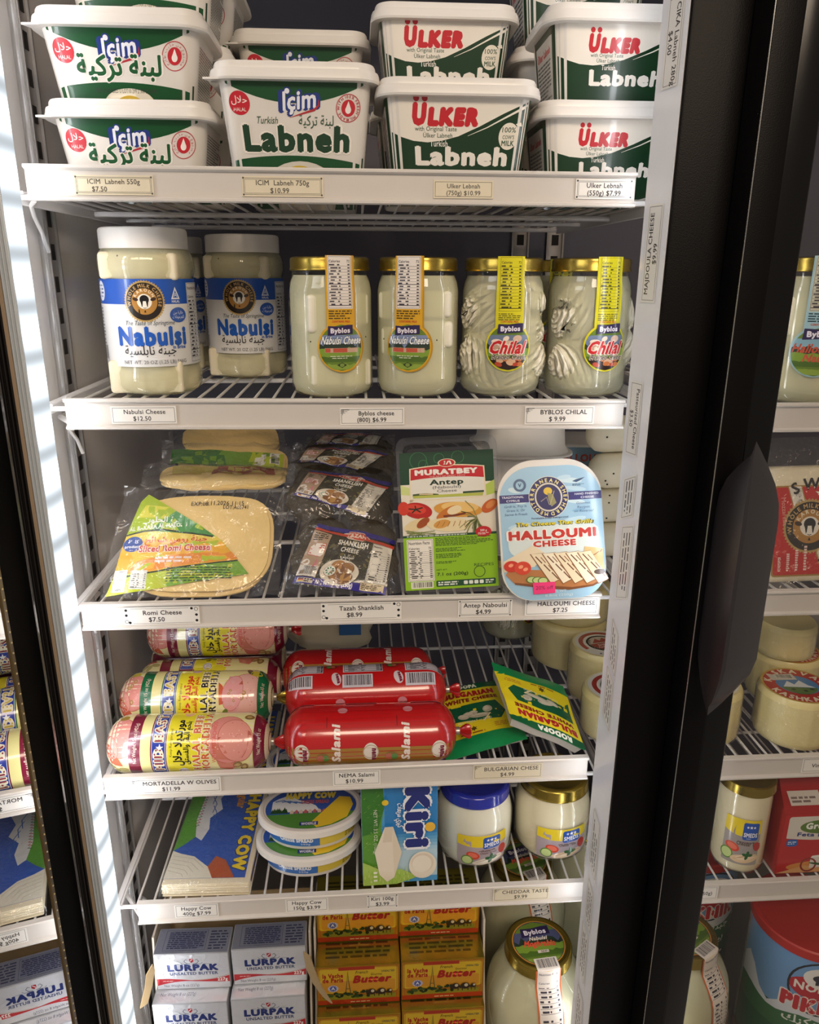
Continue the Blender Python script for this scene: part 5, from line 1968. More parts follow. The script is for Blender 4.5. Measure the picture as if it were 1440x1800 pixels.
lo, hi = at(974, 1058, Y=-.015), at(958, 813, Y=.038)
hp = halloumi_pack('light blue cheese pack with a pink sticker, overlapping a price tag', lo, tilt_to(lo, hi, 0), .122, (hi - lo).length)
hp.location.z += .0045
hp.location.y -= .003
hp.location.x += .0015
z = Z3


def blue_box(label, p, w, h, d, yaw):
    t = thing('cheese_pack', label, 'cheese pack', p, yaw, 'light blue cheese packs')
    MB().box(-w / 2, 0, 0, w / 2, d, h, .006, 3).build('tub', M['plastic'], t)
    a = Art().rect(-w / 2 + .004, .004, w / 2 - .004, h - .004, '#7f9fb4')
    a.text('HALLOUMI', 0, h * .42, h * .24, '#b5483a', bold=.05, w=w * .62)
    a.fine(-w * .3, h * .12, w * .3, h * .32, 2, '#3c4f70', 4)
    a.build('label_print', front(0), M['pgloss'], t)
    return t


# tubs lying behind
def lying_tub(label, p, yaw, w=.118, h=.040):
    t = thing('cheese_pack', label, 'cheese pack', p, yaw, 'light blue cheese packs')
    o = rrect(-w / 2, -.075, w / 2, .075, .035, 8)
    f = lambda k, zz: [Vector((x * k, y * k, zz)) for x, y in o]
    MB().loft([f(1, 0), f(1, .0025), f(.92, .003), f(.86, .010), f(.83, h - .004), f(.78, h)]).build('tub', M['plastic'], t, 35)
    a = Art().text('HALLOUMI', 0, .0165, .0078, '#35356e', bold=.06, w=.045)
    a.text('Mediterranean Shepherd', 0, .0265, .0036, '#35356e', bold=.03, w=.045)
    a.text('The Cheese That Grills', 0, .0110, .0034, '#35356e', bold=.03, w=.045)
    a.build('label_print', lambda u, v, q: Vector((u, -.075 * .853 - q + .002 * (v - .012) / .02, v)), M['pgloss'], t)
    return t


q = at(930, 800, Y=.10)
YB = .175
zt = at(930, 806, Y=YB - .07).z
lying_tub('upturned white tub with small blue lettering behind the front light blue pack, upper of two', (at(930, 790, Y=YB - .06).x, YB, zt), .05)
lying_tub('upturned white tub lower in the shadow behind the front light blue pack', (at(932, 830, Y=YB - .06).x, YB + .004, zt - .043), .02)
for k in range(2):
    lying_tub(('upturned white tub third from the top of the stack behind the light blue pack', 'lowest upturned white tub of the stack behind the light blue pack')[k], (at(932, 830, Y=YB - .06).x + .002 * k, YB, zt - .043 * (k + 2)), 0)
bb = at(1035, 800, Y=.20)
blue_box('dim blue pack with red lettering at the back of the mullion side, upper one', (bb.x, .235, Z3 + .088), .118, .042, .10, -.1)
blue_box('dim blue pack with red lettering at the back of the mullion side, middle one', (bb.x - .004, .232, Z3 + .044), .118, .042, .10, -.05)
blue_box('dim blue pack at the back of the mullion side, lowest of its stack', (bb.x, .234, Z3), .118, .042, .10, -.08)


def cheese_log(label, p, yaw, L=.10, r=.0235):
    t = thing('cheese_roll', label, 'cheese', p, yaw, 'white cheese rolls')
    prof = [(-L / 2, .2), (-L / 2 + .004, .62), (-L / 2 + .012, .92), (-L / 2 + .022, 1), (L / 2 - .022, 1), (L / 2 - .012, .92), (L / 2 - .004, .62), (L / 2, .2)]
    mb = MB().loft([[Vector((x, r * k * math.cos(2 * PI * j / 28), r + r * k * math.sin(2 * PI * j / 28))) for j in range(28)] for x, k in prof])
    mb.build('roll', M['creamcheese'], t, 70)
    sd = MB()
    rr = random.Random(int(p[2] * 1e4))
    for k in range(7):
        x, g = rr.uniform(-.04, .03), rr.uniform(2.4, 4.0)
        sd.blob((x, r * math.cos(g) * 1.0, r + r * math.sin(g) * -1.0), .0014, .001, .0012, nu=8, nv=6)
    sd.build('seed_dot_pattern', M['dropping'], t)
    return t


lx = at(1035, 790, Y=.12).x
for k in range(4):
    cheese_log(('white cheese roll lowest behind the mullion plate', 'white cheese roll second from the shelf behind the mullion plate', 'white cheese roll third from the shelf behind the mullion plate', 'topmost white cheese roll, its speckled end beside the mullion plate')[k], (lx + .050 + (.006 if k < 3 else 0), .135 + .003 * (k % 2), Z3 + .0475 * k), .1)

# ================================================================== fourth shelf: rolls, packets, wheels
Z4 = DECK[3]


class Roll:
    """A cased sausage along x, its art wrapped round it: u along the axis, v round from the front (0) upwards."""

    def __init__(s, L, R, e=.030):
        s.L, s.R, s.e = L, R, e

    def r(s, x):
        d = s.L / 2 - abs(x)
        if d >= s.e:
            return s.R
        q = max(0, 1 - max(d, 0) / s.e)
        return s.R * math.sqrt(max(1 - q ** 2.3, .0)) * .965 + s.R * .035 if d > 0 else s.R * .05

    def pt(s, x, g, h=0):
        rr = s.r(x) + h
        return Vector((x, -rr * math.cos(g), s.R + rr * math.sin(g)))

    def mp(s, u, v, h):
        return s.pt(u, v / s.R, h)

    def body(s, material_name, t, name='casing'):
        xs = [-s.L / 2 + s.e * (1 - math.cos(PI / 2 * i / 9)) for i in range(10)]
        xs = xs + [x for x in (-.03, 0, .03)] + [-x for x in reversed(xs)]
        mb = MB().loft([[s.pt(x, 2 * PI * j / 40) for j in range(40)] for x in xs])
        return mb.build(name, material_name, t, 70)

    def clips(s, t, tail_mat, tails=(1, 1)):
        for sg, on in ((-1, tails[0]), (1, tails[1])):
            if not on:
                continue
            x = sg * (s.L / 2)
            cl = MB().loft([[Vector((x + sg * d, k * math.cos(2 * PI * j / 12), s.R + k * math.sin(2 * PI * j / 12))) for j in range(12)] for d, k in ((-.002, .0045), (0, .0052), (.004, .0052), (.005, .004))]).build('clip', M['clip'], t, 40)
            rings = []
            for d, k in ((.004, .003), (.009, .0065), (.015, .0095), (.019, .0085)):
                rings.append([Vector((x + sg * d, (k * (1 + .35 * math.sin(5 * 2 * PI * j / 20))) * math.cos(2 * PI * j / 20), s.R + .7 * (k * (1 + .35 * math.sin(5 * 2 * PI * j / 20))) * math.sin(2 * PI * j / 20))) for j in range(20)])
            MB().loft(rings).build('casing_tail', tail_mat, cl, 40)


MR = Roll(.205, .0365)


def meat(a, x, y, rx, ry, rot=0, olive=False, c='#d98c84'):
    a.ell(x, y, rx * 1.03, ry * 1.03, '#b9604f', 28, rot)
    a.ell(x, y, rx, ry, c, 28, rot)
    rr = random.Random(int(x * 1e4))
    for k in range(16):
        g, q = rr.uniform(0, 6.28), rr.uniform(.1, .85)
        a.ell(x + rx * q * math.cos(g), y + ry * q * math.sin(g), rx * .035, rx * .03, rr.choice(['#e6aaa2', '#c9756b', '#e9b9ae']), 8)
        a.n -= 1
    a.n += 1
    if olive:
        for k in range(4):
            g, q = rr.uniform(0, 6.28), rr.uniform(.1, .6)
            a.ell(x + rx * q * math.cos(g), y + ry * q * math.sin(g), rx * .16, rx * .12, '#a98a4a', 14, g)
            a.ell(x + rx * q * math.cos(g), y + ry * q * math.sin(g), rx * .09, rx * .06, '#d9a08c', 12, g)


def mortadella_art(kind):
    a = Art()
    band = '#7a1836' if kind == 'maroon' else '#0f6a3f'
    ink = '#cf5a28' if kind == 'maroon' else '#141414'
    ink2 = '#1a1a16' if kind == 'maroon' else '#cf3a22'
    y0, y1 = -.056, .062
    L = .1015
    a.rect(-L, y0, L, y1, '#e9e2a2')
    # left picture
    a.rect(-L, y0, -.063, y1, '#e6dfa6')
    meat(a, -.078, .008, .020, .026, .1, kind != 'maroon')
    a.poly([(-.100, .004), (-.092, -.002), (-.078, -.020), (-.074, -.030), (-.090, -.030), (-.099, -.012)], '#cc5a3c')
    meat(a, -.093, -.004, .012, .018, .5, kind != 'maroon', '#dc968c')
    for x, y, q in ((-.090, -.036, .4), (-.083, -.041, 1.0), (-.074, -.036, -.2)):
        a.ell(x, y, .006, .0038, '#b9b070' if kind == 'maroon' else '#4f5a2a', 14, q)
    a.ell(-.078, .036, .006, .0048, '#a98a3a' if kind == 'maroon' else '#c9b83a', 14)
    a.ell(-.088, .040, .0035, .007, '#39441f', 12, -.4) if kind != 'maroon' else None
    # weight band, cream gap, name band
    a.rect(-.067, y0, -.0525, y1, band)
    a.rect(-.0525, y0, -.040, y1, '#e4dc98')
    a.text('Net Weight 15 oz (425g)', -.0575, .0, .0044, '#e9d9c8', rot=PI / 2, w=.052)
    a.rect(-.040, y0, -.0205, y1, band)
    for s in (-1, 1):
        pass
    a.rect(-.0385, -.046, -.0215, .046, '#2d3f9c', .003)
    a.frame(-.0385, -.046, -.0215, .046, .0007, '#c9cde0')
    a.text('MID EAST', -.0250, .002, .0102, '#e9e2c8', bold=.12, rot=PI / 2, w=.083)
    a.text('MID EAST', -.0250, .002, .0102, '#8a2a3c' if kind == 'maroon' else '#c9b24a', bold=.02, rot=PI / 2, w=.080)
    a.star(-.0285, -.006, .0050, '#eef0f4', .4, 5)
    # yellow panel
    a.poly([(-.020, y0), (-.020, -.046), (-.0175, -.046), (-.0175, y0)], band)
    a.rect(-.0190, -.050, .026, .050, '#e8dc2e', .004)
    a.text('Keep Refrigerated', -.0135, .0, .0032, '#55502a', rot=PI / 2, w=.034)
    a.text(ar('مورتديلا حلال'), -.0018, .0, .0098, ink2, bold=.04, rot=PI / 2, w=.060)
    a.text(ar('بلحم البقر والفستق'), .0068, .0, .0062, ink2, bold=.03, rot=PI / 2, w=.056)
    a.ell(-.0005, -.0415, .0062, .0070, '#f0ece2', 20)
    a.ring(-.0005, -.0415, .0050, .0056, '#7a3a86', 18)
    a.text(ar('حلال'), -.0005, -.0425, .0036, '#7a3a86', w=.007)
    a.ell(.001, .0435, .0062, .0062, '#e0a9a2', 18)
    a.text('HALAL BEEF', .0205, .001, .0088, '#f0e4c0', bold=.10, rot=PI / 2, w=.080)
    a.text('HALAL BEEF', .0205, .001, .0088, ink, bold=.035, rot=PI / 2, w=.078)
    a.text('MORTADELLA', .0315, .001, .0088, '#f0e4c0', bold=.10, rot=PI / 2, w=.088)
    a.text('MORTADELLA', .0315, .001, .0088, ink, bold=.035, rot=PI / 2, w=.086)
    # right picture
    if kind == 'maroon':
        meat(a, .054, .004, .025, .031, .1)
        a.poly([(.034, .0), (.048, -.004), (.066, -.030), (.058, -.040), (.044, -.036)], '#cf7a68')
        meat(a, .064, .002, .021, .027, .3, c='#dd9488')
        a.text('WITH PISTACHIOS', .040, .0, .0048, '#d9564a', rot=PI / 2, w=.052)
        for x, y, q in ((.066, -.030, .4), (.074, -.034, 1.2), (.078, .034, .2)):
            a.ell(x, y, .0062, .0046, '#8a6a3a', 14, q)
            a.ell(x, y, .0034, .0024, '#b9a060', 12, q)
    else:
        a.poly([(.034, .018), (.040, .012), (.044, -.010), (.036, -.012)], '#cc5a3c')
        meat(a, .070, .002, .022, .030, 0, True, '#dba9a0')
        a.poly([(.047, .028), (.058, .026), (.066, .012), (.062, -.016), (.050, -.034), (.042, -.008)], '#d9a2a2')
        meat(a, .053, .004, .013, .024, -.15, True, '#dc9a9c')
        a.ell(.042, -.026, .004, .010, '#6d7a34', 14, -.4)
        a.ell(.082, .034, .008, .006, '#c9b83a', 14, .4)
        a.ell(.073, .038, .0035, .008, '#39441f', 12, .4)
    a.rect(.0850, y0, L, y1, band)
    a.text('Net Weight 15 oz', .0930, .0, .0042, '#e9d9c8', rot=PI / 2, w=.038)
    # the far side of the casing
    a.rect(-L, y1, L, .115, '#d9d29a')
    a.rect(-L, -.115, L, y0, band)
    a.facts(-.02, .072, .03, .110, '#e6e0d0', '#333', False, 4, 8)
    return a


def mortadella(label, kind, loc, turn=0.0, yaw=0.0):
    t = thing('mortadella_roll', label, 'sausage roll', loc, yaw, 'mortadella rolls')
    MR.body(M['creamcheese'], t)
    mortadella_art(kind).build('label_print', lambda u, v, h: MR.pt(u, v / MR.R + turn, h), M['pcase'], t, (.006, .007), dl=1.3e-5)
    MR.clips(t, M['redtail'] if kind == 'maroon' else M['goldlid'], (0, 1))
    return t


mx = (at(190, 1310, Y=.05).x + at(484, 1310, Y=.05).x) / 2
m1 = mortadella('front mortadella roll with maroon bands and a yellow panel', 'maroon', (mx, .0415, Z4 + .0016), .60, -.03)
m2 = mortadella('mortadella roll with green bands and heavy black capitals, right behind the front maroon one', 'green', ((at(205, 1215, Y=.12).x + at(490, 1215, Y=.12).x) / 2, .1138, Z4 + .0220), .62, -.02)
m4 = mortadella('maroon-banded mortadella roll lying low in the third row behind the green one', 'maroon', ((at(262, 1165, Y=.2).x + at(490, 1165, Y=.2).x) / 2 - .004, .1865, Z4 + .0016), 2.4, 0)
dup(m4, 'mortadella roll at the back that props the topmost one', (m4.location.x, .2625, Z4 + .0016))
m3 = mortadella('maroon-banded mortadella roll lying on top at the back, cut by the shelf edge above', 'maroon', ((at(255, 1130, Y=.25).x + at(510, 1130, Y=.25).x) / 2 + .008, .2245, Z4 + .0680), .25, 0)

SR = Roll(.224, .0385, .032)


def salami_art():
    a = Art()
    L = .111
    red, tan = '#bf1519', '#a5792c'
    a.rect(-L, -.123, L, .123, red)
    # tan band with name ovals on the lower front
    a.rect(-L, -.062, L, -.020, tan)
    for x in (-.086, .0, .086):
        a.ell(x, -.026, .0095, .0125, '#e6dcd2', 22)
        a.ring(x, -.026, .0088, .0100, '#b9a88e', 22)
        a.text('nema', x + .0018, -.030, .0062, '#7a1a3c', bold=.08, rot=PI / 2 * 3, w=.019)
    for x in (-.060, .026):
        a.ell(x, -.034, .0085, .0085, '#8a6a2c', 20)
        a.ell(x - .003, -.034, .0050, .0055, '#b9604a', 14)
        a.ell(x + .0035, -.034, .0038, .0050, '#4f8a3c', 14)
    for x in (-.0425, .0445):
        a.text('Salami', x + .004, -.016, .0098, '#f0e2da', bold=.05, shear=.2, rot=PI / 2, w=.050)
    for x in (-.055, .033):
        a.rect(x, .006, x + .0009, .020, '#6d1013')
    # upper back: facts, bar codes, small ovals
    for x in (-.086, -.005, .080):
        a.facts(x - .026, .072, x + .028, .094, '#cfcbd6', '#2c2a38', False, 5, 9)
        a.text('Nutrition Facts', x + .025, .083, .0034, '#2c2a38', bold=.05, rot=-PI / 2, w=.020)
        a.bars(x - .027, .049, x + .014, .068, '#cfcbd6', '#1c1b24', 4)
    for x in (-.048, .036):
        a.ell(x, .086, .0085, .0060, '#7a2a1c', 20)
        a.ell(x - .002, .086, .0035, .0040, '#4f8a3c', 12)
        a.ell(x + .003, .086, .0035, .0036, '#b9604a', 12)
        a.ell(x + .008, .062, .0062, .0098, '#d9ccd2', 20, .25)
        a.text('nema', x + .0085, .062, .0044, '#7a1a3c', bold=.08, rot=-PI / 2 + .2, w=.015)
    for x in (-.035, .048):
        a.ell(x, .030, .0062, .0050, '#c9848c', 18)
        a.rect(-.108, .0285, .108, .0290, '#a01216')
    return a


def salami(label, loc, turn, yaw=0.0, tails=(0, 1)):
    t = thing('salami_roll', label, 'sausage roll', loc, yaw, 'red salami rolls')
    SR.body(M['redtail'], t)
    salami_art().build('label_print', lambda u, v, h: SR.pt(u, v / SR.R + turn, h), M['pcase'], t, (.0065, .007), dl=1.3e-5)
    SR.clips(t, M['redtail'], tails)
    return t


sx = (at(497, 1300, Y=.05).x + at(803, 1300, Y=.05).x) / 2
salami('front red salami roll with a tan band along its foot and white script', (sx, .0445, Z4 + .0016), .66, .0)
salami('red salami roll showing bar codes and white panels, behind the front one', ((at(487, 1200, Y=.12).x + at(797, 1200, Y=.12).x) / 2, .1218, Z4 + .0165), -.55, .015)
salami('red salami roll at the back with script over its tan band', ((at(490, 1130, Y=.2).x + at(765, 1130, Y=.2).x) / 2, .1995, Z4 + .0016), 1.45, 0)
bx = at(560, 1108, Y=.33)
t = thing('cheese_bag', 'cream and blue bag at the back over the red salami rolls', 'bag', (bx.x + .02, .335, Z4 + .010), 0, None)
MB().blob((0, 0, .045), .075, .035, .045, .2, 20, 24, 14, 5).build('bag_film', M['creamcheese'], t, 80)
Art().rect(.015, .045, .05, .075, '#3f6fa8').build('label_print', lambda u, v, h: Vector((u, -.037 - h, v)), M['pgloss'], t)
# ---- green and yellow cheese packets
def bulgarian_art(w, h):
    a = Art()
    g, y = '#0c8a4e', '#e8d51f'
    a.rect(0, 0, w, h, y)
    a.rect(0, 0, w, h * .20, g)
    a.rect(0, h * .90, w, h, '#0a5a34')
    a.poly([(w * .04, h * .34), (w * .14, h * .42), (w * .80, h * .36), (w * .90, h * .46), (w * .82, h * .64), (w * .06, h * .66)], '#0f5a3a')
    a.text('RODOPA', w * .40, h * .925, h * .055, '#eef0e4', bold=.08, w=w * .46)
    a.text('BULGARIAN', w * .46, h * .785, h * .075, '#b3202a', bold=.09, w=w * .80)
    a.text('WHITE CHEESE', w * .48, h * .695, h * .050, '#8a2a1c', bold=.08, w=w * .80)
    for x, yy, rx, ry, q in ((.40, .50, .12, .045, .2), (.52, .46, .16, .035, -.1), (.66, .53, .07, .05, .4), (.30, .47, .08, .04, -.3)):
        a.ell(w * x, h * yy, w * rx, h * ry, '#b9b4a0', 14, q)
        a.ell(w * x, h * (yy + .012), w * rx * .8, h * ry * .6, '#d2cdb9', 12, q)
    a.text('Net Weight 7 oz (200g)', w * .44, h * .375, h * .030, '#cfe0cf', w=w * .46)
    a.star(w * .40, h * .285, w * .05, '#5a4a18', .5, 6)
    a.fine(w * .22, h * .215, w * .62, h * .25, 1, '#9a5a1c', 5)
    a.line([(w * .55, h * .36), (w * .68, h * .46)], w * .02, '#e6dcae')
    a.fine(w * .68, h * .25, w * .92, h * .32, 3, '#c9842c', 6)
    return a


def bulgarian_pack(label, c, seed, flip, depth=.020):
    pt = Patch(*c, .004, .002, 9, seed)
    t = thing('cheese_packet', label, 'cheese pack', pt.o, 0, 'green and yellow cheese packets')
    mb = MB()
    f = lambda m, h: [pt.P(m + (1 - 2 * m) * u, m + (1 - 2 * m) * v, h) for u, v in [(i / 8, 0) for i in range(8)] + [(1, i / 8) for i in range(8)] + [(1 - i / 8, 1) for i in range(8)] + [(0, 1 - i / 8) for i in range(8)]]
    mb.loft([f(.025, -.0012), f(.03, -.004), f(.06, -depth + .003), f(.10, -depth)], False, True)
    mb.build('tray', M['whitetray'], t, 40)
    base = MB().grid(lambda u, v: pt.P(u, v, -.0006), 14, 14)
    base.build('lidding_film', M['greenfilm'], t, 60)
    w, h = pt.w, pt.h
    mp = (lambda u, v, q: pt.mp(w - u, h - v, q)) if flip else (lambda u, v, q: pt.mp(u, v, q))
    bulgarian_art(w, h).build('label_print', mp, M['pfilm'], t, (.008, .008))
    return t


M['whitetray'] = mat('milky_pack_tray', '#cfcac0', .3, coat=.4)
M['greenfilm'] = mat('green_lidding_film', '#0c8a4e', .25, coat=.5)
bulgarian_pack('green and yellow cheese packet lying face up with its front end against the red salami', [at(784, 1338, Z=Z4 + .012), at(928, 1298, Z=Z4 + .012), at(872, 1196, Z=Z4 + .020), at(770, 1212, Z=Z4 + .020)], 2.2, False, .014)
pA, pB, pC, pD = at(864, 1164, Y=.152), at(899, 1262, Y=.046), at(1030, 1318, Y=.018), at(990, 1206, Y=.128)
bulgarian_pack('green and yellow cheese packet turned upside down and tipped over the other one', [pB, pC, pD, pA], 5.7, True, .020)


# ---- cheese wheels
def wheel_art(R, k=0):
    a = Art()
    a.ell(0, 0, R * .86, R * .86, '#e6e0d2', 40)
    a.ring(0, 0, R * .60, R * .74, '#a8281f', 40, -PI * .30, PI * 1.12)
    a.ell(0, 0, R * .44, R * .44, '#c9b9a8', 30)
    a.poly([(-R * .42, R * .0)] + [(R * .42 * math.cos(PI + PI * i / 16), R * .42 * math.sin(PI + PI * i / 16)) for i in range(17)], '#a8281f')
    a.poly([(-R * .3, R * .05), (-R * .1, R * .32), (0, R * .16), (R * .14, R * .34), (R * .32, R * .05)], '#a8281f')
    a.arc('BULGARIAN', 0, 0, R * .47, R * .10, 200, '#2a2a2a', .03, True)
    a.arc('KASHKAVAL', 0, 0, R * .78, R * .085, 270, '#2a2a2a', .04, True)
    a.text('SHEEP', 0, -R * .16, R * .10, '#e6d2c8', bold=.03)
    a.text('CHEESE', 0, -R * .30, R * .10, '#e6d2c8', bold=.03)
    return a


def kaskaval_art(R):
    a = Art()
    a.ell(0, 0, R * .92, R * .92, '#b9281f', 40)
    a.ring(0, 0, R * .88, R * .94, '#c9a54a', 40)
    a.ell(0, R * .02, R * .56, R * .50, '#4f86bf', 30)
    a.band(0, R * .02, R * .50, -R * .5, -R * .12, '#5a7a3a')
    a.poly([(-R * .42, -R * .12), (-R * .22, R * .20), (-R * .08, R * .02), (R * .12, R * .26), (R * .28, R * .0), (R * .44, -R * .10)], '#e6ecf0')
    for x, y in ((-.2, -.24), (.1, -.3), (.3, -.2)):
        a.ell(R * x, R * y, R * .06, R * .045, '#2c3a24', 12)
    a.arc('KASKAVAL', 0, 0, R * .66, R * .19, 90, '#efe2c8', .05)
    a.arc('KASHKAVAL', 0, 0, R * .84, R * .19, 270, '#efe2c8', .05, True)
    a.poly([(-R * .66, R * .50), (R * .06, R * .62), (R * .10, R * .30), (-R * .60, R * .20)], '#cfcabf')
    a.bars(-R * .46, R * .32, R * .02, R * .56, '#dcd8ce', '#222', 3)
    return a


def cheese_wheel(label, loc, R, H, art, yaw=0.0, ribs=0, group='cheese wheels', tilt=None):
    t = thing('cheese_round', label, 'cheese', loc, tilt or yaw, group)
    n = 72
    prof = [(R * .90, 0), (R * .97, .003), (R, .010), (R, H - .010), (R * .975, H - .004), (R * .92, H), (R * .5, H + .0005)]
    mb = MB()
    rings = []
    for r, z in prof:
        k = 1 if .004 < z < H - .006 else .3
        rings.append([Vector(((r - (R * .022 * k if ribs and j % 4 < 2 else 0)) * math.cos(2 * PI * j / n), (r - (R * .022 * k if ribs and j % 4 < 2 else 0)) * math.sin(2 * PI * j / n), z)) for j in range(n)])
    mb.loft(rings).build('cheese', M['wheel'], t, 50)
    if art:
        art.build('label_print', flat(H + .0004), M['pgloss'], t)
    wr = MB()
    wr.loft([[Vector(((R + .0010 + .0010 * noise.noise(Vector((j * .6, z * 90, loc[0] * 40)))) * math.cos(2 * PI * j / 48), (R + .0010 + .0010 * noise.noise(Vector((j * .6, z * 90, loc[0] * 40)))) * math.sin(2 * PI * j / 48), z)) for j in range(48)] for z in (.004, .014, .024, H * .5, H - .016, H - .008)], False, False)
    wr.build('clear_wrap', M['filmclear'], t, 70)
    return t


pw = at(1020, 1290, Y=.098)
cheese_wheel('pale cheese wheel with red ring label, front one beside the mullion plate', (pw.x + .0475, .098, Z4), .0475, .066, wheel_art(.0475), .5)
pw = at(1001, 1195, Y=.19)
cheese_wheel('pale cheese wheel with red ring label, second from the front at the mullion plate', (pw.x + .0485, .198, Z4), .0475, .081, wheel_art(.0475), .2)
pw = at(946, 1160, Y=.27)
cheese_wheel('large wrapped cheese wheel without label, lower of two at the back of the mullion side', (pw.x + .060, .312, Z4), .060, .075, None)
cheese_wheel('large wrapped cheese wheel without label, upper of two at the back of the mullion side', (pw.x + .064, .314, Z4 + .0765), .059, .060, None)
pj_ = at(895, 1112, Y=.40)
jb = dup(c1, 'jar of braided cheese standing at the back of the mortadella shelf', (pj_.x, .410, Z4), .8)

# ================================================================== fifth shelf: spreads and block
Z5 = DECK[4]


def pine_row(a, x0, x1, y, s, col, seed):
    rr = random.Random(seed)
    n = 9
    for i in range(n):
        x = x0 + (x1 - x0) * i / n
        k = s * rr.uniform(.7, 1.2)
        a.poly([(x - k * .3, y), (x + k * .3, y), (x, y + k)], col)


def block_art(w, h):
    """Sleeve of the block, drawn with the pack on its side: the long way of the writing runs along the block."""
    a = Art()
    a.rect(0, h * .035, w, h, '#2c5bbf')
    a.poly([(0, h * .30), (0, h), (w * .17, h), (w * .15, h * .62), (w * .20, h * .44), (w * .10, h * .36)], '#5da53a')
    a.poly([(w * .17, h), (w * .15, h * .62), (w * .20, h * .44), (w * .28, h * .40), (w * .33, h * .52), (w * .30, h * .64), (w * .42, h * .74), (w * .36, h * .86), (w * .44, h)], '#e4e8ee')
    for k in range(4):
        a.line([(w * (.24 + .03 * k), h * (.98 - .1 * k)), (w * (.30 + .03 * k), h * (.90 - .1 * k)), (w * (.28 + .03 * k), h * (.80 - .1 * k))], w * .010, '#3f6fc4')
    for k in range(14):
        y = h * (.55 + .032 * k)
        a.line([(w * .155, y), (w * .20, y + h * .012), (w * .175, y + h * .022)], w * .012, '#b13a34' if k % 3 else '#2f6a34')
    a.poly([(0, h * .035), (0, h * .30), (w * .10, h * .27), (w * .26, h * .24), (w * .44, h * .14), (w * .52, h * .035)], '#e6e2d2')
    for k in range(5):
        a.line([(w * .02, h * (.25 - .035 * k)), (w * (.26 - .02 * k), h * (.22 - .036 * k)), (w * (.40 - .05 * k), h * (.13 - .02 * k))], w * .004, '#a9a492')
    a.poly([(w * .52, h * .035), (w * .44, h * .14), (w * .50, h * .24), (w * .62, h * .20), (w * .76, h * .035)], '#b5552c')
    a.text('HAPPY COW', w * .715, h * .50, w * .13, '#1c2f6a', bold=.115, rot=-PI / 2, w=h * .82)
    a.text('HAPPY COW', w * .715, h * .50, w * .13, '#f0d42c', bold=.065, rot=-PI / 2, w=h * .805)
    a.text('Regular', w * .585, h * .86, w * .105, '#e8a02c', bold=.04, shear=.2, rot=-PI / 2, w=h * .22)
    a.rect(w * .94, h * .035, w, h, '#3a3a9a')
    return a


BW, BLn, BT = .115, .200, .020
pl, pr = at(284, 1552, Z=Z5 + BT), at(436, 1562, Z=Z5 + BT)
t = thing('cheese_block', 'wrapped block of pale sliced cheese lying flat with a blue sleeve printed sideways', 'cheese', ((pl.x + pr.x) / 2, (pl.y + pr.y) / 2 + .002, Z5), -.03, None)
mb = MB()
for k in range(8):
    e = .0006 * math.sin(k * 2.2)
    mb.box(-BW / 2 + e, .001 + e, BT / 8 * k, BW / 2 + e, BLn + e, BT / 8 * (k + 1) - .0002, .0008, 1)
mb.build('cheese', M['creamcheese'], t)
aw, ah = BW - .004, BLn - .006


def blockmap(u, v, h):
    if u > aw * .93:                                        # the sleeve turns down over the long side
        d = min(u - aw * .93, .014)
        return Vector((BW / 2 + .0008 + h, v + .004, BT + .0003 - d))
    return Vector((u * (BW / 2 + BW / 2) / (aw * .93) - BW / 2, v + .004, BT + .0003 + h))


block_art(aw, ah).build('sleeve_print', blockmap, M['pfilm'], t, (.012, .02))
mb = MB().grid(lambda u, v: Vector((-BW / 2 - .004 + (BW + .008) * u, -.004 + (BLn + .008) * v, BT + .0022 + .0012 * noise.noise(Vector((u * 9, v * 14, 2))) - .010 * max(0, abs(2 * u - 1) - .93) / .07 - .012 * max(0, abs(2 * v - 1) - .96) / .04)), 30, 30)
mb.build('clear_wrap', M['filmclear'], t, 70)
dup(t, 'second wrapped cheese block lying behind the front blue block', (t.location.x + .004, t.location.y + .215, Z5), 0)


# ---- oval spread tubs
def oval(a, b, z, n=64, k=0.0):
    return [Vector(((a + k) * math.cos(2 * PI * j / n), (b + k) * math.sin(2 * PI * j / n), z)) for j in range(n)]


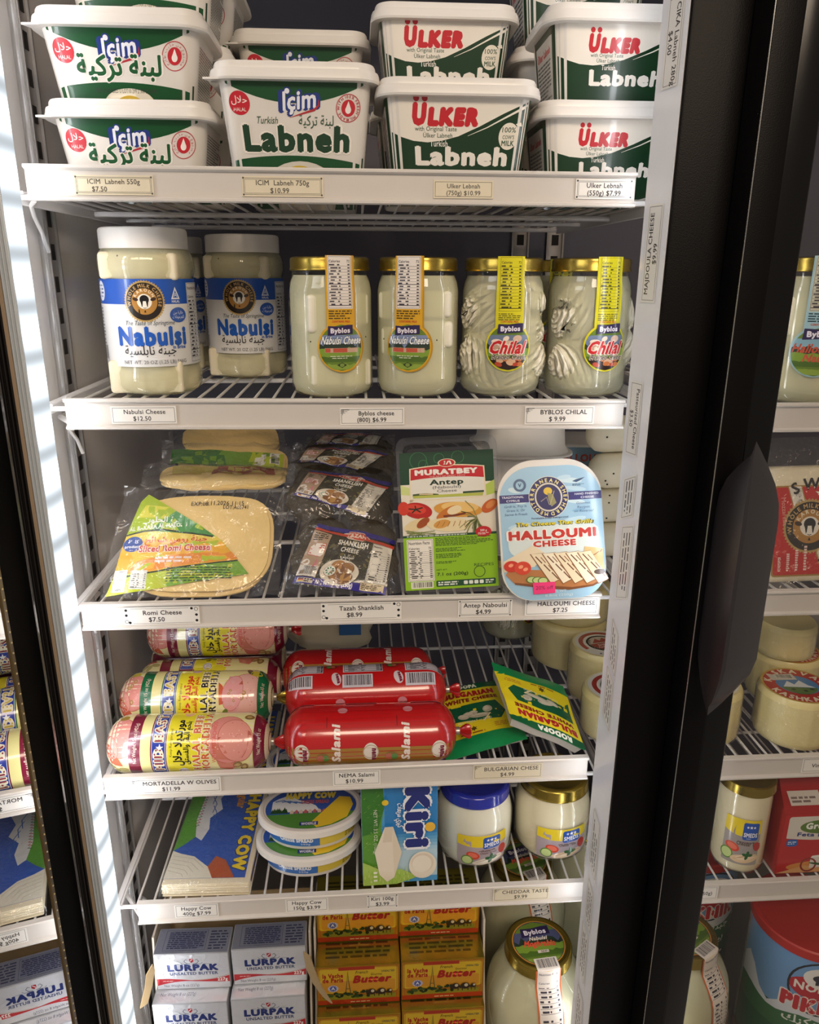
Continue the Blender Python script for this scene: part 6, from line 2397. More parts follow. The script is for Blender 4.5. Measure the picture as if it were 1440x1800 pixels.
def spread_lid_art(a_, b_):
    a = Art()
    n = 48
    E = lambda k, y0, y1: None
    pts = [(a_ * math.cos(2 * PI * i / n), b_ * math.sin(2 * PI * i / n)) for i in range(n)]

    def slice_(y0, y1, col, wob=None, x0=-9, x1=9):
        L, Rr = [], []
        for i in range(15):
            y = y0 + (y1 - y0) * i / 14
            y = max(-b_ * .999, min(b_ * .999, y))
            d = a_ * math.sqrt(1 - (y / b_) ** 2)
            L.append((max(-d, x0), y))
            Rr.append((min(d, x1), y))
        a.poly(L[:1] + Rr + L[:0:-1], col)
    a.poly(pts, '#2c56b0')
    slice_(-b_, -b_ * .30, '#4f8a3a')
    a.poly([(-a_ * .86, b_ * .30), (-a_ * .74, b_ * .44), (-a_ * .50, b_ * .60), (-a_ * .28, b_ * .34), (-a_ * .10, b_ * .24), (a_ * .10, b_ * .05), (a_ * .20, -b_ * .20), (-a_ * .86, -b_ * .22)], '#e2e8ee')
    for k in range(4):
        a.line([(-a_ * (.80 - .14 * k), b_ * (.30 - .02 * k)), (-a_ * (.62 - .14 * k), b_ * (.36 - .05 * k)), (-a_ * (.46 - .14 * k), b_ * (.20 - .02 * k))], b_ * .045, '#4a76bd')
    pine_row(a, -a_ * .84, -a_ * .50, -b_ * .26, b_ * .26, '#234a26', 3)
    for k in range(8):
        a.poly([(-a_ * .45 + a_ * .1 * k, -b_ * .30), (-a_ * .37 + a_ * .1 * k, -b_ * .30), (-a_ * .37 + a_ * .1 * k, -b_ * .20), (-a_ * .41 + a_ * .1 * k, -b_ * .12), (-a_ * .45 + a_ * .1 * k, -b_ * .20)], '#b9605a' if k % 2 else '#d9c2b4')
    a.poly([(a_ * .02, -b_ * .74), (a_ * .62, b_ * .42), (a_ * .86, b_ * .36), (a_ * .93, 0), (a_ * .80, -b_ * .56), (a_ * .45, -b_ * .87), (a_ * .15, -b_ * .97)], '#e6c634')
    a.text('HAPPY COW', -a_ * .02, b_ * .40, b_ * .25, '#f0dc4a', bold=.09, w=a_ * 1.12, rot=-.03)
    a.text('CHEESE SPREAD', a_ * .08, b_ * .14, b_ * .15, '#c2605a', bold=.05, w=a_ * .62, rot=-.03)
    a.rect(-a_ * .22, -b_ * .86, a_ * .18, -b_ * .70, '#233a86')
    a.text('WOERLE', -a_ * .02, -b_ * .835, b_ * .10, '#e6e8ee', bold=.04, w=a_ * .32)
    return a


def oval_side_art():
    a = Art()
    a.rect(-.085, .008, .012, .031, '#2f6fc0')
    a.rect(.012, .008, .085, .031, '#e2c83a')
    a.text('HAPPY COW', -.018, .024, .0062, '#f0dc6a', bold=.08, w=.044)
    a.text('CHEESE SPREAD', -.018, .0155, .0056, '#eef0f2', bold=.07, w=.044)
    a.text('250g', -.006, .0105, .0026, '#eef0f2', w=.012)
    a.fine(.048, .010, .080, .029, 6, '#6a5a1c', 4)
    return a


def spread_tub(label, loc, rot=0.0):
    t = thing('spread_tub', label, 'tub', loc, rot, 'oval spread tubs')
    a0, b0 = .0640, .0450
    MB().loft([oval(a0 - .008, b0 - .008, 0), oval(a0 - .005, b0 - .005, .002), oval(a0, b0, .032), oval(a0 + .003, b0 + .003, .033), oval(a0 + .003, b0 + .003, .036)]).build('body', M['plastic'], t, 40)
    MB().loft([oval(a0 + .0085, b0 + .0085, .030), oval(a0 + .0100, b0 + .0100, .031), oval(a0 + .0090, b0 + .0090, .0385), oval(a0 + .006, b0 + .006, .0405), oval(a0 + .0025, b0 + .0025, .0405), oval(a0 + .001, b0 + .001, .0388), oval(a0 - .01, b0 - .01, .0388)]).build('lid', M['lidwhite'], t, 30)
    spread_lid_art(a0 - .001, b0 - .001).build('lid_print', flat(.0390), M['pgloss'], t)

    def side(u, v, h):
        g = u / .056
        k = -.005 + .005 * v / .032
        return Vector(((a0 + k + .0004 + h) * math.sin(g), -(b0 + k + .0004 + h) * math.cos(g), v))
    oval_side_art().build('label_print', side, M['pgloss'], t, (.004, .02))
    return t


sp0 = at(537, 1520, Z=Z5 + .0385)
s0 = spread_tub('oval white cheese spread tub with blue and yellow side, lower of the two', (sp0.x + .001, .078, Z5), .02)
s1 = spread_tub('oval white cheese spread tub with a mountain picture on its lid, upper of the two', (sp0.x + .006, .083, Z5 + .0412), (.0, -.02, .0))
dup(s0, 'oval spread tub behind the front pair, its lid rim under the shelf edge', (sp0.x + .004, .192, Z5))
dup(s0, 'oval spread tub on top of the rear one, just under the shelf edge', (sp0.x + .004, .196, Z5 + .0412))


# ---- blue and green carton
def kiri_art(w, h):
    a = Art()
    a.rect(0, 0, w, h, '#4f9ed6')
    a.rect(w * .3, h * .45, w, h, '#2f82c6')
    for k in range(5):
        a.rect(w * .3, h * (.30 + .03 * k), w, h * (.33 + .03 * k), ('#a9cfe6', '#8fc2e2', '#78b5dd', '#62a8d8', '#4a99d2')[k])
    a.rect(w * .3, h * .05, w, h * .30, '#b9d6e6')
    a.poly([(0, 0), (w * .30, 0), (w * .32, h * .25), (w * .25, h * .5), (w * .30, h * .75), (w * .27, h), (0, h)], '#5d9a34')
    a.poly([(0, h * .45), (w * .2, h * .48), (w * .3, h * .7), (w * .28, h), (0, h)], '#3a7a2a')
    rr = random.Random(2)
    for k in range(170):
        x, y = w * rr.uniform(.02, .33), h * rr.uniform(.05, .98)
        a_ = rr.uniform(-.4, .9)
        l = w * rr.uniform(.03, .07)
        a.raw([(x, y), (x + w * .012, y + w * .004), (x + l * math.cos(a_), y + l * math.sin(a_))], [(0, 1, 2)], rr.choice(['#2c5f20', '#4f8f2e', '#79b544', '#9cc458', '#3d7a28']) if y > h * .4 else rr.choice(['#a9c95a', '#c3d67a', '#8fbf4a', '#d6e09a']))
    a.poly([(0, 0), (w * .45, 0), (w * .75, h * .06), (w * .5, h * .14), (w * .30, h * .12), (0, h * .22)], '#a9c95a')
    for k in range(60):
        x, y = w * rr.uniform(.0, .62), h * rr.uniform(.0, .13)
        a.raw([(x, y), (x + w * .012, y), (x + w * .01, y + h * .04)], [(0, 1, 2)], rr.choice(['#c3d67a', '#8fbf4a', '#d6e09a']))
    a.ell(w * .31, h * .76, w * .045, h * .026, '#e6c42c', 12)
    # cut portion and round portion of cheese
    a.poly([(w * .30, h * .54), (w * .41, h * .54), (w * .52, h * .30), (w * .42, h * .07), (w * .32, h * .03), (w * .22, h * .10), (w * .16, h * .31)], '#ebe0cd')
    a.poly([(w * .30, h * .54), (w * .41, h * .54), (w * .39, h * .40), (w * .27, h * .40)], '#ddd0ba')
    a.poly([(w * .41, h * .54), (w * .52, h * .30), (w * .42, h * .07), (w * .40, h * .40)], '#e3d6c0')
    a.ell(w * .80, h * .17, w * .185, h * .125, '#ece1cf', 28)
    a.ell(w * .80, h * .19, w * .15, h * .09, '#e0d2bc', 24)
    a.ell(w * .79, h * .18, w * .13, h * .08, '#efe6d6', 24)
    a.ell(w * .90, h * .52, w * .07, h * .043, '#eab93a', 22)
    a.text('Kiri', w * .60, h * .615, w * .27, '#eef0f4', bold=.155, rot=-PI / 2, w=h * .60)
    a.text('Kiri', w * .60, h * .615, w * .27, '#202c78', bold=.085, rot=-PI / 2, w=h * .555)
    a.text(ar('كيري مربعات'), w * .47, h * .64, w * .075, '#e6eaf2', bold=.03, rot=-PI / 2, w=h * .22)
    a.text('NET WT. 3.5 OZ. (100g)', w * .155, h * .50, w * .048, '#dfe8cf', rot=-PI / 2, w=h * .40)
    a.fine(w * .14, h * .03, w * .19, h * .14, 3, '#eef2e0', 3)
    return a


lo, hi = at(704, 1563, Y=.020), at(700, 1393, Y=.028)
kw = at(771, 1500, Y=.022).x - at(638, 1500, Y=.022).x
kh = .168
t = thing('cheese_carton', 'blue and green cheese carton printed sideways with a white wedge, standing upright', 'carton', (lo.x, .022, Z5), (-.06, -.005, .02), None)
MB().box(-kw / 2, 0, 0, kw / 2, .022, kh, .0008, 1).build('carton', mat('light_blue_card', '#6fa8cf', .45), t)
kiri_art(kw - .001, kh - .001).build('label_print', lambda u, v, h: Vector((u - kw / 2 + .0005, -h, v + .0005)), M['pgloss'], t)


# ---- spread jars
SP = [(.0, .001), (.040, .0), (.0465, .003), (.0500, .008), (.0535, .020), (.0545, .050), (.0540, .072), (.0510, .086), (.0450, .097), (.0430, .101), (.0430, .105)]


def smeds_art(tall=False, cream=False):
    a = Art()
    y0, y1 = (.012, .062) if not tall else (.022, .104)
    W = .036 if not tall else .030
    H = y1 - y0
    a.rect(-W, y0, W, y1, '#a89aa0' if not tall else '#9c9490', .002)
    a.poly([(-W, y1 - H * .02)] + arc_pts(-W, y1 - H * .30, W, y1 - H * .30, -H * .07) + [(W, y1 - H * .02)], '#e2c81c')
    a.poly([(-W, y1 - H * .04), (-W, y1), (W, y1), (W, y1 - H * .04)], '#e2c81c')
    cx = .012
    a.rect(cx - .0125, y0 + H * .56, cx + .0135, y1 - H * .06, '#1b4fa6', .0035)
    a.text('SMEDS', cx + .0005, y0 + H * .63, .0062 if not tall else .0072, '#eef0f4', bold=.03, w=.0225)
    for k in (-1, 0, 1):
        a.star(cx + .0055 * k, y1 - H * .155, .0026 if k else .0032, '#eef0f4')
    a.fine(cx - .006, y0 + H * .58, cx + .007, y0 + H * .61, 1, '#9fb6dc', 2)
    if cream:
        a.text('Cheddar Taste', cx - .004 * (not tall), y0 + H * .435, .0042 if not tall else .0068, '#4a3428', bold=.03, w=.025 if not tall else .040)
    else:
        a.text('Mozzarella', cx - .004, y0 + H * .47, .0036, '#5a2a30', bold=.02, w=.020)
        a.text('Cheese Spread', cx - .004, y0 + H * .39, .0036, '#5a2a30', bold=.02, w=.024)
    a.fine(cx - .018, y0 + H * .48, cx + .013, y0 + H * .53, 1, '#6a5a5e', 5, .5)
    s = 1 if not tall else 1.25
    a.ell(-.014, y0 + H * .36, .0095 * s, .0062 * s, '#c9402a', 20, -.3)
    a.ell(-.014, y0 + H * .37, .0070 * s, .0040 * s, '#e0705a', 18, -.3)
    a.ell(-.022, y0 + H * .19, .0085 * s, .0085 * s, '#5d8a34', 20)
    a.ell(-.022, y0 + H * .19, .0068 * s, .0068 * s, '#c3d68c', 20)
    a.ell(.030 if not tall else .026, y0 + H * .42, .0065, .0085, '#b3322a', 18, .3)
    sw = '#e6dccb' if not cream else '#dfc19a'
    a.ell(.008, y0 + H * .14, .023, .0062 * s, sw, 28, .12)
    a.ell(.011, y0 + H * .18, .018, .0040 * s, '#f0e9dc' if not cream else '#e9d2b2', 24, .2)
    for k in range(3):
        a.line(arc_pts(-.010 + .003 * k, y0 + H * (.10 + .02 * k), .028, y0 + H * (.20 + .02 * k), .003), .0006, '#bfb29e' if not cream else '#b99468')
    for q in (.2, 1.5, 2.9, 4.4):
        a.ell(.012 + .0045 * math.cos(q), y0 + H * .22 + .0036 * math.sin(q), .0048, .0026, '#1f5a26', 14, q)
    return a


def spread_jar(label, lid, cream, loc, yaw):
    t = thing('spread_jar', label, 'jar', loc, yaw, 'jars of white cheese spread')
    MB().lathe(SP, 60).build('glass_body', M['glass'], t, 60)
    MB().lathe([(max(r - .0016, 0), z + .0016) for r, z in SP[:-1]] + [(0, .102)], 56).build('cheese_spread', M['spread2' if cream else 'spread'], t, 60)
    r = .0475
    MB().lathe([(r - .001, .0995), (r + .001, .0998), (r + .0012, .1015), (r + .0002, .1030), (r, .1125), (r - .001, .1150), (r - .004, .1168), (r - .008, .1166), (r - .010, .1152), (.0, .1152)], 64, cap0=True).build('lid', M[lid], t, 40)
    smeds_art(False, cream).build('label_print', jar_map(SP), M['pgloss'], t, (.004, .006))
    return t


x1 = (at(765, 1490, Y=.08).x + at(899, 1490, Y=.08).x) / 2
x2 = (at(901, 1480, Y=.085).x + at(1035, 1480, Y=.085).x) / 2
spread_jar('round jar of white cheese spread with a blue lid, next to the carton', 'bluelid', False, (x1, .086, Z5), .10)
spread_jar('round jar of cream cheese spread with a gold lid, beside the mullion plate', 'goldlid', True, (x2, .092, Z5), .05)

# ================================================================== bottom of the cooler: butter and big jars
ZL = ZB


def lurpak_face(w, h):
    a = Art()
    a.rect(0, 0, w, h, '#c6c8cd')
    a.poly(arc_pts(0, h * .30, w * .45, h * .24, .0012) + arc_pts(w * .45, h * .24, w, h * .36, -.0030)[1:] + arc_pts(w, h * .17, w * .45, h * .215, -.0006)[0:] + arc_pts(w * .45, h * .215, 0, h * .10, .0022)[1:], '#b3202a')
    a.line(arc_pts(w * .50, h * .255, w, h * .39, -.0030), .0005, '#a5843a')
    a.text('LURPAK', w * .51, h * .53, h * .165, '#20306e', bold=.07, w=w * .70)
    a.text('UNSALTED BUTTER', w * .515, h * .40, h * .080, '#33416f', bold=.03, w=w * .66)
    a.text('227g', w * .90, h * .205, h * .085, '#e6dcd8', bold=.05, w=w * .14)
    a.fine(w * .08, h * .215, w * .24, h * .245, 1, '#e6c8c4', 3, .5)
    a.text('Net Weight 8 oz (227g)', w * .33, h * .055, h * .072, '#5a5f74', w=w * .48)
    # two curled horns round a small shield
    c, y = w * .50, h * .80
    for s in (-1, 1):
        a.line([(c + s * w * .02, y - h * .08), (c + s * w * .07, y - h * .06), (c + s * w * .10, y), (c + s * w * .075, y + h * .055), (c + s * w * .05, y + h * .03)], .0010, '#5a5f74')
        a.line([(c + s * w * .05, y - h * .075), (c + s * w * .12, y - h * .085), (c + s * w * .15, y - h * .04)], .0008, '#6f7486')
        a.line([(c + s * w * .17, y - h * .08), (c + s * w * .24, y - h * .085)], .0006, '#7d8290')
    a.poly([(c - w * .028, y + h * .075), (c + w * .028, y + h * .075), (c + w * .030, y), (c, y - h * .045), (c - w * .030, y)], '#a9202a')
    a.line([(c - w * .022, y + h * .0), (c + w * .02, y + h * .06)], .0012, '#d9d4d6')
    return a


def lurpak_top(w, d, kind):
    a = Art()
    if kind == 'info':
        a.rect(0, 0, w, d, '#7f8292')
        a.frame(w * .10, d * .10, w * .68, d * .92, .0005, '#3f4766')
        a.rect(w * .20, d * .16, w * .66, d * .88, '#70748a')
        a.fine(w * .15, d * .16, w * .66, d * .86, 9, '#33395c', 3, .55)
        a.fine(w * .72, d * .10, w * .97, d * .90, 7, '#3a3f5e', 4, .5)
    else:
        a.rect(0, 0, w, d, '#c6c8cd')
        a.poly(arc_pts(0, d * .66, w * .5, d * .62, .001) + arc_pts(w * .5, d * .62, w, d * .70, -.002)[1:] + [(w, d)] + arc_pts(w, d * .98, 0, d * .96, .0), '#b3202a')
        a.text('227g', w * .88, d * .72, .0055, '#e6dcd8', bold=.05, w=w * .15)
        a.text('Net Weight 8 oz (227g)', w * .32, d * .22, .0050, '#5a5f74', w=w * .48)
    return a


def butter_block(name, label, w, h, d, face, top, material, body, group, faces_h=None):
    t = thing(name, label, 'butter', (0, 0, 0), 0, group)
    MB().box(-w / 2, 0, 0, w / 2, d, h, .0016, 2).build('wrapper', body, t)
    m = .0012
    face.build('label_print', lambda u, v, q: Vector((u - w / 2 + m, -q, v + m)), material, t, (.02, .02))
    top.build('lid_print', lambda u, v, q: Vector((u - w / 2 + m, v + m, h + q)), material, t, (.02, .02))
    return t


M['foil'] = mat('silver_foil', '#b9bbc0', .35, metal=.5, vary=.05, bump=.3, bscale=60)
M['gfoil'] = mat('dark_gold_foil', '#9a7a1c', .35, metal=.6, vary=.1, bump=.2, bscale=60)
LW, LH, LD = .1025, .0665, .042
GB = 'silver butter blocks'
fa = lambda: lurpak_face(LW - .0024, LH - .0024)
ta = lambda k: lurpak_top(LW - .0024, LD - .0024, k)
A_ = butter_block('butter_block', 'silver butter block with blue lettering, upper one of the column at the case left', LW, LH, LD, fa(), ta('info'), M['pfoil'], M['foil'], GB)
zA = .4918
xl = (at(272, 1705, Y=.02).x + at(404, 1705, Y=.02).x) / 2
xr = (at(407, 1695, Y=.02).x + at(540, 1695, Y=.02).x) / 2
A_.location = (xl, .022, zA)
A_.rotation_euler = (.05, 0, -.02)
dup(A_, 'silver butter block with blue lettering, upper one next to the gold butter', (xr, .022, zA + .003), (.05, 0, .01))
B_ = butter_block('butter_block', 'silver butter block in the lower front row, at the case left', LW, LH, .052, fa(), lurpak_top(LW - .0024, .0496, 'wave'), M['pfoil'], M['foil'], GB)
B_.location = (xl - .003, .0, zA - LH - .0008)
B_.rotation_euler = (0, 0, -.01)
dup(B_, 'silver butter block in the lower front row, next to the gold butter', (xr - .002, .0, zA - LH + .002), (0, 0, .01))
for k, o in ((1, 'under the lower front row'), (2, 'at the bottom of the case')):
    for x, q in ((xl, 'at the case left'), (xr, 'next to the gold butter')):
        dup(B_, 'silver butter block ' + o + ', ' + q, (x - .003, .001, zA - (LH + .0008) * (k + 1) + (.0005 if k == 2 else 0)), (0, 0, 0))


def carton_tray(label, x0, x1, y0, y1, z0, ztop, torn, inner, group, seed):
    t = thing('cardboard_tray', label, 'carton', (0, 0, 0), 0, group)
    rr = random.Random(seed)
    MB().box(x0, y0, z0, x1, y1, z0 + .002).build('base', M['card'], t)
    for x, nm in ((x0, 'side_panel'), (x1, 'side_panel')):
        pts = [(y0, z0)]
        n = 14
        pts2 = []
        for i in range(n + 1):
            y = y0 + (y1 - y0) * i / n
            z = ztop if y > torn else z0 + (ztop - z0) * (.30 + .55 * max(0, (y - y0) / (torn - y0)) ** 1.5) + rr.uniform(-.012, .012)
            pts2.append((y, z))
        poly = [(y0, z0)] + pts2 + [(y1, z0)]
        mb = MB().prism(poly, -.0014, .0014)
        for v in mb.v:
            v.x, v.y = x + v.y, v.x
        mb.build(nm, M['card'] if inner else M['cardwhite'], t, 20)
    MB().box(x0, y1 - .002, z0, x1, y1, ztop).build('back_panel', M['card'], t)
    return t


t = carton_tray('torn cardboard case that holds the silver butter blocks', xl - LW / 2 - .0065, xr + LW / 2 + .0035, -.012, .125, ZL, .560, .045, False, 'torn cardboard cases', 3)
# torn flaps at both sides
fl = MB().prism([(-.006, .0), (.004, .004), (.008, .030), (.006, .058), (.001, .070), (-.004, .052), (-.002, .028)], -.0010, .0010)
for v in fl.v:
    v.y += .004 * math.sin(v.z * 60)
fo = fl.build('torn_flap', M['card'], t, 20)
fp = at(254, 1770, Y=-.012)
fo.location = fp
fo.rotation_euler = (0, .22, .5)
fl = MB().prism([(0, .075), (.010, .070), (.016, .048), (.026, .022), (.040, .0), (.028, .006), (.012, .026), (.003, .050)], -.0010, .0010)
fo = fl.build('torn_flap', M['card'], t, 20)
fp = at(537, 1748, Y=-.014)
fo.location = fp
fo.rotation_euler = (0, 0, -.4)


def vache_face(w, h):
    a = Art()
    a.rect(0, 0, w, h, '#b5761c')
    a.rect(w * .02, h * .30, w * .98, h * .96, '#e0b92c', .004)
    a.rect(w * .05, h * .33, w * .95, h * .62, '#dc9a2c', .003)
    a.frame(w * .03, h * .12, w * .97, h * .95, .0004, '#a53a20')
    a.rect(w * .26, h * .90, w * .70, h * .985, '#b3381f')
    a.rect(0, 0, w, h * .115, '#b3381f')
    a.fine(w * .40, h * .03, w * .66, h * .075, 1, '#e6c9a0', 3, .5)
    a.text('la Vache', w * .19, h * .72, h * .105, '#b3281c', bold=.05, w=w * .25)
    a.text('de Paris', w * .19, h * .60, h * .105, '#b3281c', bold=.05, w=w * .25)
    a.ell(w * .19, h * .43, w * .065, h * .090, '#c9c6dc', 14)
    a.star(w * .19, h * .43, w * .050, '#5a62a8', .7, 10)
    a.text('A', w * .19, h * .40, h * .07, '#e6e6f0', bold=.04)
    a.poly([(w * .335, h * .30), (w * .350, h * .30), (w * .365, h * .60), (w * .370, h * .84), (w * .375, h * .60), (w * .395, h * .30), (w * .410, h * .30), (w * .385, h * .62), (w * .372, h * .90), (w * .358, h * .62)], '#7a6a2c')
    a.rect(w * .345, h * .40, w * .40, h * .42, '#7a6a2c')
    a.text('French', w * .54, h * .80, h * .075, '#5a4a1c', shear=.2, w=w * .15)
    a.text('Gourmet', w * .72, h * .745, h * .055, '#5a4a1c', shear=.2, w=w * .14)
    a.text('UNSALTED', w * .86, h * .82, h * .045, '#6a6a4a', bold=.03, w=w * .16)
    a.text('Butter', w * .66, h * .565, h * .175, '#b3281c', bold=.06, shear=.25, w=w * .46)
    rr = random.Random(6)
    a.poly([(w * .06, h * .13), (w * .06, h * .24), (w * .35, h * .26), (w * .6, h * .22), (w * .95, h * .25), (w * .95, h * .13)], '#8f8a2c')
    for k in range(34):
        x = w * rr.uniform(.08, .66)
        a.ell(x, h * rr.uniform(.17, .27 + .12 * (x / w)), w * rr.uniform(.014, .032), h * rr.uniform(.02, .05), rr.choice(['#2f4a20', '#23381c', '#4a5f28', '#1c2a16']), 10)
    # grazing cattle far off in the little landscape
    for x, s in ((.66, 1), (.78, 1.1), (.88, .7)):
        a.ell(w * x, h * .31, w * .050 * s, h * .075 * s, '#3a2a1c', 14)
        a.ell(w * (x + .012), h * .33, w * .022 * s, h * .04 * s, '#d9cdb0', 10)
        a.ell(w * (x - .050 * s), h * .29, w * .020 * s, h * .035 * s, '#3a2a1c', 10)
        a.rect(w * (x - .035 * s), h * .19, w * (x - .025 * s), h * .28, '#3a2a1c')
        a.rect(w * (x + .028 * s), h * .19, w * (x + .038 * s), h * .28, '#3a2a1c')
    return a


def vache_top(w, d):
    a = Art()
    a.rect(0, 0, w, d, '#6d6420')
    a.fine(w * .1, d * .2, w * .9, d * .8, 4, '#3a3714', 5, .5)
    return a


VW, VH, VD = .1185, .071, .052
GV = 'gold butter blocks'
V_ = butter_block('butter_block', 'gold butter block with a red script name, middle row, left column', VW, VH, VD, vache_face(VW - .0024, VH - .0024), vache_top(VW - .0024, VD - .0024), M['pgold'], M['gfoil'], GV)
xv1 = (at(557, 1730, Y=.02).x + at(703, 1730, Y=.02).x) / 2
xv2 = (at(704, 1720, Y=.02).x + at(846, 1720, Y=.02).x) / 2 + .002
zv = at(630, 1697, Y=.018).z - VH
V_.location = (xv1, .018, zv)
dup(V_, 'gold butter block with a red script name, middle row, beside the big jar', (xv2, .016, zv + .004))
dup(V_, 'gold butter block of the top row in the shadow, left column', (xv1, .058, zv + VH + .001))
dup(V_, 'gold butter block of the top row in the shadow, beside the big jar', (xv2 - .002, .058, zv + VH + .005))
dup(V_, 'gold butter block of the lowest visible row, left column', (xv1, .000, zv - VH - .001))
dup(V_, 'gold butter block of the lowest visible row, beside the big jar', (xv2, .000, zv - VH + .003))
for x in (xv1, xv2):
    q = 'left column' if x == xv1 else 'beside the big jar'
    dup(V_, 'gold butter block behind the middle row under the top one, ' + q, (x, .0715, zv - .0005 + (.004 if x == xv2 else 0)))
    dup(V_, 'gold butter block behind the lowest visible row, ' + q, (x, .0560, zv - VH - .0015 + (.004 if x == xv2 else 0)))
    dup(V_, 'gold butter block at the bottom of the case, ' + q, (x, .001, ZL + .0025))
    dup(V_, 'gold butter block at the bottom back of the case, ' + q, (x, .0560, ZL + .0025))
carton_tray('torn cardboard case that holds the gold butter blocks', xv1 - VW / 2 - .0025, xv2 + VW / 2 + .004, -.012, .135, ZL, .56, .05, False, 'torn cardboard cases', 8)


# ---- big jars
GP = [(.0, .001), (.062, .0), (.070, .004), (.0745, .012), (.0745, .165), (.0715, .190), (.062, .212), (.050, .228), (.0455, .234), (.0455, .240)]


def lid_art(R):
    a = Art()
    a.ell(0, 0, R * .80, R * .80, '#c98a2c', 44)
    a.ell(0, 0, R * .765, R * .765, '#3a3a5c', 44)
    meadow(a, 0, 0, R * .745, '#4f5578', 6)
    byblos_name(a, 0, R * .36, R * .82)
    a.text('Nabulsi', R * .02, R * .10, R * .12, '#e6dccb', bold=.04, shear=.25, w=R * .55)
    a.text('Moghrabia', 0, -R * .12, R * .19, '#e0563c', bold=.06, shear=.25, w=R * .95, rot=-.06)
    a.rect(-R * .12, -R * .36, R * .22, -R * .26, '#d9cdbf')
    a.fine(-R * .02, -R * .35, R * .20, -R * .27, 2, '#5a4a4a', 2)
    return a


def big_jar(label, loc, rot):
    t = thing('cheese_jar', label, 'jar', loc, rot, 'big gold-lidded jars')
    MB().lathe(GP, 64).build('glass_body', M['glass'], t, 60)
    MB().lathe([(max(r - .002, 0), z + .002) for r, z in GP[:-1]] + [(0, .232)], 56).build('brine', M['brine'], t, 60)
    rr = random.Random(4)
    cheese_pile(t, [(-.03, -.035, .06, .05, .04, .06, .2), (.025, -.040, .05, .05, .035, .06, -.2), (0, -.035, .13, .055, .04, .05, .1), (.035, .0, .11, .04, .05, .06, .0), (-.035, .0, .13, .04, .05, .06, .3), (0, .03, .1, .07, .04, .12, 0)], M['creamcheese'], bev=.010)
    gold_lid(.0480, .2395, .2575, 'lid', t)
    lid_art(.048).build('lid_print', flat(.2563), M['pgloss'], t)
    # strip label from the lid down the front
    a = Art()
    w = .033

    def strip(u, v, h):
        # v: 0 at the foot of the label circle upwards along the jar profile and over the lid edge
        if v <= .200:
            r, z = lerp_prof(GP, v), v
        else:
            path = [(.200, .0685, .200), (.214, .0610, .2125), (.236, .0495, .230), (.250, .0488, .2440), (.265, .0484, .2575), (.270, .0455, .2585), (.290, .0260, .2580)]
            for (s0, r0, z0), (s1, r1, z1) in zip(path, path[1:]):
                if v <= s1:
                    k = (v - s0) / (s1 - s0)
                    r, z = r0 + (r1 - r0) * k, z0 + (z1 - z0) * k
                    break
            else:
                r, z = path[-1][1:]
        g = u / max(r, .046)
        if v > .268:
            return Vector((u, -r, z + h))
        return Vector(((r + .0006 + h) * math.sin(g), -(r + .0006 + h) * math.cos(g), z))
    a.rect(-w / 2 - .0022, .055, w / 2 + .0022, .265, '#cf6a34')
    a.rect(-w / 2, .055, w / 2, .266, '#ddb22c')
    a.rect(-w / 2, .105, w / 2, .289, '#e6ddd2')
    a.facts(-w / 2, .105, w / 2, .268, None, '#37323c', True, 5, 20, False)
    a.bars(-w / 2 + .001, .2695, w / 2 - .001, .2885, None, '#37323c', 6)
    a.fine(-w * .44, .085, w * .44, .103, 4, '#54421a', 4)
    a.ell(0, .055, .027, .024, '#d8a41f', 30)
    meadow(a, 0, .0545, .0225, '#7f8fb5', 3)
    byblos_name(a, 0, .070, .026)
    a.text(ar('جبنة عكاوي'), 0, .056, .006, '#eef0f0', w=.026)
    a.build('label_print', strip, M['pgloss'], t, (.004, .005))
    s = Art().rect(0, 0, .020, .014, '#d9cfc8').frame(.001, .001, .019, .013, .0003, '#c98a8a')
    s.text('$ 16.45', .010, .0048, .0040, '#b3a8b0', w=.014)
    s.build('price_sticker', lambda u, v, h: Vector(((.0752 + h) * math.sin((u + .028) / .0745), -(.0752 + h) * math.cos((u + .028) / .0745), v + .128)), M['pmatte'], t, (.004, 0))
    return t


lidp = at(947, 1656, Z=ZL + .2575)
bj = big_jar('big cheese jar with a picture on its gold lid, beside the gold butter', (lidp.x, lidp.y, ZL), .09)
dup(bj, 'big jar in shadow right behind the front big jar', (lidp.x + .012, lidp.y + .165, ZL), .3)
dup(bj, 'big jar behind the front big jar, toward the mullion plate', (lidp.x + .150, lidp.y + .260, ZL), 1.4)

# ================================================================== neighbouring bay behind the closed door
hx = at(1378, 580, Y=.03)
hj = byblos_jar('large jar of white cheese with a pale blue keyhole label, behind the closed door', 'hal', 31,
                [(-.020, -.026, .09, .03, .024, .04, .1), (.02, -.02, .03, .034, .03, .03, .05), (0, .01, .06, .05, .04, .08, .2), (-.02, -.02, .03, .03, .03, .03, .1), (.022, -.02, .095, .03, .03, .04, 0)])
hj.location = (hx.x + .0480, .068, RZ[1])
hj.scale = (1.08, 1.08, 1.08)
hj.rotation_euler.z = -.25
hj['group'] = None
del hj['group']
dup(hj, 'second jar with a pale blue keyhole label, at the far edge behind the closed door', (hx.x + .16, .07, RZ[1]), 0, 'jars behind the closed door')


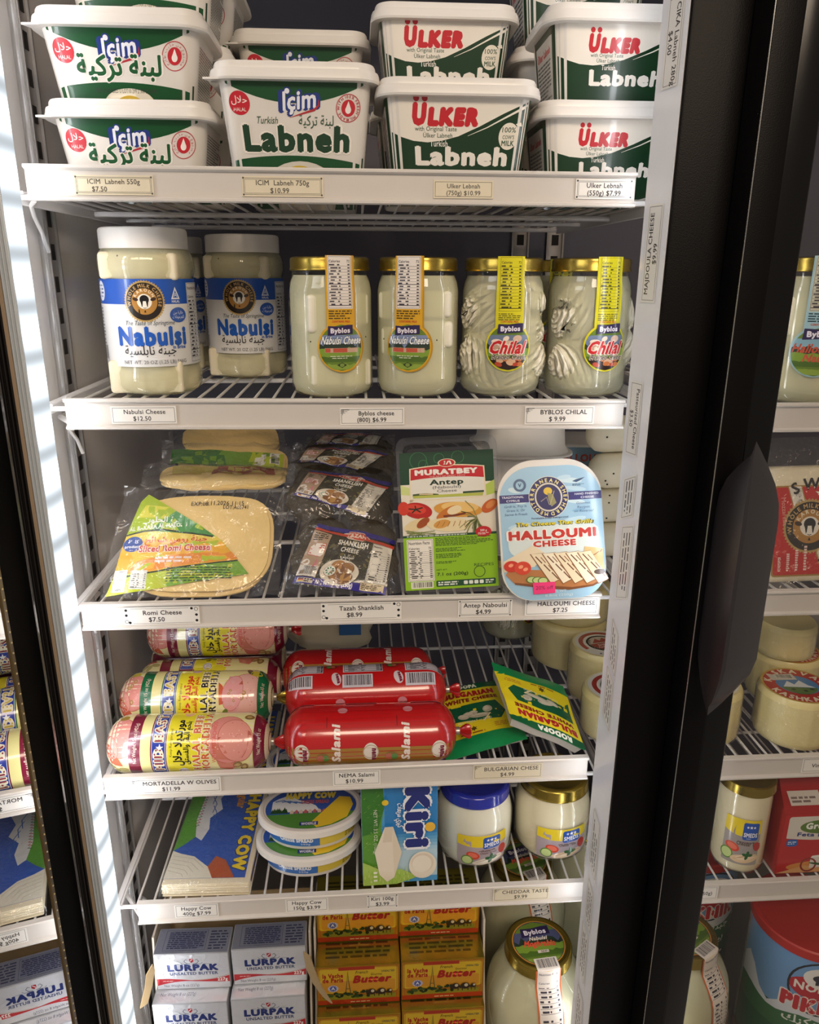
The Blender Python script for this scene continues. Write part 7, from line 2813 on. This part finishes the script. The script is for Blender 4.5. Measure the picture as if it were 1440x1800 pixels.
def sweet_art(w, h):
    a = Art()
    gold, red = '#a5803a', '#c2201f'
    a.rect(0, 0, w, h, gold, .004)
    a.rect(.002, .002, w - .002, h - .002, red, .003)
    for x, yy0, yy1, txt in ((.26, .50, .98, None), (.42, .02, .30, None)):
        pass
    a.poly([(w * .13, h * .99), (w * .27, h * .99), (w * .36, h * .66), (w * .22, h * .66)], gold)
    a.poly([(w * .14, h * .99), (w * .26, h * .99), (w * .345, h * .66), (w * .23, h * .66)], '#e4ded0')
    a.text('ԱՆԼԻ ՊԱՆԻՐ', w * .22, h * .83, .0070, '#2a2522', rot=-PI / 2 + .12, w=h * .26)
    a.poly([(w * .40, h * .36), (w * .56, h * .36), (w * .66, h * .01), (w * .50, h * .01)], gold)
    a.poly([(w * .415, h * .36), (w * .545, h * .36), (w * .64, h * .01), (w * .515, h * .01)], '#e4ded0')
    a.text(ar('جبن حلو'), w * .52, h * .18, .0085, '#2a2522', rot=-PI / 2 + .12, w=h * .24)
    pts = [(w * .38 + w * .50 * math.cos(q), h * .56 + w * .50 * math.sin(q)) for q in [1.25 - 1.75 * i / 20 for i in range(21)]]
    pts2 = [(w * .38 + w * .30 * math.cos(q), h * .56 + w * .30 * math.sin(q)) for q in [-.50 + 1.75 * i / 20 for i in range(21)]]
    a.poly(pts + pts2, '#e9e4d6')
    a.arc('SWEET CHEESE', w * .38, h * .56, w * .345, w * .105, 22, '#1f1a1a', .03, sp=1.05)
    cow_badge(a, w * .36, h * .55, w * .235)
    a.ell(w * .60, h * .90, w * .075, w * .075, '#2a2426', 16)
    a.fine(w * .545, h * .885, w * .655, h * .915, 3, '#e4ded0', 3)
    a.poly([(w * .40, h * .93), (w * .53, h * .92), (w * .48, h * .85)], '#e4ded0')
    for k in range(4):
        a.fine(w * (.06 + .085 * k), h * .06, w * (.09 + .085 * k), h * (.22 + .04 * k), 9, '#efcfc6', 3 + k, .7)
    a.text('Mozzarella', w * .085, h * .72, .0056, '#efa99a', rot=-PI / 2 + .1, w=h * .3)
    a.poly([(w * .52, h * .46), (w * .64, h * .50), (w * .70, h * .36), (w * .58, h * .32)], '#dcd6d2')
    a.text('$ 15.05', w * .61, h * .41, .0062, '#7d7680', rot=-PI / 2 + .42, w=h * .10)
    return a


sl, sh_ = at(1350, 1030, Y=.014), at(1358, 790, Y=.060)
t = thing('cheese_packet', 'clear packet of white cheese with a red sideways label, behind the closed door', 'cheese pack', (sl.x + .068, .016, RZ[2]), (-.17, -.02, 0), None)
MB().box(-.066, .002, .008, .066, .028, .150, .006, 3).build('cheese_slab', M['creamcheese'], t)
sweet_art(.128, .112).build('label_print', lambda u, v, h: Vector((u - .062, .0015 - h, v + .016)), M['pgloss'], t)
MB().grid(lambda u, v: Vector((-.074 + .148 * u, -.002 + .003 * noise.noise(Vector((u * 8, v * 9, 1))) + .008 * max(0, v - .85), .001 + .185 * v)), 20, 20).build('bag_film', M['filmclear'], t, 70)

kz = RZ[3]
kp = at(1332, 1260, Y=.06)
kw1 = cheese_wheel('pale ribbed cheese wheel with red label and sticker, front one behind the closed door', (kp.x + .0490, .060, kz), .0490, .072, kaskaval_art(.049), -.15, 1, 'cheese wheels behind the closed door')
kp2 = at(1322, 1200, Y=.16)
dup(kw1, 'pale ribbed cheese wheel half hidden by the red-labelled front one behind the closed door', (kp2.x + .046, .163, kz), .6)
kp3 = at(1338, 1120, Y=.16)
cheese_wheel('pale ribbed cheese wheel stacked on top of another at the back behind the closed door', (kp3.x + .0335, .158, kz + .0735), .0420, .050, None, 0, 1, 'cheese wheels behind the closed door')
kp4 = at(1326, 1265, Y=.03)
cheese_wheel('pale wrapped cheese wheel cut by the door frame below the handle', (kp4.x - .046, .075, kz), .0455, .074, wheel_art(.0455), .4, 1, 'cheese wheels behind the closed door')
pp = at(1420, 1130, Y=.25)
tag(MB().box(pp.x - .004, .120, kz, pp.x, .48, kz + .11, .001).build('shelf_divider', M['channel']), 'grey upright divider panel at the back beside the cheese wheels behind the closed door', 'divider')

# tall jar and red carton
TJ = [(.0, .001), (.036, .0), (.0425, .003), (.0455, .009), (.0460, .020), (.0460, .128), (.0440, .138), (.0425, .143), (.0425, .147)]
tp = at(1291, 1512, Y=.050)
t = thing('spread_jar', 'tall cream spread jar with a gold lid, left of the red carton', 'jar', (tp.x, .050, RZ[4]), -.40, None)
MB().lathe(TJ, 56).build('glass_body', M['glass'], t, 60)
MB().lathe([(max(r - .0016, 0), z + .0016) for r, z in TJ[:-1]] + [(0, .144)], 48).build('cheese_spread', M['spread2'], t, 60)
gold_lid(.0470, .1440, .1600, 'lid', t)
smeds_art(True, True).build('label_print', jar_map(TJ), M['pgloss'], t, (.004, .02))
t.scale = (.79, .79, .90)
t3 = at(1268, 1420, Y=.12)
j3b = spread_jar('blue-lidded spread jar cut by the door frame behind the tall cream jar', 'bluelid', False, (t3.x - .044, .150, RZ[4]), .6)


def green_art(w, h):
    a = Art()
    a.rect(0, 0, w, h, '#b81e1c')
    a.rect(w * .05, h * .56, w, h * .96, '#d9d2c6', .004)
    a.poly(arc_pts(w * .05, h * .60, w, h * .58, -h * .04) + [(w, h * .50), (w * .05, h * .56)], '#b81e1c')
    a.ell(w * .42, h * .78, w * .24, h * .115, '#5a7a2c', 28)
    a.ell(w * .56, h * .83, w * .16, h * .09, '#2f6fae', 22)
    a.ell(w * .60, h * .80, w * .10, h * .06, '#c9b83a', 18)
    a.text('Green Valley', w * .24, h * .75, h * .095, '#eef0e4', 'l', .06, w=w * .62)
    a.text('Feta Istanbouli', w * .16, h * .635, h * .060, '#2a3a7a', 'l', .04, w=w * .66, rot=-.06)
    a.rect(w * .06, h * .46, w * .18, h * .58, '#2a5fae', .004)
    a.fine(w * .075, h * .49, w * .165, h * .55, 2, '#dfe6f0', 3)
    a.ell(w * .55, h * .10, w * .45, h * .10, '#d08a44', 26)
    a.poly([(w * .0, h * .0), (w * .3, h * .12), (w * .6, h * .03), (w * .6, 0)], '#d9a56a')
    for x, y, s in ((.42, .20, .13), (.62, .22, .12), (.52, .33, .11)):
        a.poly([(w * (x - s / 2), h * (y - s)), (w * (x + s / 2), h * (y - s * .9)), (w * (x + s / 2), h * (y + s * .5)), (w * (x - s / 2), h * (y + s * .4))], '#dcd8d0')
        a.poly([(w * (x - s / 2), h * (y + s * .4)), (w * (x + s / 2), h * (y + s * .5)), (w * (x + s * .4), h * (y + s * .75)), (w * (x - s * .4), h * (y + s * .65))], '#efece4')
    a.ring(w * .34, h * .13, w * .07, w * .09, '#8a2a1c', 20)
    a.ell(w * .44, h * .14, w * .10, h * .018, '#2f5a24', 16, -.2)
    return a


gp_ = at(1340, 1538, Y=.014)
cw, chh, cd = .135, .100, .085
t = thing('cheese_carton', 'red carton with a white panel and green oval, behind the closed door', 'carton', (gp_.x + cw / 2 + .019, .016, RZ[4]), 0, None)
MB().loft([[Vector(p) for p in q] for q in (
    [(-cw / 2, 0, 0), (cw / 2, 0, 0), (cw / 2, cd, 0), (-cw / 2, cd, 0)],
    [(-cw / 2, 0, chh), (cw / 2, 0, chh), (cw / 2, cd, chh), (-cw / 2, cd, chh)],
    [(-cw / 2 + .006, .030, chh + .022), (cw / 2 - .006, .030, chh + .022), (cw / 2 - .006, cd - .03, chh + .022), (-cw / 2 + .006, cd - .03, chh + .022)],
    [(-cw / 2 + .006, .040, chh + .040), (cw / 2 - .006, .040, chh + .040), (cw / 2 - .006, .044, chh + .040), (-cw / 2 + .006, .044, chh + .040)])]).build('carton', mat('red_carton_board', '#a51c1b', .35, coat=.3), t, 20)
green_art(cw - .002, chh - .002).build('label_print', lambda u, v, h: Vector((u - cw / 2 + .001, -h, v + .001)), M['pgloss'], t)
s = Art().rect(0, 0, .045, .020, '#cfc6bd')
s.fine(.003, .003, .042, .013, 2, '#7a6a66', 4, .6)
s.build('price_sticker', lambda u, v, h: Vector((u - cw / 2 + .012, .008 + v * .80, chh + .0068 + v * .588 + h)), M['pmatte'], t)


# bottom: tins and jar
def tin_art(R, H):
    a = Art()
    W = R * 1.55
    a.rect(-PI * R, .004, PI * R, H - .006, '#1f5a34')
    a.rect(-PI * R, H * .55, PI * R, H - .006, '#6f9cc9')
    a.poly([(-W, H * .50)] + [(-W + 2 * W * i / 16, H * (.62 + .06 * math.sin(i * 1.3) + .05 * math.sin(i * .7 + 1))) for i in range(17)] + [(W, H * .50)], '#d9dfe6')
    a.poly([(-W, H * .49)] + [(-W + 2 * W * i / 16, H * (.53 + .02 * math.sin(i * 1.1))) for i in range(17)] + [(W, H * .40), (-W, H * .40)], '#2f6a3a')
    a.rect(-PI * R, .004, -W, H - .006, '#b9b9b4')
    for k in range(12):
        a.fine(-PI * R + .01, H * (.06 + .075 * k), -W - .004, H * (.11 + .075 * k), 2, '#5a5f64', k)
    a.ell(.012, H * .755, R * .62, H * .085, '#b81e2a', 30)
    a.ring(.012, H * .755, R * .60, R * .64, '#1c1c22', 30)
    a.ell(.012, H * .83, R * .40, H * .075, '#e6e4dc', 26)
    a.ell(.010, H * .83, R * .22, H * .030, '#20202a', 16)
    a.rect(-R * .16 + .010, H * .785, -R * .10 + .010, H * .83, '#20202a')
    a.rect(R * .10 + .010, H * .785, R * .16 + .010, H * .83, '#20202a')
    a.ell(R * .28 + .010, H * .845, R * .08, H * .018, '#20202a', 12)
    a.text('NORDEX', .012, H * .735, H * .050, '#eee8dc', bold=.04, w=R * 1.05)
    a.text('PIKNIK', .010, H * .59, H * .085, '#f0e6da', bold=.14, w=R * 1.42)
    a.text('PIKNIK', .010, H * .59, H * .085, '#c2202a', bold=.08, w=R * 1.36)
    a.text(ar('جبنة بكنك'), .010, H * .485, H * .055, '#e6ece0', bold=.02, w=R * 1.2)
    a.text(ar('بيك نيك'), .010, H * .38, H * .055, '#e6ece0', bold=.02, w=R * 1.0)
    a.text(ar('جبنة'), .006, H * .26, H * .045, '#e6ece0', w=R * .5)
    for x in (-.03, -.012, .03, .045):
        a.ell(x, H * .27, R * .14, H * .03, '#1a2018', 14)
        a.ell(x + .003, H * .28, R * .06, H * .012, '#d9d9d4', 10)
    a.rect(-PI * R, .004, PI * R, H * .13, '#7a4a34')
    return a


TR, TH = .078, .262
tn = thing('cheese_tin', 'large tin with a red lid and field picture, front one behind the closed door', 'tin', (0, 0, 0), 0, 'large cheese tins')
MB().lathe([(TR - .003, 0), (TR + .0006, .0005), (TR + .0008, .003), (TR - .0008, .005), (TR - .0008, TH - .006), (TR + .0008, TH - .004), (TR, TH), (TR - .004, TH)], 64, cap0=True, cap1=True).build('body', M['tin'], tn, 40)
MB().lathe([(TR + .001, TH - .012), (TR + .003, TH - .012), (TR + .003, TH + .001), (TR + .001, TH + .003), (TR - .004, TH + .003), (TR - .006, TH + .001), (TR - .030, TH + .001), (0, TH + .001)], 64).build('lid', M['redlid'], tn, 40)
tin_art(TR, TH).build('label_print', around(TR - .0004), M['pgloss'], tn, (.006, 0))
tl = at(1338, 1620, Z=ZL + TH)
tn.location = (tl.x + TR + .004, tl.y + .012, ZL)
tn.rotation_euler.z = -.30
dup(tn, 'large tin in shadow behind the front one behind the closed door', (tl.x - .02, tl.y + .190, ZL), -.1)
rj = at(1270, 1700, Z=ZL + .19)
dup(bj, 'big jar cut by the door frame at the bottom behind the closed door', (rj.x - .066, .040, ZL), .55)
